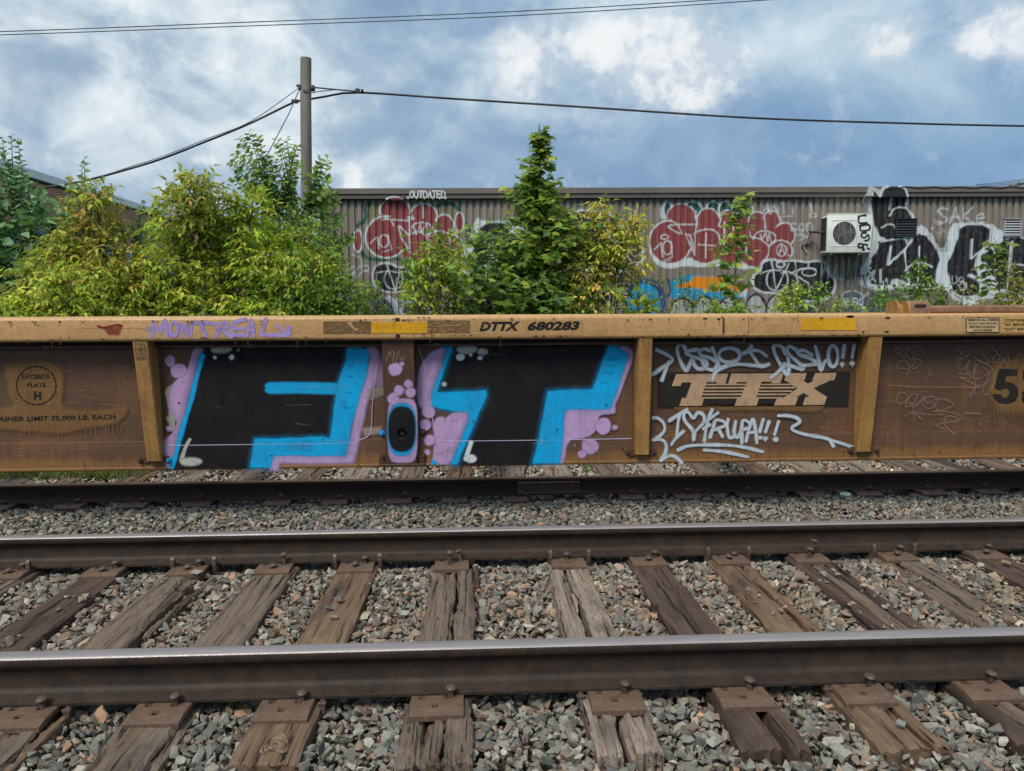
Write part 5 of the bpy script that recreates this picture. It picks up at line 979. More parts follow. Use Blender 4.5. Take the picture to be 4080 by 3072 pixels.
b = MB(); b.prism(rrect(5.005, 5.065, z0, z0+.052, .014), 0, xs[3]+.002, CX1-.5); cbuild(b, 'guide_bar', M['rustbar'], smooth=40, label='long rusty bar lying on the chord top at the right')
# ------------------------------------------------------------ metal-clad building
YB = 14.0
ra, rb = ray(1300, 749.8), ray(4080, 740.0); MB_ = (ra.z*rb.y-rb.z*ra.y)/(ra.z*rb.x-rb.z*ra.x); AB = math.atan(MB_)
ux, un = Vector((math.cos(AB), math.sin(AB), 0)), Vector((math.sin(AB), -math.cos(AB), 0))
bld = empty('metal_clad_building', (0, YB, 0), 'long low workshop clad in taupe corrugated sheets covered in graffiti', 'building', rz=AB)
def LB(px, py, off=0.0):                  # photo pixel -> building coordinates (x along wall, y = -off, z)
    d = ray(px, py); o = Vector((0, 0, CAMH)); p0 = Vector((0, YB, 0))+un*off; t = (p0-o).dot(un)/d.dot(un); q = o+d*t-Vector((0, YB, 0)); return Vector((q.dot(ux), -q.dot(un), q.z))
def bpx(x, z, off=0.0):
    P = np.stack([x*ux.x+un.x*off, YB+x*ux.y+un.y*off, z], -1) if hasattr(x, '__len__') else np.array([x*ux.x+un.x*off, YB+x*ux.y+un.y*off, z]); return project(P)
z_rt = LB(1300, 749.8, .12).z; z_f1 = LB(1290, 776, .12).z; z_f2 = LB(1290, 794, .10).z; xL = LB(1290, 900).x; PIT = (LB(2100, 900).x-LB(1315, 900).x)/29.0
PIT = 27.65*(LB(1400, 900).x-LB(1300, 900).x)/100; x_ph = LB(1315, 850).x
class Raster:
    def __init__(s, px, py, col): s.x, s.y, s.c = px, py, col; s.sc = 1; s.ox = s.oy = 0
    def zoom(s, ox, oy, sc): s.ox, s.oy, s.sc = ox, oy, sc; return s
    def _sel(s, P, m): return np.nonzero((s.x > P[:, 0].min()-m) & (s.x < P[:, 0].max()+m) & (s.y > P[:, 1].min()-m) & (s.y < P[:, 1].max()+m))[0]
    def _dist(s, i, P):
        x, y = s.x[i], s.y[i]; d = np.full(len(i), 1e9)
        for a, b in zip(P[:-1], P[1:]):
            v = b-a; L = v@v+1e-9; t = np.clip(((x-a[0])*v[0]+(y-a[1])*v[1])/L, 0, 1); d = np.minimum(d, (x-a[0]-t*v[0])**2+(y-a[1]-t*v[1])**2)
        return np.sqrt(d)
    def _blend(s, i, m, col): m = m[:, None]; s.c[i] = s.c[i]*(1-m)+np.array(col)*m
    def stroke(s, pts, w, col=WHITE, feather=5, alpha=1.0, sharp=False, **k):
        P = np.array([(s.ox+p[0]/s.sc, s.oy+p[1]/s.sc) for p in pts]); P = catmull(P, 8, False, sharp); w = w/s.sc; f = max(feather/s.sc, 4.0); i = s._sel(P, w+f)
        if len(i): s._blend(i, alpha*np.clip((w/2+f*.5-s._dist(i, P))/f, 0, 1), col)
        return s
    def fill(s, poly, col, feather=8, alpha=1.0, smooth=0):
        P = [(s.ox+p[0]/s.sc, s.oy+p[1]/s.sc) for p in poly]
        for _ in range(smooth):
            Q = []
            for a, b in zip(P, P[1:]+P[:1]): Q += [(a[0]*.75+b[0]*.25, a[1]*.75+b[1]*.25), (a[0]*.25+b[0]*.75, a[1]*.25+b[1]*.75)]
            P = Q
        P = np.array(P); f = max(feather/s.sc, 3.0); i = s._sel(P, f)
        if not len(i): return s
        x, y = s.x[i], s.y[i]; ins = np.zeros(len(i), bool); Q = np.vstack([P, P[:1]])
        for a, b in zip(Q[:-1], Q[1:]):
            c = (a[1] > y) != (b[1] > y); ins ^= c & (x < (b[0]-a[0])*(y-a[1])/(b[1]-a[1]+1e-12)+a[0])
        d = s._dist(i, Q); d = np.where(ins, d, -d); s._blend(i, alpha*np.clip(d/f+.5, 0, 1), col); return s
    def ell(s, cx, cy, rx, ry=None, col=WHITE, feather=8, alpha=1.0, **k): ry = ry or rx; return s.fill([(cx+rx*math.cos(2*PI*i/28), cy+ry*math.sin(2*PI*i/28)) for i in range(28)], col, feather, alpha)
    def arc(s, cx, cy, rx, ry, a0, a1, w, col=WHITE, **k):
        n = max(6, int(abs(a1-a0)/18)); return s.stroke([(cx+rx*math.cos(math.radians(a0+(a1-a0)*i/n)), cy+ry*math.sin(math.radians(a0+(a1-a0)*i/n))) for i in range(n+1)], w, col, **k)
    text = Paint.text
WW, WR, WG, WK, WBL, WO, WS = (0.64, 0.70, 0.73), (0.27, 0.055, 0.058), (0.012, 0.09, 0.07), (0.012, 0.013, 0.018), (0.02, 0.32, 0.55), (0.75, 0.27, 0.01), (0.42, 0.44, 0.43)
def graffiti(R):
    # fading pale under-paint
    # left red bubbles
    R.zoom(1200, 700, 2.458)
    R.fill([(690, 260), (800, 250), (760, 380), (640, 430), (640, 330)], (0.20, 0.19, 0.09), 20, .8, 1).fill([(1340, 300), (1480, 280), (1530, 500), (1620, 560), (1600, 620), (1480, 480), (1400, 380)], (0.20, 0.19, 0.09), 20, .8, 1).fill([(600, 560), (640, 740), (900, 830), (900, 780), (700, 740), (640, 560)], (0.20, 0.19, 0.09), 20, .8, 1)
    R.stroke([(660, 270), (625, 330), (640, 400), (600, 460), (550, 490)], 38, WG).arc(1420, 390, 140, 120, 200, 345, 36, WG).stroke([(1560, 440), (1640, 500), (1640, 640)], 26, WG).stroke([(585, 740), (640, 800), (740, 822), (840, 815)], 34, WG).stroke([(880, 800), (980, 830), (1120, 860), (1300, 850)], 30, WG)
    for e in ((920, 350, 150, 130), (1200, 400, 135, 125), (1400, 480, 92, 100), (835, 600, 200, 205), (1130, 650, 200, 170), (1430, 700, 160, 140), (557, 640, 42, 105), (1550, 455, 42, 95)): R.ell(*e, col=WR)
    R.fill([(880, 420), (1400, 420), (1440, 640), (1000, 760), (860, 600)], WR)
    R.arc(920, 345, 150, 130, 170, 372, 15, WW).stroke([(775, 350), (800, 400), (900, 430), (1065, 440)], 12, WW).stroke([(790, 430), (870, 430), (905, 490)], 12, WW).arc(1200, 395, 133, 120, 200, 385, 14, WW).stroke([(1195, 300), (1200, 415)], 13, WW).arc(1400, 480, 92, 100, 205, 400, 14, WW)
    R.arc(835, 600, 205, 205, -80, -320, 17, WW).arc(835, 600, 205, 205, 170, 245, 12, WW).arc(557, 640, 44, 108, 0, 360, 15, WW).arc(1550, 455, 44, 98, 0, 360, 14, WW).stroke([(1440, 840), (1520, 850), (1585, 780), (1590, 680), (1520, 590), (1430, 560), (1330, 540), (1250, 575)], 14, WW)
    R.stroke([(670, 665), (745, 600), (760, 715)], 11, WW, sharp=True).arc(812, 640, 45, 60, 0, 360, 12, WW).stroke([(850, 580), (885, 725)], 11, WW).stroke([(800, 745), (865, 730)], 8, WW).stroke([(1070, 755), (1060, 590), (960, 490), (950, 500), (990, 620), (1065, 745)], 13, WW, sharp=True).stroke([(1062, 570), (1062, 400)], 12, WW)
    R.stroke([(1065, 570), (1090, 490), (1170, 458), (1260, 480), (1310, 560)], 12, WW).stroke([(1095, 490), (1130, 575), (1165, 480), (1180, 560), (1225, 465), (1240, 600)], 11, WW, sharp=True).stroke([(1250, 580), (1285, 500), (1312, 575)], 11, WW, sharp=True).stroke([(1055, 580), (1150, 548), (1220, 590), (1252, 680), (1246, 765)], 13, WW).stroke([(1455, 600), (1460, 770)], 10, WW)
    R.stroke([(1050, 410), (1100, 420)], 22, WW).stroke([(1090, 390), (1060, 440)], 14, WW)
    R.stroke([(350, 750), (430, 790), (440, 860), (370, 900)], 8, (.4, .42, .42), alpha=.7).stroke([(500, 770), (580, 810), (600, 860), (560, 900), (470, 990)], 9, WW, alpha=.8).arc(630, 905, 40, 26, 0, 360, 10, WW, alpha=.8).arc(630, 990, 60, 55, 180, 330, 10, WW, alpha=.7).stroke([(460, 915), (520, 890)], 10, WW, alpha=.8).stroke([(480, 1010), (530, 950), (540, 990), (510, 1050)], 9, WW, alpha=.7)
    # black bubble under it
    R.fill([(720, 880), (800, 845), (900, 850), (950, 900), (1080, 870), (1200, 870), (1260, 960), (1400, 930), (1500, 1000), (1480, 1080), (1300, 1120), (1120, 1120), (940, 1150), (780, 1140), (700, 1060), (690, 960)], WW, 16, 1, 1)
    R.fill([(738, 880), (830, 862), (900, 880), (940, 910), (1070, 900), (1180, 890), (1240, 980), (1400, 950), (1480, 1010), (1460, 1070), (1280, 1100), (1100, 1100), (940, 1135), (790, 1125), (715, 1050), (705, 960)], WK, 12, 1, 1)
    R.arc(905, 1010, 92, 100, -60, 240, 11, WW).stroke([(840, 870), (925, 1135), (960, 950)], 12, WW, sharp=True).stroke([(740, 940), (740, 1060)], 8, WW).arc(1010, 1010, 100, 75, -90, 60, 11, WW).stroke([(740, 950), (850, 935), (960, 950)], 10, WW)
    R.fill([(700, 1200), (830, 1170), (1000, 1230), (1150, 1210), (1300, 1300), (1400, 1500), (600, 1500), (640, 1300)], (0.40, 0.44, 0.50), 18, 1, 1).fill([(720, 1215), (820, 1200), (900, 1270), (940, 1500), (700, 1500)], (0.05, 0.07, 0.10), 14, 1, 1).fill([(990, 1300), (1060, 1250), (1160, 1270), (1260, 1340), (1300, 1500), (980, 1500)], (0.06, 0.08, 0.11), 14, 1, 1).stroke([(860, 1180), (930, 1250), (1010, 1380)], 14, WW)
    # black piece left of the maple (white halo)
    R.zoom(1800, 700, 2.458)
    R.fill([(235, 400), (310, 450), (560, 440), (600, 400), (760, 470), (760, 700), (560, 720), (240, 1160), (110, 1040), (80, 850), (120, 720), (180, 620)], WW, 26, 1, 1)
    R.fill([(275, 465), (570, 462), (560, 560), (420, 820), (300, 860), (330, 1080), (240, 1060), (160, 940), (150, 820), (240, 690)], WK, 14, 1, 1).fill([(690, 520), (860, 470), (960, 560), (920, 900), (700, 1100), (400, 1080), (420, 860), (600, 680)], WK, 20, 1, 1)
    R.stroke([(405, 590), (405, 820)], 22, WW).stroke([(440, 800), (520, 690)], 14, WW).stroke([(570, 540), (620, 470), (690, 440)], 30, WW).stroke([(195, 920), (240, 925), (240, 980)], 14, WW, sharp=True).stroke([(200, 920), (200, 990)], 14, WW).arc(320, 1000, 40, 60, 100, 300, 9, WW).arc(300, 1010, 30, 50, -60, 60, 9, WW)
    # black piece right of the maple
    R.fill([(1170, 330), (1420, 330), (1580, 380), (1640, 430), (1760, 410), (1880, 450), (1840, 560), (1890, 760), (1870, 860), (1700, 960), (1500, 930), (1420, 1000), (1200, 900), (1130, 600)], WW, 16, 1, 1)
    R.fill([(1200, 350), (1420, 350), (1570, 395), (1640, 445), (1760, 425), (1865, 460), (1820, 560), (1870, 760), (1850, 840), (1700, 930), (1560, 890), (1440, 900), (1300, 850), (1180, 620)], WK, 12, 1, 1)
    R.arc(1640, 570, 110, 85, 0, 360, 13, WW).arc(1640, 570, 75, 55, 190, 340, 9, WW).stroke([(1640, 440), (1640, 500), (1600, 490)], 12, WW).stroke([(1540, 400), (1520, 520), (1560, 600), (1640, 650)], 12, WW).arc(1810, 770, 90, 80, 60, 240, 12, WW).stroke([(1740, 700), (1790, 790), (1880, 740)], 10, WW).stroke([(1560, 870), (1440, 900), (1400, 880)], 14, WW).stroke([(1190, 480), (1260, 470), (1270, 390)], 12, WW)
    R.arc(1650, 1130, 70, 80, 180, 420, 13, WW, alpha=.8).stroke([(1540, 1230), (1580, 1300), (1600, 1400)], 22, WW, alpha=.8).fill([(1400, 900), (1520, 920), (1560, 980), (1480, 1040), (1380, 960)], WW, 30, .8, 1)
    # right red bubbles
    R.zoom(2500, 700, 2.458)
    R.fill([(310, 290), (400, 250), (400, 420), (320, 430)], WW, 20, .7, 1)
    for cx_, r in ((390, 30), (640, 80), (840, 60), (960, 60), (1130, 90)): R.ell(cx_, 330, r+16, 88, col=WW).ell(cx_, 335, r, 74, col=WG)
    R.fill([(200, 700), (260, 860), (400, 920), (560, 880), (700, 900), (900, 880), (1200, 930), (1320, 840), (1300, 790), (700, 820), (300, 760)], WW, 14, 1, 1)
    for e in ((525, 400, 140, 125), (790, 440, 110, 120), (975, 440, 75, 100), (1110, 460, 90, 100), (1270, 480, 85, 125), (1410, 470, 85, 125), (1540, 580, 95, 115), (420, 650, 205, 210), (760, 690, 180, 165), (1020, 730, 160, 140), (1240, 740, 150, 150), (1500, 740, 115, 105)): R.ell(*e, col=WR)
    R.fill([(400, 420), (1500, 420), (1580, 700), (1400, 800), (700, 830), (500, 700)], WR)
    for e in ((525, 400, 140, 125, 165, 370), (790, 440, 112, 122, 195, 350), (975, 440, 78, 102, 210, 340), (1110, 455, 88, 95, 200, 330), (1270, 480, 88, 128, 195, 300), (1410, 470, 90, 128, 200, 350), (1540, 580, 97, 120, 230, 410), (1500, 740, 118, 107, 200, 400)): R.arc(*e, 13, WW)
    R.arc(420, 650, 208, 213, -90, -340, 15, WW).stroke([(400, 440), (480, 470), (530, 570), (400, 500), (480, 480), (680, 478)], 12, WW).stroke([(672, 340), (680, 470), (665, 560), (660, 780), (600, 640), (570, 570), (610, 580), (660, 740)], 12, WW, sharp=True).stroke([(650, 570), (700, 540), (800, 525), (880, 560), (910, 670)], 13, WW).stroke([(768, 565), (765, 805)], 12, WW).stroke([(690, 675), (870, 685)], 11, WW)
    R.stroke([(900, 380), (915, 430), (890, 490), (930, 500)], 11, WW).stroke([(950, 450), (945, 700)], 11, WW).stroke([(1040, 380), (1035, 540)], 14, WW).stroke([(920, 745), (980, 690), (1080, 690), (1150, 740)], 12, WW).stroke([(1345, 380), (1350, 520)], 12, WW).stroke([(1455, 505), (1490, 470), (1540, 460)], 12, WW)
    R.stroke([(1230, 620), (1270, 560), (1350, 540), (1430, 570), (1455, 620), (1390, 680)], 12, WW).stroke([(1300, 580), (1320, 635), (1350, 560), (1370, 640), (1390, 560), (1410, 650)], 11, WW, sharp=True).stroke([(1200, 540), (1215, 600), (1300, 620), (1380, 690), (1380, 770), (1340, 830)], 12, WW).stroke([(1150, 640), (1170, 780)], 10, WW)
    R.arc(365, 600, 36, 22, 0, 360, 11, WW).stroke([(265, 722), (330, 655), (345, 800)], 11, WW, sharp=True).arc(390, 705, 45, 68, 0, 360, 12, WW).stroke([(425, 645), (440, 800)], 11, WW).stroke([(360, 830), (425, 800)], 8, WW).stroke([(365, 845), (420, 825)], 7, WW)
    R.arc(1510, 730, 46, 60, 0, 360, 11, WW).stroke([(1480, 770), (1515, 680), (1540, 775)], 9, WW, sharp=True).stroke([(1490, 740), (1540, 735)], 8, WW).ell(1578, 782, 10, 10, col=WW)
    R.text('ANTI+', 1325, 270, 1740, 370, 17, WW, alpha=.75).stroke([(1795, 275), (1805, 350)], 20, WW, alpha=.8).arc(1815, 390, 30, 20, 0, 360, 14, WW, alpha=.8).text('con', 1590, 420, 1820, 540, 14, WW, alpha=.7).stroke([(1520, 398), (1620, 396)], 12, WW, alpha=.7).stroke([(1640, 575), (1760, 600), (1690, 560)], 12, WW, alpha=.75, sharp=True).stroke([(1760, 600), (1690, 630)], 12, WW, alpha=.75).stroke([(1640, 520), (1720, 545)], 12, WW, alpha=.6)
    # blue dome, orange / blue band, silver domes
    R.ell(170, 1230, 205, 225, col=(0.006, 0.07, 0.26)).ell(165, 1260, 165, 205, col=WBL).arc(150, 1290, 55, 110, 180, 360, 32, (0.006, 0.07, 0.26)).stroke([(205, 1290), (205, 1420)], 32, (0.006, 0.07, 0.26)).stroke([(95, 1290), (95, 1420)], 32, (0.006, 0.07, 0.26))
    R.fill([(410, 1020), (520, 985), (640, 960), (800, 980), (980, 1000), (1100, 1060), (1190, 1110), (1190, 1210), (420, 1220), (400, 1100)], WBL, 16, 1, 1).fill([(640, 980), (800, 985), (960, 990), (1080, 1060), (1190, 1110), (1170, 1150), (1000, 1120), (860, 1140), (700, 1100), (450, 1100), (500, 1060), (620, 1040)], WO, 22, 1, 1)
    R.fill([(850, 1030), (1000, 1040), (1040, 1080), (880, 1090)], (0.7, 0.4, 0.02), 40, .8, 1).stroke([(400, 1020), (420, 1120), (400, 1180)], 20, (.03, .04, .05)).stroke([(410, 1030), (620, 970)], 10, (.03, .05, .08), alpha=.6).fill([(1100, 1120), (1180, 1120), (1150, 1200), (1080, 1180)], WW, 20, .8)
    for cx_, rx_, cy_ in ((540, 150, 1330), (755, 130, 1310), (1005, 130, 1310), (1260, 120, 1290), (1470, 125, 1290)): R.ell(cx_, cy_+80, rx_, 220, col=WK).ell(cx_-4, cy_+90, rx_-20, 208, col=WS)
    # black bubble letters
    R.fill([(1300, 830), (1420, 805), (1500, 830), (1640, 820), (1760, 840), (1850, 820), (1960, 840), (1970, 950), (2050, 1010), (2040, 1130), (1960, 1220), (1800, 1250), (1600, 1220), (1460, 1160), (1300, 1150), (1210, 1090), (1200, 980), (1300, 930)], WW, 12, 1, 1)
    R.fill([(1330, 850), (1420, 825), (1480, 850), (1640, 838), (1760, 860), (1850, 840), (1940, 855), (1945, 960), (2025, 1020), (2015, 1120), (1950, 1200), (1800, 1225), (1620, 1200), (1470, 1140), (1310, 1135), (1240, 1080), (1235, 990), (1320, 930)], WK, 10, 1, 1)
    R.arc(1500, 870, 38, 30, 0, 360, 18, WW).arc(1465, 1020, 105, 110, -60, 240, 12, WW).stroke([(1410, 835), (1455, 1120), (1580, 860)], 12, WW, sharp=True).arc(1560, 1040, 108, 100, -120, 110, 13, WW).stroke([(1640, 840), (1650, 920), (1600, 960)], 12, WW).arc(1780, 945, 70, 38, 0, 360, 12, WW).stroke([(1850, 930), (1800, 905), (1680, 920), (1660, 980), (1720, 1020), (1780, 1070), (1780, 1150)], 13, WW).stroke([(1770, 860), (1770, 905)], 12, WW).stroke([(1320, 950), (1410, 925), (1500, 930)], 11, WW)
    R.text('M', 1960, 870, 2060, 1010, 12, WW, alpha=.6).stroke([(2120, 840), (2110, 1020), (2060, 990)], 14, WW, alpha=.6).ell(2155, 960, 14, 12, col=WW, alpha=.7)
    R.fill([(1620, 1290), (1700, 1260), (1800, 1270), (1850, 1330), (1840, 1400), (1600, 1400)], (.04, .04, .05), 14, 1, 1).arc(1740, 1350, 130, 85, 180, 360, 12, WW)
    # big black letters at right
    R.zoom(3200, 700, 2.514)
    R.fill([(620, 160), (680, 90), (820, 90), (950, 60), (1050, 110), (1060, 250), (1020, 330), (1090, 370), (1130, 520), (1190, 490), (1390, 800), (1480, 480), (1560, 470), (1880, 480), (1990, 560), (2100, 600), (2300, 640), (2300, 1300), (1980, 1210), (1900, 1230), (1760, 1240), (1740, 1300), (1540, 1290), (1480, 1200), (1380, 1100), (1300, 1150), (1040, 1130), (640, 1130), (540, 1080), (560, 960), (640, 850), (700, 640), (690, 500), (650, 330)], WW, 16, 1, 1)
    R.fill([(665, 200), (820, 120), (880, 100), (1000, 110), (1040, 200), (1010, 310), (1080, 380), (1105, 560), (1020, 620), (780, 650), (700, 450)], WK, 12, 1, 1).fill([(730, 650), (1020, 630), (1030, 700), (1190, 540), (1380, 800), (1330, 960), (1320, 1090), (1040, 1080), (950, 1040), (870, 1120), (700, 1110), (650, 1040), (620, 950), (640, 860), (720, 790), (760, 700)], WK, 12, 1, 1)
    R.fill([(1560, 495), (1880, 495), (1870, 680), (1700, 830), (1780, 1120), (1740, 1200), (1560, 1210), (1480, 1120), (1440, 900), (1480, 800), (1550, 650)], WK, 12, 1, 1).fill([(1930, 700), (2060, 620), (2300, 640), (2300, 1240), (2140, 1180), (1950, 1110), (1870, 900), (1740, 830)], WK, 12, 1, 1)
    R.stroke([(870, 400), (900, 340), (990, 315), (1070, 360), (1110, 460), (1080, 560), (1030, 600)], 15, WW).stroke([(880, 220), (865, 340)], 14, WW).stroke([(790, 520), (850, 485), (910, 500), (935, 540)], 15, WW).stroke([(780, 660), (900, 640), (1020, 625)], 16, WW).stroke([(1030, 620), (1060, 580)], 26, WW).stroke([(875, 710), (850, 890), (1020, 740), (1180, 510)], 22, WW, sharp=True).stroke([(1010, 740), (1060, 1080)], 18, WW).stroke([(1020, 950), (1100, 880), (1200, 870), (1290, 915)], 16, WW).stroke([(1165, 710), (1150, 1060)], 20, WW)
    R.stroke([(1185, 500), (1280, 600), (1390, 810)], 20, WW).stroke([(1690, 640), (1680, 830), (1900, 660)], 18, WW, sharp=True).stroke([(1890, 490), (1870, 680), (1920, 790), (1920, 1110)], 18, WW).stroke([(2090, 660), (2045, 1150)], 20, WW).stroke([(1920, 950), (2010, 900), (2130, 890), (2250, 900)], 15, WW).stroke([(1840, 690), (1990, 600)], 60, WW, 30)
    R.fill([(560, 1110), (640, 850), (700, 830), (620, 980), (650, 1080), (870, 1110), (880, 1040), (960, 1030), (1060, 1090), (1000, 1130), (800, 1160)], WW, 14, .95, 1).fill([(1490, 480), (1555, 480), (1540, 680), (1420, 860), (1380, 1120), (1320, 1110), (1330, 900), (1450, 760)], WW, 14, .95, 1)
    R.arc(680, 950, 30, 25, 0, 270, 12, WW).stroke([(710, 960), (690, 1040), (650, 1050), (670, 990), (720, 1060)], 12, WW).stroke([(775, 940), (775, 1070)], 12, WW).stroke([(800, 1060), (800, 1110)], 11, WW).stroke([(835, 1030), (840, 1080)], 11, WW)
    R.stroke([(1490, 1010), (1500, 1080), (1540, 1060), (1530, 1010)], 9, WW).stroke([(1550, 1090), (1600, 1150), (1620, 1090), (1590, 1060), (1580, 1090)], 10, WW).arc(1580, 1040, 22, 22, 0, 300, 9, WW).stroke([(1640, 1070), (1645, 1130)], 10, WW).stroke([(1440, 1000), (1440, 1060)], 9, WW).stroke([(1670, 1000), (1740, 1030), (1800, 1100), (1900, 1180)], 34, WW, 20)
    R.text('SAKe', 1345, 320, 1830, 475, 16, WW, alpha=.78).stroke([(1310, 440), (1350, 490), (1380, 480)], 12, WW, alpha=.7).ell(1290, 528, 12, 10, col=WW).stroke([(1372, 525), (1400, 550), (1372, 580)], 9, WW, alpha=.6).stroke([(1405, 540), (1430, 575)], 9, WW, alpha=.6).stroke([(1350, 610), (1340, 560), (1400, 590)], 7, WW, alpha=.4)
    for k in range(9): R.stroke([(1340+k*13, 640), (1350+k*12, 760)], 5, WK, alpha=.5).stroke([(1335, 640+k*14), (1460, 646+k*13)], 5, WK, alpha=.4)
    R.fill([(390, 1200), (450, 1150), (560, 1160), (610, 1240), (600, 1400), (400, 1400)], (.10, .13, .17), 20, .9, 1).arc(490, 1230, 110, 75, 180, 350, 10, WW).text('BLEK', 400, 1230, 580, 1300, 12, WW).stroke([(600, 1400), (600, 1240), (660, 1180), (640, 1300)], 12, WW, alpha=.9).fill([(620, 1180), (760, 1160), (1060, 1200), (1240, 1260), (1260, 1400), (600, 1400)], (.06, .08, .11), 30, .8, 1).text('+', 700, 1340, 760, 1400, 8, WW).stroke([(740, 1330), (745, 1400)], 7, WW).stroke([(710, 1365), (775, 1360)], 7, WW)
    for x, y, r in ((900, 1240, 40), (1020, 1220, 50), (1180, 1240, 60), (800, 1280, 36), (1960, 1230, 60), (2100, 1240, 70)): R.ell(x, y, r, r*.35, col=(.45, .5, .55), feather=20, alpha=.7)
sheets = 0
def corr_sheet(x0, nr, last=False):
    prof = [(0.00, .034), (0.14, .034), (0.28, .034), (0.42, .034), (0.53, .034), (0.57, .0), (0.66, .002), (0.70, .006), (0.80, .006), (0.84, .002), (0.95, .0), (0.995, .034)]
    us = np.concatenate([[x0+(k+a)*PIT for a, _ in prof] for k in range(nr)]+[[x0+nr*PIT]]); ws = np.concatenate([[w for _, w in prof] for k in range(nr)]+[[.034]])
    if us[0] < xL-.01: pass
    zs = np.concatenate([np.linspace(0, 1.2, 3), np.arange(1.25, z_f2+.02, .017)]); U, Z = np.meshgrid(us, zs); Wd = np.repeat(ws[None], len(zs), 0)
    px, py = bpx(U.ravel(), Z.ravel(), .02); col = np.repeat([[0.25, 0.215, 0.182]], U.size, 0)*(1+0.05*math.sin(x0*7)); R = Raster(px, py, col); graffiti(R)
    V = np.stack([U.ravel(), -Wd.ravel(), Z.ravel()], 1); nx = len(us); i, j = np.meshgrid(np.arange(len(zs)-1), np.arange(nx-1), indexing='ij'); a = (i*nx+j).ravel(); F = np.stack([a, a+1, a+nx+1, a+nx], 1)
    return np_mesh('corrugated_sheet', V, F, M['wall'], bld, col=np.concatenate([R.c, np.ones((len(R.c), 1))], 1))
x = x_ph-PIT
k = 0
while x < 12.5: corr_sheet(x, 6); x += 6*PIT; k += 1
x_end = x; x_beg = x_ph-PIT
scr = MB()
for kk in range(int((x_end-x_beg)/PIT)):
    for zz in (1.55, 2.45, z_f2-.12):
        if (kk*7+int(zz*3)) % 2: scr.cyl((x_beg+kk*PIT+.75*PIT, zz), .008, 1, -.012, -.004, 6)
scr.build('screws', M['fascia2'], bld)['kind'] = 'stuff'
b = MB(); b.box(x_beg, x_end, .05, .08, 0, z_f2); b.box(x_beg, x_end, .08, 12, z_rt-.16, z_rt-.12).box(x_beg, x_beg+.04, .08, 12, 0, z_rt-.12).box(x_end-.04, x_end, .08, 12, 0, z_rt-.12).box(x_beg+.04, x_end-.04, 11.9, 12, 0, z_rt-.12); b.build('shell', M['fascia'], bld)
b = MB(); seams = [xL-.02, LB(2620, 740).x, LB(3760, 740).x, x_end]
for a, c in zip(seams[:-1], seams[1:]): b.prism([(-.12, z_f1+.002), (-.135, z_f1+.012), (-.135, z_rt-.01), (-.10, z_rt), (.25, z_rt-.01), (.25, z_rt-.05), (-.08, z_rt-.05), (-.08, z_f1+.002)], 0, a, c-.004)
b.build('fascia', M['fascia'], bld)
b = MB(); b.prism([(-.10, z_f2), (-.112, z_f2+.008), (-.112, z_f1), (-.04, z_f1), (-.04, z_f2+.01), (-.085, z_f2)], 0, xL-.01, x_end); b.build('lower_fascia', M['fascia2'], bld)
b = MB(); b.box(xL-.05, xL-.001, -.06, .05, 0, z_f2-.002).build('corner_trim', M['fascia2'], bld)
def mpb(off): return lambda px, py, lift: tuple(LB(px, py, off+lift))
p = Paint(mpb(.138), sc=2.458, ox=1200, oy=700); p.text('OUTDATED', 1065, 150, 1410, 215, 13, WHITE, feather=4).ell(1046, 214, 9, 9, WHITE).ell(1412, 214, 9, 9, WHITE)
for x_ in (1130, 1205, 1290, 1355): p.stroke([(x_, 205), (x_, 228)], 6, WHITE, 3)
p.build('spray_tag', bld, 'small white tag OUTDATED on the roof fascia'); p = Paint(mpb(.138), sc=2.458, ox=1200, oy=700); p.stroke([(835, 228), (860, 215), (915, 208), (960, 215), (990, 230)], 14, WHITE, 5).ell(930, 228, 60, 12, (0.2, 0.05, 0.05), 10, .7); p.build('spray_tag', bld)
p = Paint(mpb(.138), sc=2.514, ox=3200, oy=700); p.fill([(630, 202), (655, 120), (675, 104), (790, 150), (760, 202)], WHITE, 10, .75).fill([(710, 202), (705, 150), (740, 190), (745, 202)], BLACK, 8, .8).fill([(805, 202), (815, 150), (860, 110), (970, 108), (1020, 140), (1030, 202)], (0.03, 0.035, 0.045), 12, .85, 1).stroke([(770, 202), (800, 130), (850, 104)], 24, WHITE, 10).stroke([(960, 106), (1020, 130), (1048, 202)], 20, WHITE, 8).stroke([(630, 180), (600, 250), (590, 280)], 8, WHITE, 8, .3); p.build('spray_tag', bld, 'top of a huge black and white letter running up on to the fascia')
# louvred vents
def vent(px0, py0, px1, py1, mat, lab, drip=False):
    a, c = LB(px0, py0, .05), LB(px1, py1, .05); x0, x1, z1, z0 = a.x, c.x, a.z, c.z; t = .016; b = MB()
    b.box(x0, x1, -.070, -.030, z1-t, z1, .003).box(x0, x1, -.070, -.030, z0, z0+t, .003).box(x0, x0+t, -.069, -.030, z0+t, z1-t).box(x1-t, x1, -.069, -.030, z0+t, z1-t).box(x0-.012, x1+.012, -.082, -.030, z1+.001, z1+.010); v = b.build('wall_vent', mat, bld); v['label'] = lab
    b = MB(); b.box(x0+t, x1-t, -.038, -.036, z0+t, z1-t).build('vent_back', M['acdark'], v)
    n = 6; me = None
    for i in range(n):
        z = z0+t+(z1-z0-2*t)*(i+.25)/n; h = (z1-z0-2*t)/n*.62; b = MB(); b.prism([(-.064, z), (-.066, z+.003), (-.044, z+h), (-.042, z+h-.003)], 0, x0+t, x1-t); b.build('louver', mat, v)
    return v
vent(3570, 873, 3648, 944, M['louver_dark'], 'black sprayed louvre vent in the middle of a big black letter'); vent(4002, 873, 4066, 942, M['louver'], 'grey steel louvre vent at the right edge')
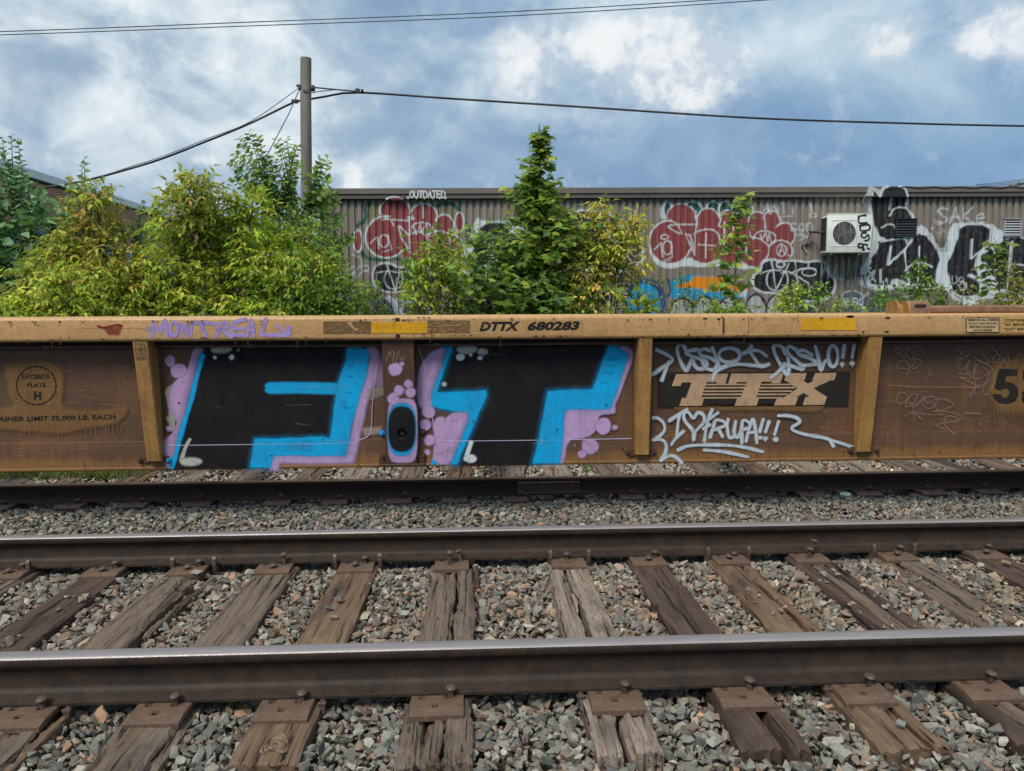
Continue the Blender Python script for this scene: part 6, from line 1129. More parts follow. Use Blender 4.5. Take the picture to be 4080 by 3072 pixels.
# cable clipped along the fascia, chimney on the roof
b = MB(); b.tube([LB(3535+i*15, 746+3*math.sin(i*.9)+min(i, 3)*.2+(6-i*2 if i < 3 else 0), .145) for i in range(44)], .007, 6); b.tube([LB(3535, 764, .145), LB(3538, 752, .145)], .007, 6)
o = b.build('fascia_cable', M['cable'], bld)
b = MB(); q = LB(3907, 745, -2.0); b.box(q.x-.28, q.x+.30, 1.9, 2.4, z_rt-.1, z_rt+.16, .01).box(q.x-.12, q.x+.0, 2.0, 2.2, z_rt+.16, z_rt+.19); o = b.build('roof_curb', mottled('brown_flashing', (.13, .08, .06), (.2, .13, .1), 8), bld)
# ------------------------------------------------------------ air conditioner on brackets
OFF = .46
def W3(q): return Vector((0, YB, 0))+ux*q[0]-un*q[1]*1+Vector((0, 0, q[2])) if False else Vector((q[0]*ux.x-q[1]*un.x, YB+q[0]*ux.y-q[1]*un.y, q[2]))
A0, A1 = LB(3300, 853, OFF), LB(3471, 1006, OFF); acx0, acx1, acz1, acz0 = A0.x, A1.x, A0.z, A1.z; back = .16
ac = empty('air_conditioner', W3(((acx0+acx1)/2, -.3, acz0)), 'cream outdoor air-conditioning unit on wall brackets with black LOSE tag', 'air conditioner', rz=AB)
acx = (acx0+acx1)/2
def abuild(mb, name, mat, parent=None, smooth=None, label=None):
    o = mb.build(name, mat, parent or ac, smooth); o.data.transform(Matrix.Translation((-acx, .3, -acz0)))
    if label: o['label'] = label
    return o
b = MB(); b.box(acx0, acx1, -OFF, -back, acz0, acz1, .012).box(acx0-.006, acx1+.006, -OFF-.005, -back+.005, acz1+.001, acz1+.014, .004); cas = abuild(b, 'casing', M['acwhite'], smooth=30)
b = MB(); b.box(acx0-.003, acx0-.0005, -OFF+.05, -back-.02, acz0+.05, acz1-.05)
abuild(b, 'side_coil', M['acdark'])
fc = LB(3365, 929, OFF+.01); fr = (LB(3411, 929, OFF).x-LB(3320, 929, OFF).x)/2; fx, fz = fc.x, fc.z
b = MB(); h = fr*1.10; t = .006; b.box(fx-h, fx+h, -OFF-.006, -OFF-.0005, fz+fr*1.08, fz+fr*1.14).box(fx-h, fx+h, -OFF-.006, -OFF-.0005, fz-fr*1.14, fz-fr*1.08).box(fx-h-.01, fx-h, -OFF-.006, -OFF-.0005, fz-fr*1.14, fz+fr*1.14).box(fx+h, fx+h+.01, -OFF-.006, -OFF-.0005, fz-fr*1.14, fz+fr*1.14); abuild(b, 'fan_panel_rim', M['acwhite'])
b = MB(); b.cyl((fx, fz), fr, 1, -OFF-.003, -OFF-.0005, 40); fo = abuild(b, 'fan_opening', M['acdark'])
for k in range(4):
    a = k*PI/2+.4; b = MB(); pts = [(fx+r*math.cos(a+d), fz+r*math.sin(a+d)) for r, d in ((fr*.2, -.3), (fr*.9, -.35), (fr*.92, .25), (fr*.2, .5))]; b.prism(pts, 1, -OFF-.0045, -OFF-.0035); abuild(b, 'fan_blade', M['fascia2'], fo)
b = MB()
for k in range(1, 8): b.tube([(fx+fr*k/8*math.cos(a*PI/18), -OFF-.010, fz+fr*k/8*math.sin(a*PI/18)) for a in range(37)], .0022, 4)
for k in range(16): a = k*PI/8+.1; b.tube([(fx+fr*.1*math.cos(a), -OFF-.011, fz+fr*.1*math.sin(a)), (fx+fr*math.cos(a), -OFF-.011, fz+fr*math.sin(a))], .002, 4)
for k in (-.5, 0, .5): b.tube([(fx+fr*k, -OFF-.013, fz-fr*math.sqrt(1-k*k)), (fx+fr*k, -OFF-.013, fz+fr*math.sqrt(1-k*k))], .0045, 4)
b.tube([(fx-fr, -OFF-.013, fz), (fx+fr, -OFF-.013, fz)], .004, 4); abuild(b, 'fan_grille', M['acwire'])
b = MB(); sx = LB(3414, 900, OFF).x; b.box(sx, sx+.003, -OFF-.002, -OFF-.0004, acz0+.01, acz1-.01); abuild(b, 'panel_seam', M['fascia2'])
p = Paint(lambda px, py, lift: (lambda q: (q.x-acx, q.y+.3, q.z-acz0))(LB(px, py, OFF+.004+lift)), sc=2.514, ox=3200, oy=700)
for st in ([(560, 405), (560, 470), (640, 470)], [(560, 405), (625, 395)], [(620, 395), (628, 402)], [(565, 500), (655, 490), (662, 540), (580, 550), (572, 510)], [(630, 570), (590, 575), (585, 610), (620, 620), (650, 590), (660, 640), (620, 650)], [(560, 680), (635, 690)], [(560, 680), (555, 720), (600, 715), (600, 742)], [(600, 700), (600, 740), (612, 740)], [(640, 690), (640, 700)], [(645, 725), (665, 735)]): p.stroke(st, 17, (0.02, 0.022, 0.028), 6)
p.build('spray_tag', ac, 'black sprayed LOSE running down the unit'); 
br = MB()
for px in (3310, 3420):
    q = LB(px, 1008, OFF-.05); x = q.x; br.box(x-.018, x+.018, -OFF+.02, .0, acz0-.035, acz0-.012).prism([(-OFF+.06, acz0-.04), (-OFF+.09, acz0-.035), (-.034, acz0-.42), (-.034, acz0-.50)], 0, x-.014, x+.014).box(x-.02, x+.02, -.05, -.035, acz0-.62, acz0-.012).box(x-.03, x+.03, -OFF+.03, -OFF+.1, acz0-.012, acz0-.001)
abuild(br, 'bracket', M['galv'])
b = MB(); hp = lambda px, py, o: LB(px, py, o); b.tube([hp(3282, 927, .30), hp(3250, 925, .22), hp(3226, 923, .12), hp(3228, 945, .10), hp(3222, 968, .09), hp(3205, 982, .04)], .022, 8); abuild(b, 'pipe_lagging', M['cable'], smooth=50)
b = MB(); b.tube([hp(3222, 925, .14), hp(3230, 950, .13), hp(3222, 970, .11)], .007, 6).tube([hp(3203, 985, .06), hp(3212, 1003, .06), hp(3217, 1006, .06)], .010, 6); abuild(b, 'pipe', flat('pale_pipe', (.5, .42, .36)))
b = MB(); q = hp(3200, 982, .05); b.cyl((q.x, q.z), .035, 1, -.06, -.03, 10); abuild(b, 'foam_plug', mottled('expanding_foam', (.10, .035, .025), (.16, .07, .05), 20))
b = MB(); b.tube([hp(3398, 1012, .10), hp(3393, 1060, .08), hp(3394, 1200, .08), hp(3385, 1290, .08)], .012, 6); b.tube([hp(3412, 1012, .12), hp(3409, 1100, .1), hp(3390, 1170, .1), hp(3388, 1290, .1)], .010, 6); abuild(b, 'drain_pipe', M['galv'])
# disconnect box
a, c = LB(3429, 1062, .12), LB(3455, 1094, .12); o3 = W3((a.x, 0, c.z)); jbx = empty('junction_box', o3, 'small grey electrical box on the corrugated wall below the air conditioner', 'electrical box', rz=AB)
b = MB(); b.box(0, c.x-a.x, -.12, -.034, 0, a.z-c.z, .006); b.build('box_body', flat('electrical_grey', (.33, .37, .38), .45), jbx)
b = MB(); P = [LB(px, py, .06)-Vector((a.x, 0, c.z)) for px, py in ((3441, 1094), (3441, 1112), (3450, 1138), (3468, 1148), (3482, 1145))]; b.tube(P, .006, 6); b.tube([LB(px, py, .06)-Vector((a.x, 0, c.z)) for px, py in ((3434, 1062), (3434, 1030), (3442, 1010))], .006, 6); b.build('conduit', M['cable'], jbx)

# ------------------------------------------------------------ brick building receding at the left
H2 = AY(91, 668, 20.5).z; XB2 = AY(91, 668, 20.5).x
# second point of the roofline at the same height
q2 = AZ(624, 836, H2); q1 = Vector((XB2, 20.5, H2)); dv = (q2-q1); dv.z = 0; Lw = dv.length; dn = dv.normalized(); rzb = math.atan2(dn.y, dn.x)
bb = empty('brick_building', (q1.x, q1.y, 0), 'red-brown brick building with a pale roof edge receding behind the trees at left', 'building', rz=rzb)
def mat_brick():
    t = MT('brickwork', 0.9); mp = t.coord((1, 1, 1), rot=(0, 0, 0)); s_ = t.sep(t.tc.outputs['Object']); cb = t.N.new('ShaderNodeCombineXYZ'); t.L.new(s_[0], cb.inputs[0]); t.L.new(s_[2], cb.inputs[1])
    br = t.N.new('ShaderNodeTexBrick'); t.L.new(cb.outputs[0], br.inputs[0]); br.inputs['Scale'].default_value = 1; br.inputs['Brick Width'].default_value = .21; br.inputs['Row Height'].default_value = .072; br.inputs['Mortar Size'].default_value = .006
    br.inputs['Color1'].default_value = (.43, .22, .14, 1); br.inputs['Color2'].default_value = (.33, .165, .11, 1); br.inputs['Mortar'].default_value = (.28, .22, .18, 1); t.base(t.mix(t.ramp(t.noise(mp, .8, 6), [(.4, 0), (.7, .5)]), br.outputs[0], (.28, .16, .12))); t.bump(br.outputs['Fac'], -.4, .01); return t.m
L0, L1 = -9.0, Lw+7
b = MB(); b.box(L0, L1, 0, 9, 0, H2-.28); b.build('brick_wall', mat_brick(), bb)
b = MB(); b.prism([(-.06, H2-.22), (-.08, H2-.2), (-.08, H2), (.3, H2+.02), (.3, H2-.2)], 0, L0-.1, L1+.1); b.build('roof_edge', flat('pale_roof_edge', (.68, .72, .74), .5), bb)
b = MB(); b.box(L0, L1, -.02, .2, H2-.279, H2-.221); b.build('roof_shadow_board', M['dark'], bb); b = MB(); b.box(L0, L1, .31, 9, H2-.2, H2-.05); b.build('roof', M['roof'], bb)
gl = MT('blue_window_glass', .12, spec=.8); gl.base(gl.ramp(gl.noise(gl.coord(), 1.3, 4), [(.35, (.06, .15, .26)), (.65, (.16, .30, .44))])); M['glass'] = gl.m
for i in range(8):
    x0 = L0+1.4+i*2.6
    if x0+1.8 > L1: break
    b = MB(); z0, z1 = H2-3.0, H2-1.55; t = .05
    b.box(x0, x0+1.9, -.03, .02, z1-t, z1).box(x0, x0+1.9, -.03, .02, z0, z0+t).box(x0, x0+t, -.029, .02, z0+t, z1-t).box(x0+1.9-t, x0+1.9, -.029, .02, z0+t, z1-t).box(x0+.93, x0+.97, -.028, .02, z0+t, z1-t); w_ = b.build('window', flat('window_frame', (.12, .2, .3)) if i == 0 else bpy.data.materials['window_frame'], bb)
    for k in (0, 1): b = MB(); b.box(x0+t+k*.92, x0+t+k*.92+.86, -.012, -.006, z0+t, z1-t); b.build('pane', M['glass'], w_)

# ------------------------------------------------------------ utility pole and wires
YPole = 15.0; pb, pt = AY(1222, 1400, YPole), AY(1219, 232, YPole); tilt = (pt.x-pb.x)/(pt.z-pb.z)
pole = empty('utility_pole', (pb.x-tilt*pb.z, YPole, 0), 'weathered grey wooden utility pole rising out of the bushes left of the building', 'utility pole')
rr_ = 20.5*YPole/FPX; b = MB(); N = 26
b.tube([(tilt*z+.004*math.sin(z*2), .003*math.sin(z*3), z) for z in np.linspace(-.15, pt.z, N)], [rr_*(1.08-.09*i/N) for i in range(N)], 20)
mp_ = MT('pole_wood', .9); v = mp_.coord((14, 14, .5)); n_ = mp_.noise(v, 3, 7, .65, .6); mp_.base(mp_.mix(mp_.ramp(n_, [(.30, 1.), (.42, 0.)]), mp_.ramp(mp_.noise(mp_.coord((2, 2, .5)), 2, 4), [(.3, (.15, .128, .105)), (.7, (.25, .225, .195))]), (.05, .04, .034))); mp_.bump(n_, .6, .01)
b.build('post', mp_.m, pole, smooth=45)
def rel(v, o): return v-Vector(o.location)
hw = M['spike']
for px, py, nm in ((1198, 346, 'cable_clamp'), (1242, 349, 'cable_clamp')):
    q = rel(AY(px, py, YPole-.05), pole); b = MB(); b.box(q.x-.05, q.x+.05, -.06, .04, q.z-.05, q.z+.05, .01).box(q.x-.09, q.x-.03, -.04, .02, q.z+.01, q.z+.05, .01).cyl((q.x, q.z), .03, 1, -.09, .06, 10); b.build(nm, hw, pole)
b = MB(); q = rel(AY(1213, 363, YPole-rr_), pole); b.cyl((q.x, q.z), .028, 1, -rr_-.02, -rr_+.05, 10); b.cyl((q.x+.06, q.z), .02, 1, -rr_-.015, -rr_+.05, 10); b.build('bolt', hw, pole)
def wire(name, pts, r, mat, label, Ys=None, cat='cable', group=None):
    """pts in photo pixels with a distance each"""
    P = catmull([(p[0], p[1], 0) for p in pts], 40); ys = np.interp(P[:, 0], *zip(*sorted((p[0], p[2]) for p in pts))) if pts[0][0] != pts[-1][0] else np.full(len(P), pts[0][2])
    b = MB(); b.tube([AY(p[0], p[1], y) for p, y in zip(P, ys)], r, 6); o = b.build(name, mat, smooth=60); return tag(o, label, cat, group)
YC = YPole+.25
wire('overhead_cable', [(-900, 800, 16), (-300, 760, 16), (180, 747, YC), (560, 660, YC), (830, 560, YC), (1000, 490, YC), (1170, 408, YC), (1222, 398, YC), (1300, 384, YC), (1430, 369, YC), (1800, 393, YC), (2300, 425, YC), (3000, 470, YC), (3600, 491, YC), (4080, 502, YC), (5000, 516, YC), (6500, 520, YC)], .020, M['cable'], 'thick black overhead cable passing behind the pole and across the sky', group='overhead cables')
wire('overhead_cable', [(-600, 768, 16), (180, 742, YC), (560, 652, YC), (830, 551, YC), (1000, 483, YC), (1192, 350, YC-.1)], .007, M['cable'], 'thin messenger wire above the thick cable, left of the pole', group='overhead cables')
wire('support_wire', [(1246, 348, YPole), (1330, 356, YPole+.1), (1432, 365, YC)], .014, M['wire'], 'short stay wire from the pole to the thick cable on the right')
wire('support_wire', [(1240, 370, YPole), (1330, 358, YPole+.1), (1432, 366, YC-.03)], .008, M['wire'], 'lower thin tie wire right of the pole')
b = MB(); P = [AY(1196, 350, YPole), AY(1150, 455, YPole-.2), AY(1066, 615, YPole-.4), AY(960, 830, YPole-.8), AY(860, 1050, YPole-1.2)]; b.tube(P, .010, 6); tag(b.build('guy_wire', M['wire']), 'thin guy wire slanting down to the left from the pole into the bushes', 'cable')
b = MB(); q = AY(1430, 366, YC-.03); b.box(q.x-.07, q.x+.02, q.y-.03, q.y+.03, q.z-.03, q.z+.06, .01).box(q.x+.04, q.x+.09, q.y-.03, q.y+.03, q.z, q.z+.05, .01); tag(b.build('cable_clamp', M['cable']), 'small clamp on the thick cable right of the pole', 'clamp')
b = MB(); q = AY(1176, 405, YC-.03); b.box(q.x-.07, q.x+.06, q.y-.03, q.y+.03, q.z-.03, q.z+.04, .01); tag(b.build('cable_clamp', M['cable']), 'small clamp on the thick cable left of the pole', 'clamp')
for k, (y0, y1, y2) in enumerate(((126, 46, -14), (139, 63, 0))):
    wire('overhead_wire', [(-900, y0+24, 11), (0, y0, 11), (1000, (y0+y1)/2+2, 11), (2040, y1, 11), (3050, y2, 11), (4400, y2-95, 11), (6000, y2-220, 11)], .0065, M['wire'], ('upper', 'lower')[k]+' of the two thin wires crossing the top of the sky', group='thin wires crossing the top of the sky')
for k, (ya, yb_) in enumerate(((741, 722), (744, 728), (748, 735))):
    wire('overhead_wire', [(3890, ya-6, 40), (3990, (ya+yb_)/2-5, 40), (4080, yb_-8, 40), (4400, yb_-60, 40)], .012, M['wire'], ('highest', 'middle', 'lowest')[k]+' of the distant wires above the roof at the right edge', group='distant wires at the right edge')
ipole = empty('distant_pole_arm', AY(4048, 738, 40), 'distant pole arm with three white insulators above the roof at the right edge', 'pole'); b = MB(); b.tube([(-.9, 0, -.2), (1.2, 0, .25)], .06, 6); b.tube([(1.0, 0, -9.6), (1.0, 0, .6)], .14, 10); b.build('crossarm', M['bark'], ipole)
for x_ in (-.75, -.35, .15): b = MB(); b.tube([(x_, 0, x_*.2+.02), (x_, 0, x_*.2+.10), (x_, 0, x_*.2+.14), (x_, 0, x_*.2+.2)], [.03, .11, .04, .08], 8); b.build('insulator', M['louver'], ipole)
# ------------------------------------------------------------ vegetation: leaves with real shapes on real shoots
def leaf_tmpl(kind):
    if kind == 'oval':
        V = [(0, 0, 0), (.30, .28, .05), (.36, .55, .04), (.18, .86, 0), (0, 1.05, -.08), (-.18, .86, 0), (-.36, .55, .04), (-.30, .28, .05), (0, .5, -.03)]; return V, [(8, i, (i+1) % 8) for i in range(8)]
    if kind == 'lance':
        V = [(0, 0, 0), (.20, .36, .03), (0, 1, -.18), (-.20, .36, .03), (0, .42, -.05)]; return V, [(0, 1, 4), (1, 2, 4), (2, 3, 4), (3, 0, 4)]
    if kind == 'blade':
        V = [(-.03, 0, 0), (.03, 0, 0), (.035, .5, .0), (0, 1, -.12), (-.035, .5, .0)]; return V, [(0, 1, 2), (0, 2, 4), (4, 2, 3)]
    if kind == 'delta':
        V = [(0, 0, 0), (.42, .10, .03), (.44, .34, .02), (.2, .7, 0), (0, 1, -.1), (-.2, .7, 0), (-.44, .34, .02), (-.42, .10, .03), (0, .4, -.03)]; return V, [(8, i, (i+1) % 8) for i in range(8)]
    if kind == 'maple':
        P = [(0, 0), (.20, .06), (.52, .02), (.36, .24), (.62, .50), (.30, .48), (.24, .62), (0, 1.0), (-.24, .62), (-.30, .48), (-.62, .50), (-.36, .24), (-.52, .02), (-.20, .06)]
        V = [(x, y, .05-.28*(x*x)-.06*y) for x, y in P]+[(0, .34, 0)]; n = len(P); return V, [(n, i, (i+1) % n) for i in range(n)]
TM = {k: (np.array(leaf_tmpl(k)[0], float), np.array(leaf_tmpl(k)[1])) for k in ('oval', 'lance', 'blade', 'delta', 'maple')}
def nz(v): return v/(np.linalg.norm(v, axis=-1, keepdims=True)+1e-9)
class Leaves:
    def __init__(s): s.d = {}
    def add(s, kind, pos, axis, up, size, col):
        s.d.setdefault(kind, []).append((pos, axis, up, size, col))
    def build(s, name, parent, mat=None, label=None):
        V, F, C = [], [], []; base = 0
        for kind, L in s.d.items():
            tv, tf = TM[kind]; P = np.concatenate([np.atleast_2d(l[0]) for l in L]); A = nz(np.concatenate([np.atleast_2d(l[1]) for l in L])); U = np.concatenate([np.atleast_2d(l[2]) for l in L]); S = np.concatenate([np.atleast_1d(l[3]) for l in L]); K = np.concatenate([np.atleast_2d(l[4]) for l in L])
            X = nz(np.cross(A, U)); Z = np.cross(X, A); n, m = len(P), len(tv)
            W = P[:, None]+S[:, None, None]*(tv[None, :, 0:1]*X[:, None]+tv[None, :, 1:2]*A[:, None]+tv[None, :, 2:3]*Z[:, None])
            V.append(W.reshape(-1, 3)); F.append((tf[None]+(np.arange(n)*m)[:, None, None]).reshape(-1, 3)+base); C.append(np.repeat(np.concatenate([K, np.ones((n, 1))], 1), m, 0)); base += n*m
        o = np_mesh(name, np.concatenate(V), np.concatenate(F), mat or M['leaf'], parent, col=np.concatenate(C))
        if label: o['label'] = label
        return o
def rvec(n, s=1.0): return rng.normal(0, s, (n, 3))
def compound(L, P, D, size, pal, kind='lance', n=5, droop=.7, jit=.25, ls=.42):
    """pinnate leaves at P pointing along D: n leaflets hanging from a drooping rachis"""
    m = len(P); D = nz(D); side = nz(np.cross(D, np.array([0, 0, 1.0]))+rvec(m, .2)); col0 = pal[rng.integers(0, len(pal), m)]*rng.uniform(.75, 1.25, (m, 1))
    for k in range(n):
        t = (1, .72, .72, .4, .4, .1, .1)[k]; sg = 0 if k == 0 else (1 if k % 2 else -1); pos = P+D*size[:, None]*t*.9; pos = pos.copy(); pos[:, 2] -= droop*.5*size*t*t
        ax = D*(.9 if sg == 0 else .35)+side*sg*.85+np.array([0, 0, -droop])+rvec(m, jit); L.add(kind, pos, ax, np.array([0, 0, 1.0])+rvec(m, .35), size*ls*rng.uniform(.8, 1.2, m)*(1.15 if sg == 0 else 1), col0*rng.uniform(.85, 1.15, (m, 1)))
def branchy(b, p0, p1, r0, r1, sag=0.1, n=7):
    p0, p1 = np.array(p0, float), np.array(p1, float); mid = (p0+p1)/2+np.array([rng.normal(0, .06), rng.normal(0, .06), -sag*.2])*np.linalg.norm(p1-p0)*.6; ts = np.linspace(0, 1, n)
    pts = [(1-t)**2*p0+2*t*(1-t)*mid+t*t*p1 for t in ts]; b.tube(pts, [r0+(r1-r0)*t for t in ts], 6); return np.array(pts)
YG = np.array([(.16, .215, .018), (.20, .24, .022), (.12, .185, .02), (.25, .25, .03), (.095, .15, .018), (.21, .20, .03)])*2.13
YO = np.array([(.19, .18, .028), (.15, .165, .022), (.23, .19, .035), (.12, .14, .02), (.27, .17, .05)])*1.8
YD = np.array([(.26, .25, .03), (.32, .26, .04), (.22, .23, .03), (.38, .24, .07), (.18, .2, .025)])*1.92
GR_ = np.array([(.05, .10, .018), (.07, .13, .02), (.04, .08, .018), (.09, .15, .022), (.12, .17, .02)])*1.87
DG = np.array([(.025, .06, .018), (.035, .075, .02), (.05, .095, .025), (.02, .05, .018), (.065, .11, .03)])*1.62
BG = np.array([(.045, .095, .035), (.06, .12, .045), (.03, .07, .03), (.10, .17, .085), (.08, .14, .05)])*2.44
MG = np.array([(.06, .11, .015), (.085, .14, .018), (.04, .085, .015), (.13, .17, .02), (.17, .19, .03)])*1.89
FG = np.array([(.09, .16, .02), (.12, .2, .025), (.07, .125, .02), (.16, .21, .03)])*1.84
VG = 'trees and bushes behind the freight car'
def tree_root(name, px, Y, label, cat='tree', group=VG):
    q = AY(px, 1400, Y); return empty(name, (q.x, Y, -.1), label, cat, group)
def fill_bush(root, blobs, dens, style, pal, leaf=(.16, .26), trunk_r=.05, ls=.42, nl=5, droop=.55, shell=.55, mixpal=None, kind='lance', nst=4, twig=True, seedy=False):
    """blobs: (px, py, rx, ry[, Y]) in the photo, each a bough with leaves on its outer part"""
    base = np.array(root.location); L = Leaves(); B = MB(); tot = 0
    stems = [np.array([base[0]+rng.normal(0, .12), base[1]+rng.normal(0, .1), base[2]]) for _ in range(nst)]
    for bi, bl in enumerate(blobs):
        Y = bl[4] if len(bl) > 4 else base[1]+rng.uniform(-.35, .35); c = np.array(AY(bl[0], bl[1], Y)); s = Y/FPX; rx, rz = bl[2]*s, bl[3]*s; ry = min(max(rx, rz)*.85, .75)
        n = int(dens*max(rx*rz, .02)*(25 if style == 'compound' else 24)); leaf_k = 1.05 if style == 'compound' else 1.15; u = nz(rng.normal(0, 1, (n, 3))); r = rng.uniform(shell, 1.08, n)**.8; nn = .82+.36*vnoise(u[:, 0]*2.4+bi, u[:, 2]*2.4+bi*3, bi)
        P = c+u*np.array([rx, ry, rz])*(r*nn)[:, None]; pl = pal
        if mixpal is not None and rng.random() < mixpal[1]: pl = mixpal[0]
        D = u*np.array([1, 1, .6])+np.array([0, 0, .35])+rvec(n, .35); size = rng.uniform(leaf[0], leaf[1], n)*leaf_k*rng.uniform(.8, 1.25, n)
        tint = 1+.18*math.sin(bi*2.7)
        if style == 'compound': compound(L, P, D, size, pl*tint, kind, nl, droop, ls=ls)
        else: L.add(kind, P, D+np.array([0, 0, -droop])+rvec(n, .35), np.array([0, 0, 1.0])+rvec(n, .6), size, pl[rng.integers(0, len(pl), n)]*tint*rng.uniform(.75, 1.25, (n, 1)))
        if kind != 'lance' or twig:
            st = stems[bi % nst]; pts = branchy(B, st+(c-st)*.02, c, trunk_r*.55, trunk_r*.2, .1, 9)
            for _ in range(5):
                e = c+nz(rng.normal(0, 1, (1, 3)))[0]*np.array([rx, ry, rz])*.8; branchy(B, pts[-1-int(rng.integers(0, 3))], e, trunk_r*.2, .004, .1, 5)
    o = L.build('crown', root); o.data.transform(Matrix.Translation(-Vector(root.location))); t = B.build('branches', M['bark'], root, smooth=60); t.data.transform(Matrix.Translation(-Vector(root.location)))
def shoots(L, B, tips, base, kind, size, gap, pal, r=.01, both=True, start=.3, up=.2, arch=.25, droop=.3):
    """long shoots with leaves set alternately along them"""
    for tip in tips:
        p0 = np.array(base)+rng.normal(0, .06, 3); tip = np.array(tip, float); mid = (p0+tip)/2+np.array([0, 0, arch*np.linalg.norm(tip-p0)*.4])+rng.normal(0, .06, 3); ts = np.linspace(0, 1, 14); pts = np.array([(1-t)**2*p0+2*t*(1-t)*mid+t*t*tip for t in ts]); B.tube(pts, [r*(1-t)+.0025 for t in ts], 5)
        ln = np.linalg.norm(np.diff(pts, axis=0), axis=1).sum(); n = int(ln*(1-start)/gap); tt = np.linspace(start, 1, max(n, 2)); P = np.stack([np.interp(tt, ts, pts[:, k]) for k in range(3)], 1); T = nz(np.gradient(P, axis=0)); sd = nz(np.cross(T, np.array([0, -1.0, 0.2]))); sg = np.where(np.arange(len(tt)) % 2 == 0, 1, -1)[:, None]
        A = T*.55+sd*sg*.9+np.array([0, 0, -droop])+rvec(len(tt), .25); s_ = size*rng.uniform(.7, 1.15, len(tt))*np.clip(1.25-tt*.45, .5, 1); L.add(kind, P, A, np.array([0, -.5, 1.0])+rvec(len(tt), .45), s_, pal[rng.integers(0, len(pal), len(tt))]*rng.uniform(.8, 1.2, (len(tt), 1)))
def finish(L, B, root, stem_mat='bark'):
    o = L.build('crown', root); o.data.transform(Matrix.Translation(-Vector(root.location))); t = B.build('branches', M[stem_mat], root, smooth=60); t.data.transform(Matrix.Translation(-Vector(root.location)))
S_ = 4080/2212
def bl(x, y, rx, ry, *Y): return (x*S_, y*S_, rx*S_, ry*S_, *Y)
# 1 poplar at the far left
t = tree_root('poplar_tree', 10, 11.6, 'blue-green poplar with rounded leaves filling the left edge')
fill_bush(t, [bl(30, 440, 60, 60), bl(-30, 520, 70, 80), bl(70, 520, 60, 60), bl(110, 500, 50, 40), bl(20, 600, 70, 70), bl(90, 620, 60, 60), bl(140, 560, 50, 60), bl(-70, 620, 70, 90), bl(40, 680, 80, 50), bl(-60, 440, 50, 70), bl(150, 470, 40, 30), bl(130, 640, 60, 50), bl(-120, 560, 60, 120)], 46, 'simple', BG, (.07, .125), .06, kind='delta', droop=.5, nst=3)
L, B = Leaves(), MB(); base = AY(40*S_, 480*S_, 11.6)
shoots(L, B, [AY(x*S_, y*S_, 11.4) for x, y in ((25, 292), (38, 300), (8, 330), (45, 345), (60, 390), (5, 300), (-25, 320), (100, 420), (75, 420))], base, 'delta', .105, .035, BG, .014, start=.1, arch=.05)
base = AY(170*S_, 520*S_, 11.3); shoots(L, B, [AY(x*S_, y*S_, 11.3) for x, y in ((182, 342), (178, 352), (150, 385), (210, 390), (140, 400), (235, 440))], base, 'delta', .10, .045, BG, .012, start=.2, arch=.0)
base = AY(300*S_, 560*S_, 11.5); shoots(L, B, [AY(x*S_, y*S_, 11.3) for x, y in ((312, 440), (300, 450), (340, 470), (285, 470))], base, 'delta', .11, .045, BG, .012, start=.2, arch=.0)
o = L.build('shoot_leaves', t); o.data.transform(Matrix.Translation(-Vector(t.location))); o = B.build('shoots', M['stem'], t, 60); o.data.transform(Matrix.Translation(-Vector(t.location)))
# 2, 3 box elders
t = tree_root('box_elder', 350, 11.0, 'olive-yellow box elder between the poplar and the brightest bush'); fill_bush(t, [bl(205, 455, 42, 42), bl(200, 520, 62, 50), bl(140, 560, 48, 40), bl(250, 545, 36, 44), bl(170, 600, 60, 50), bl(240, 620, 60, 55), bl(110, 630, 55, 45), bl(80, 670, 50, 40), bl(160, 680, 70, 40), bl(300, 620, 40, 50), bl(280, 670, 60, 40), bl(212, 420, 16, 18)], 60, 'compound', YO, (.15, .24), .06, mixpal=(YG, .3), ls=.46)
t = tree_root('box_elder', 300, 10.3, 'low bright yellow-green box elder in front at left'); fill_bush(t, [bl(80, 590, 36, 26), bl(150, 620, 60, 28), bl(210, 600, 38, 26), bl(120, 665, 70, 36), bl(230, 650, 48, 40), bl(60, 660, 40, 30), bl(30, 690, 50, 20), bl(200, 690, 70, 26)], 55, 'compound', YG, (.14, .22), .04, ls=.46)
t = tree_root('box_elder', 800, 10.9, 'biggest and brightest yellow-green box elder, left of the pole'); fill_bush(t, [bl(425, 430, 40, 42), bl(395, 470, 45, 45), bl(470, 460, 55, 42), bl(375, 540, 42, 50), bl(440, 520, 60, 50), bl(520, 510, 52, 48), bl(400, 600, 70, 55), bl(490, 590, 70, 55), bl(570, 560, 52, 50), bl(560, 640, 60, 52), bl(350, 650, 50, 50), bl(450, 670, 80, 42), bl(610, 620, 50, 50), bl(620, 680, 60, 36), bl(545, 455, 34, 34), bl(425, 390, 18, 18), bl(530, 690, 60, 26)], 62, 'compound', YG, (.15, .24), .07, mixpal=(YO, .25), ls=.46, nst=5)
L, B = Leaves(), MB(); shoots(L, B, [AY(x*S_, y*S_, 11.1) for x, y in ((375, 372), (395, 368), (360, 400), (420, 372))], AY(430*S_, 470*S_, 11.1), 'oval', .09, .04, GR_, .01, start=.3, arch=.05); o = L.build('shoot_leaves', t); o.data.transform(Matrix.Translation(-Vector(t.location))); o = B.build('shoots', M['stem'], t, 60); o.data.transform(Matrix.Translation(-Vector(t.location)))
# shaded back foliage
t = tree_root('shade_bush', 620, 12.4, 'dark green undergrowth in the gaps between the bright box elders'); fill_bush(t, [bl(330, 640, 80, 60), bl(200, 650, 90, 60), bl(450, 640, 100, 70), bl(600, 600, 90, 90), bl(700, 640, 70, 60), bl(60, 650, 90, 70), bl(540, 540, 60, 60)], 36, 'simple', DG, (.07, .12), .04, kind='oval')
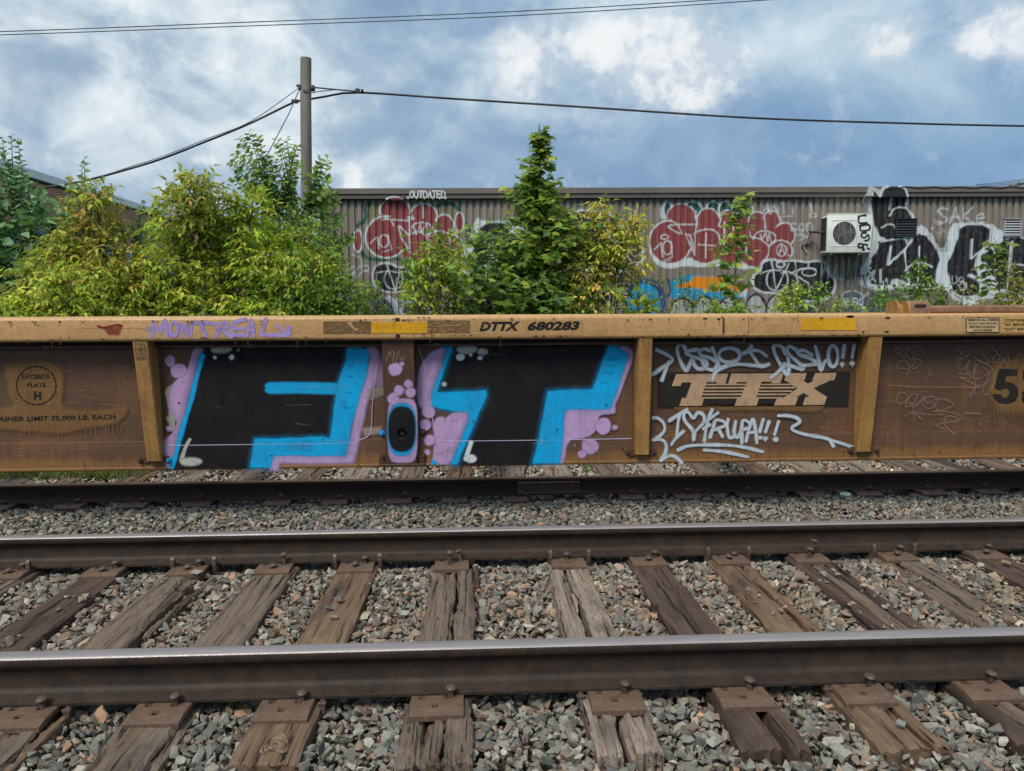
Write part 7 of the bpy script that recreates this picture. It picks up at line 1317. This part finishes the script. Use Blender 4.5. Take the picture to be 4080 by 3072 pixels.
# 4 elm by the pole
t = tree_root('elm_tree', 1180, 12.0, 'dark green elm with long arching shoots wrapping the pole foot'); L, B = Leaves(), MB(); root0 = AY(650*S_, 640*S_, 12.0)
for (cx_, cy_), tips in (((600, 470), ((540, 283), (520, 300), (505, 330), (498, 350), (505, 385), (560, 300), (580, 340), (530, 400), (560, 420), (545, 350))), ((625, 450), ((600, 305), (620, 300), (645, 312), (590, 345), (650, 350), (610, 380), (575, 400))), ((665, 450), ((708, 345), (690, 340), (715, 385), (700, 410), (735, 430), (740, 470), (680, 385), (725, 420), (660, 380))), ((600, 540), ((520, 470), (540, 500), (560, 450), (690, 480), (640, 440), (610, 450), (660, 430), (630, 500))), ((680, 560), ((755, 505), (765, 512), (740, 530), (735, 480), (700, 500), (720, 560), (750, 560)))):
    c0 = AY(cx_*S_, cy_*S_, 12.0); branchy(B, root0, c0, .035, .014); tp = [AY(x*S_+random.uniform(-8, 8), y*S_+random.uniform(-8, 8), 12.0+random.uniform(-.5, .5)) for x, y in tips for _ in range(2)]; shoots(L, B, tp, c0, 'oval', .105, .036, np.vstack([GR_*1.15, GR_]), .011, start=.12, arch=.12)
branchy(B, t.location, root0, .07, .04); finish(L, B, t)
t = tree_root('elm_tree', 1230, 12.3, 'inner dark leafy mass of elm suckers right of the bright box elder'); fill_bush(t, [bl(620, 480, 60, 50), bl(670, 500, 50, 60), bl(590, 540, 60, 60), bl(680, 580, 52, 60), bl(640, 630, 70, 60), bl(560, 490, 30, 36)], 46, 'simple', GR_, (.06, .1), .04, kind='oval')
t = tree_root('box_elder', 1150, 10.8, 'box elder with drooping bright leaves just below the pole'); fill_bush(t, [bl(640, 530, 40, 34), bl(600, 570, 40, 30), bl(660, 590, 50, 40), bl(610, 640, 60, 40), bl(700, 620, 44, 40), bl(560, 680, 70, 30), bl(650, 690, 60, 30), bl(690, 560, 30, 30), bl(655, 500, 26, 24)], 55, 'compound', FG, (.14, .22), .04, mixpal=(YG, .5), ls=.45)
t = tree_root('leafy_bush', 1400, 10.5, 'low fine-leaved bush at the left end of the corrugated wall'); fill_bush(t, [bl(745, 640, 50, 44), bl(700, 660, 44, 36), bl(790, 665, 42, 30), bl(760, 690, 70, 26), bl(825, 690, 26, 24), bl(720, 610, 26, 22), bl(805, 630, 18, 22), bl(680, 690, 50, 22)], 170, 'simple', FG, (.035, .06), .02, kind='oval')
# box elder sapling before the first red letters
t = tree_root('box_elder', 1740, 11.0, 'bright green box elder sapling in front of the first red graffiti'); fill_bush(t, [bl(945, 560, 34, 28), bl(900, 555, 22, 18), bl(925, 600, 40, 32), bl(980, 560, 22, 26), bl(960, 530, 16, 16), bl(985, 600, 26, 26), bl(940, 645, 46, 36), bl(1000, 640, 22, 26), bl(950, 690, 56, 22), bl(890, 600, 20, 18), bl(905, 640, 26, 24)], 62, 'compound', YG, (.12, .20), .03, ls=.46, mixpal=(FG, .4))
# 8 the pointed maple
t = tree_root('maple_tree', 2160, 11.4, 'tall pointed green maple in front of the wall, its tip against the sky'); L, B = Leaves(), MB(); base = np.array(t.location); top = np.array(AY(1165*S_, 268*S_, 11.4)); lead = branchy(B, base, top, .05, .006, 0, 22); Lt = np.linalg.norm(top-base)
def maple_leaves(L, c, n, sx, sz, size, pal): 
    P = c+rng.normal(0, 1, (n, 3))*np.array([sx, sx, sz]); D = (P-c)*np.array([1, 1, .3]); D = nz(D)+np.array([0, -.25, -.45])+rvec(n, .3); L.add('maple', P, D, np.array([0, -.35, 1.0])+rvec(n, .35), size*rng.uniform(.65, 1.2, n), pal[rng.integers(0, len(pal), n)]*rng.uniform(.75, 1.25, (n, 1)))
for k in range(150):
    h = rng.uniform(.15, .99)**.9; i = int(h*21); p0 = lead[min(i, 21)]; z = p0[2]; a = rng.uniform(0, 2*PI); py = CY
    w = np.interp(h, [.18, .4, .55, .68, .80, .9, 1.0], [1.40, 1.32, 1.06, .68, .34, .14, .05]); ln = w*rng.uniform(.25, 1.12)*(1.0 if math.cos(a) < 0 else .9)*(.45+.95*float(vnoise(np.array([h*9.0]), np.array([a*1.3]), 3)[0])); e = p0+np.array([math.cos(a)*ln, math.sin(a)*ln*.6, ln*rng.uniform(.15, .5)]); branchy(B, p0, e, .010, .003, -.1, 5)
    m = int(8+ln*36)
    for q in range(3): f = (q+1)/3; maple_leaves(L, p0+(e-p0)*f, m//3, .05+.07*ln, .05+.05*ln, .125, MG if h > .45 or rng.random() < .35 else GR_*.9)
finish(L, B, t)
t = tree_root('dogwood_bush', 2000, 11.7, 'dark small-leaved bush spreading at the foot of the pointed maple'); fill_bush(t, [bl(1080, 600, 60, 48), bl(1050, 560, 36, 30), bl(1130, 620, 60, 56), bl(1180, 600, 50, 60), bl(1060, 650, 60, 46), bl(1140, 675, 80, 34), bl(1220, 640, 50, 46), bl(1080, 690, 70, 26), bl(1250, 690, 60, 22), bl(1075, 520, 26, 30), bl(1100, 570, 40, 40), bl(1190, 660, 60, 40), bl(1030, 640, 36, 36)], 95, 'simple', DG*1.25, (.045, .075), .03, kind='oval')
L, B = Leaves(), MB(); shoots(L, B, [AY(x*S_, y*S_, 11.2) for x, y in ((1040, 500), (1062, 520), (1015, 570), (1022, 600), (1130, 600), (1150, 640))], AY(1080*S_, 660*S_, 11.4), 'oval', .055, .022, BG, .008, start=.2, arch=.05); o = L.build('shoot_leaves', t); o.data.transform(Matrix.Translation(-Vector(t.location))); o = B.build('shoots', M['stem'], t, 60); o.data.transform(Matrix.Translation(-Vector(t.location)))
t = tree_root('box_elder', 2390, 11.2, 'golden box elder sapling right of the pointed maple'); fill_bush(t, [bl(1285, 480, 30, 26), bl(1300, 450, 14, 14), bl(1345, 500, 32, 22), bl(1365, 480, 16, 14), bl(1300, 540, 40, 34), bl(1360, 550, 26, 26), bl(1275, 590, 34, 34), bl(1340, 590, 36, 24), bl(1300, 640, 36, 30), bl(1375, 590, 16, 20), bl(1330, 530, 26, 20), bl(1290, 560, 30, 20), bl(1260, 640, 20, 26)], 62, 'compound', YD, (.12, .2), .025, ls=.46, mixpal=(YG, .35), nst=2)
t = tree_root('leafy_bush', 2500, 10.9, 'loose light green bush under the golden sapling'); fill_bush(t, [bl(1260, 670, 40, 26), bl(1320, 680, 50, 20), bl(1370, 670, 26, 26), bl(1400, 690, 40, 18)], 80, 'simple', FG, (.035, .06), .02, kind='oval')
# thin saplings and low growth
def sapling(px, Y, tip, spread, n, size, pal, label, name='maple_sapling', bend=0):
    t = tree_root(name, px, Y, label); L, B = Leaves(), MB(); base = np.array(t.location); top = np.array(AY(tip[0]*S_, tip[1]*S_, Y)); lead = branchy(B, base, top, .018, .003, 0, 24)
    for k in range(n):
        h = .34+.65*(k+.5)/n; p0 = lead[min(int(h*23), 23)]; a = rng.uniform(0, 2*PI); w = spread*np.interp(h, [.3, .5, .75, 1], [.9, 1.0, .7, .12])*rng.uniform(.5, 1.1); e = p0+np.array([math.cos(a)*w, math.sin(a)*w*.7, w*.25]); branchy(B, p0, e, .005, .002, -.1, 4)
        for f in (.55, 1.0): maple_leaves(L, p0+(e-p0)*f, 4, .06, .035, size, pal)
    finish(L, B, t, 'stem'); return t
sapling(2915, 11.6, (1604, 405), .42, 46, .115, MG*1.15, 'thin maple sapling in front of the second red graffiti')
sapling(3960, 11.4, (2148, 512), .40, 34, .115, np.array([(.13, .18, .03), (.17, .21, .035), (.09, .14, .025)]), 'thin pale maple sapling at the right edge')
BUSH = [('fine-leaved bush before the blue dome graffiti', 2640, 11.0, [(1400, 650, 26, 34), (1440, 670, 30, 24), (1425, 610, 14, 20), (1375, 640, 12, 24)], FG*.9, (.03, .05)), ('grey-green bush before the silver domes', 2800, 11.2, [(1490, 640, 26, 26), (1520, 665, 40, 22), (1560, 680, 40, 14), (1470, 600, 14, 16)], GR_, (.03, .055)),
        ('low bush between the black bubble letters and the air conditioner', 3250, 11.3, [(1720, 665, 30, 22), (1770, 630, 26, 22), (1785, 660, 36, 24), (1830, 670, 36, 20), (1690, 650, 16, 22)], FG, (.035, .06)), ('dense dark bush under the big black letters', 3560, 11.4, [(1930, 640, 40, 26), (1980, 610, 36, 30), (2010, 640, 44, 34), (1960, 665, 50, 26), (1900, 660, 30, 22), (1985, 575, 16, 20), (2050, 665, 30, 20)], GR_, (.035, .06)),
        ('weedy bush below the black letters, left of the pale sapling', 3780, 11.1, [(2080, 640, 14, 26), (2120, 665, 30, 20), (2060, 690, 40, 12)], YO, (.04, .08)), ('pale grassy bush at the right edge', 4040, 11.0, [(2190, 610, 16, 40), (2200, 660, 30, 20), (2165, 650, 20, 26), (2240, 640, 30, 40)], YO, (.04, .09)), ('small leafy seedling before the silver domes at their right', 2960, 11.0, [(1585, 672, 24, 10), (1540, 678, 20, 10)], FG, (.07, .1))]
for lab, px, Y, bs, pal, lf in BUSH:
    t = tree_root('leafy_bush', px, Y, lab); fill_bush(t, [bl(*b_) for b_ in bs], 80 if 'dome' in lab else 140, 'simple', pal, lf, .012, kind='lance' if 'grassy' in lab or 'weedy' in lab else 'oval', nst=3, shell=.3)
t = tree_root('box_elder_seedling', 3130, 11.0, 'little box elder seedling right of the silver domes'); fill_bush(t, [bl(1700, 655, 16, 20), bl(1712, 630, 10, 14), bl(1690, 680, 20, 12)], 90, 'compound', YG, (.10, .15), .012, ls=.46, nst=1)
t = tree_root('broadleaf_weed', 2690, 10.7, 'yellow-green broad-leaved weed before the blue dome graffiti'); fill_bush(t, [bl(1388, 668, 18, 18), bl(1378, 688, 20, 10)], 60, 'simple', np.array([(.25, .30, .03), (.2, .26, .03)]), (.09, .14), .01, kind='oval', nst=1)
# low green strip behind the car
n = 9000; X = rng.uniform(-9, 12, n); Y = rng.uniform(9.0, 13.4, n); L = Leaves(); A = np.stack([rng.normal(0, .35, n), rng.normal(0, .35, n), np.ones(n)], 1); L.add('blade', np.stack([X, Y, np.full(n, -.15)], 1), A, rvec(n), rng.uniform(.25, .7, n), np.vstack([FG, GR_, YO])[rng.integers(0, 14, n)]); o = L.build('weeds', None); tag(o, 'weeds and rank grass growing between the far track and the building', 'weeds', kind='stuff')
# grass tufts under the car at left, and one sprig further right
L = Leaves()
for px, w, n in ((40, 70, 130), (150, 50, 60), (330, 55, 150), (420, 30, 60), (500, 40, 50), (2342, 8, 9)):
    c = AZ(px, 1900-px*.012, 0); m = n*5; P = np.stack([c.x+rng.normal(0, w/480, m), c.y+rng.uniform(-.05, .45, m), np.full(m, -.03)], 1); A = np.stack([rng.normal(0, .6, m), rng.normal(0, .4, m), np.full(m, .8)], 1); L.add('blade', P, A, rvec(m), rng.uniform(.06, .17, m), np.vstack([FG*.45, np.array([(.30, .26, .13), (.25, .22, .12), (.2,.18,.1)])])[rng.integers(0, 7, m)])
tag(L.build('grass', None), 'short green and straw-coloured grass growing in the ballast under the car', 'grass', kind='stuff')
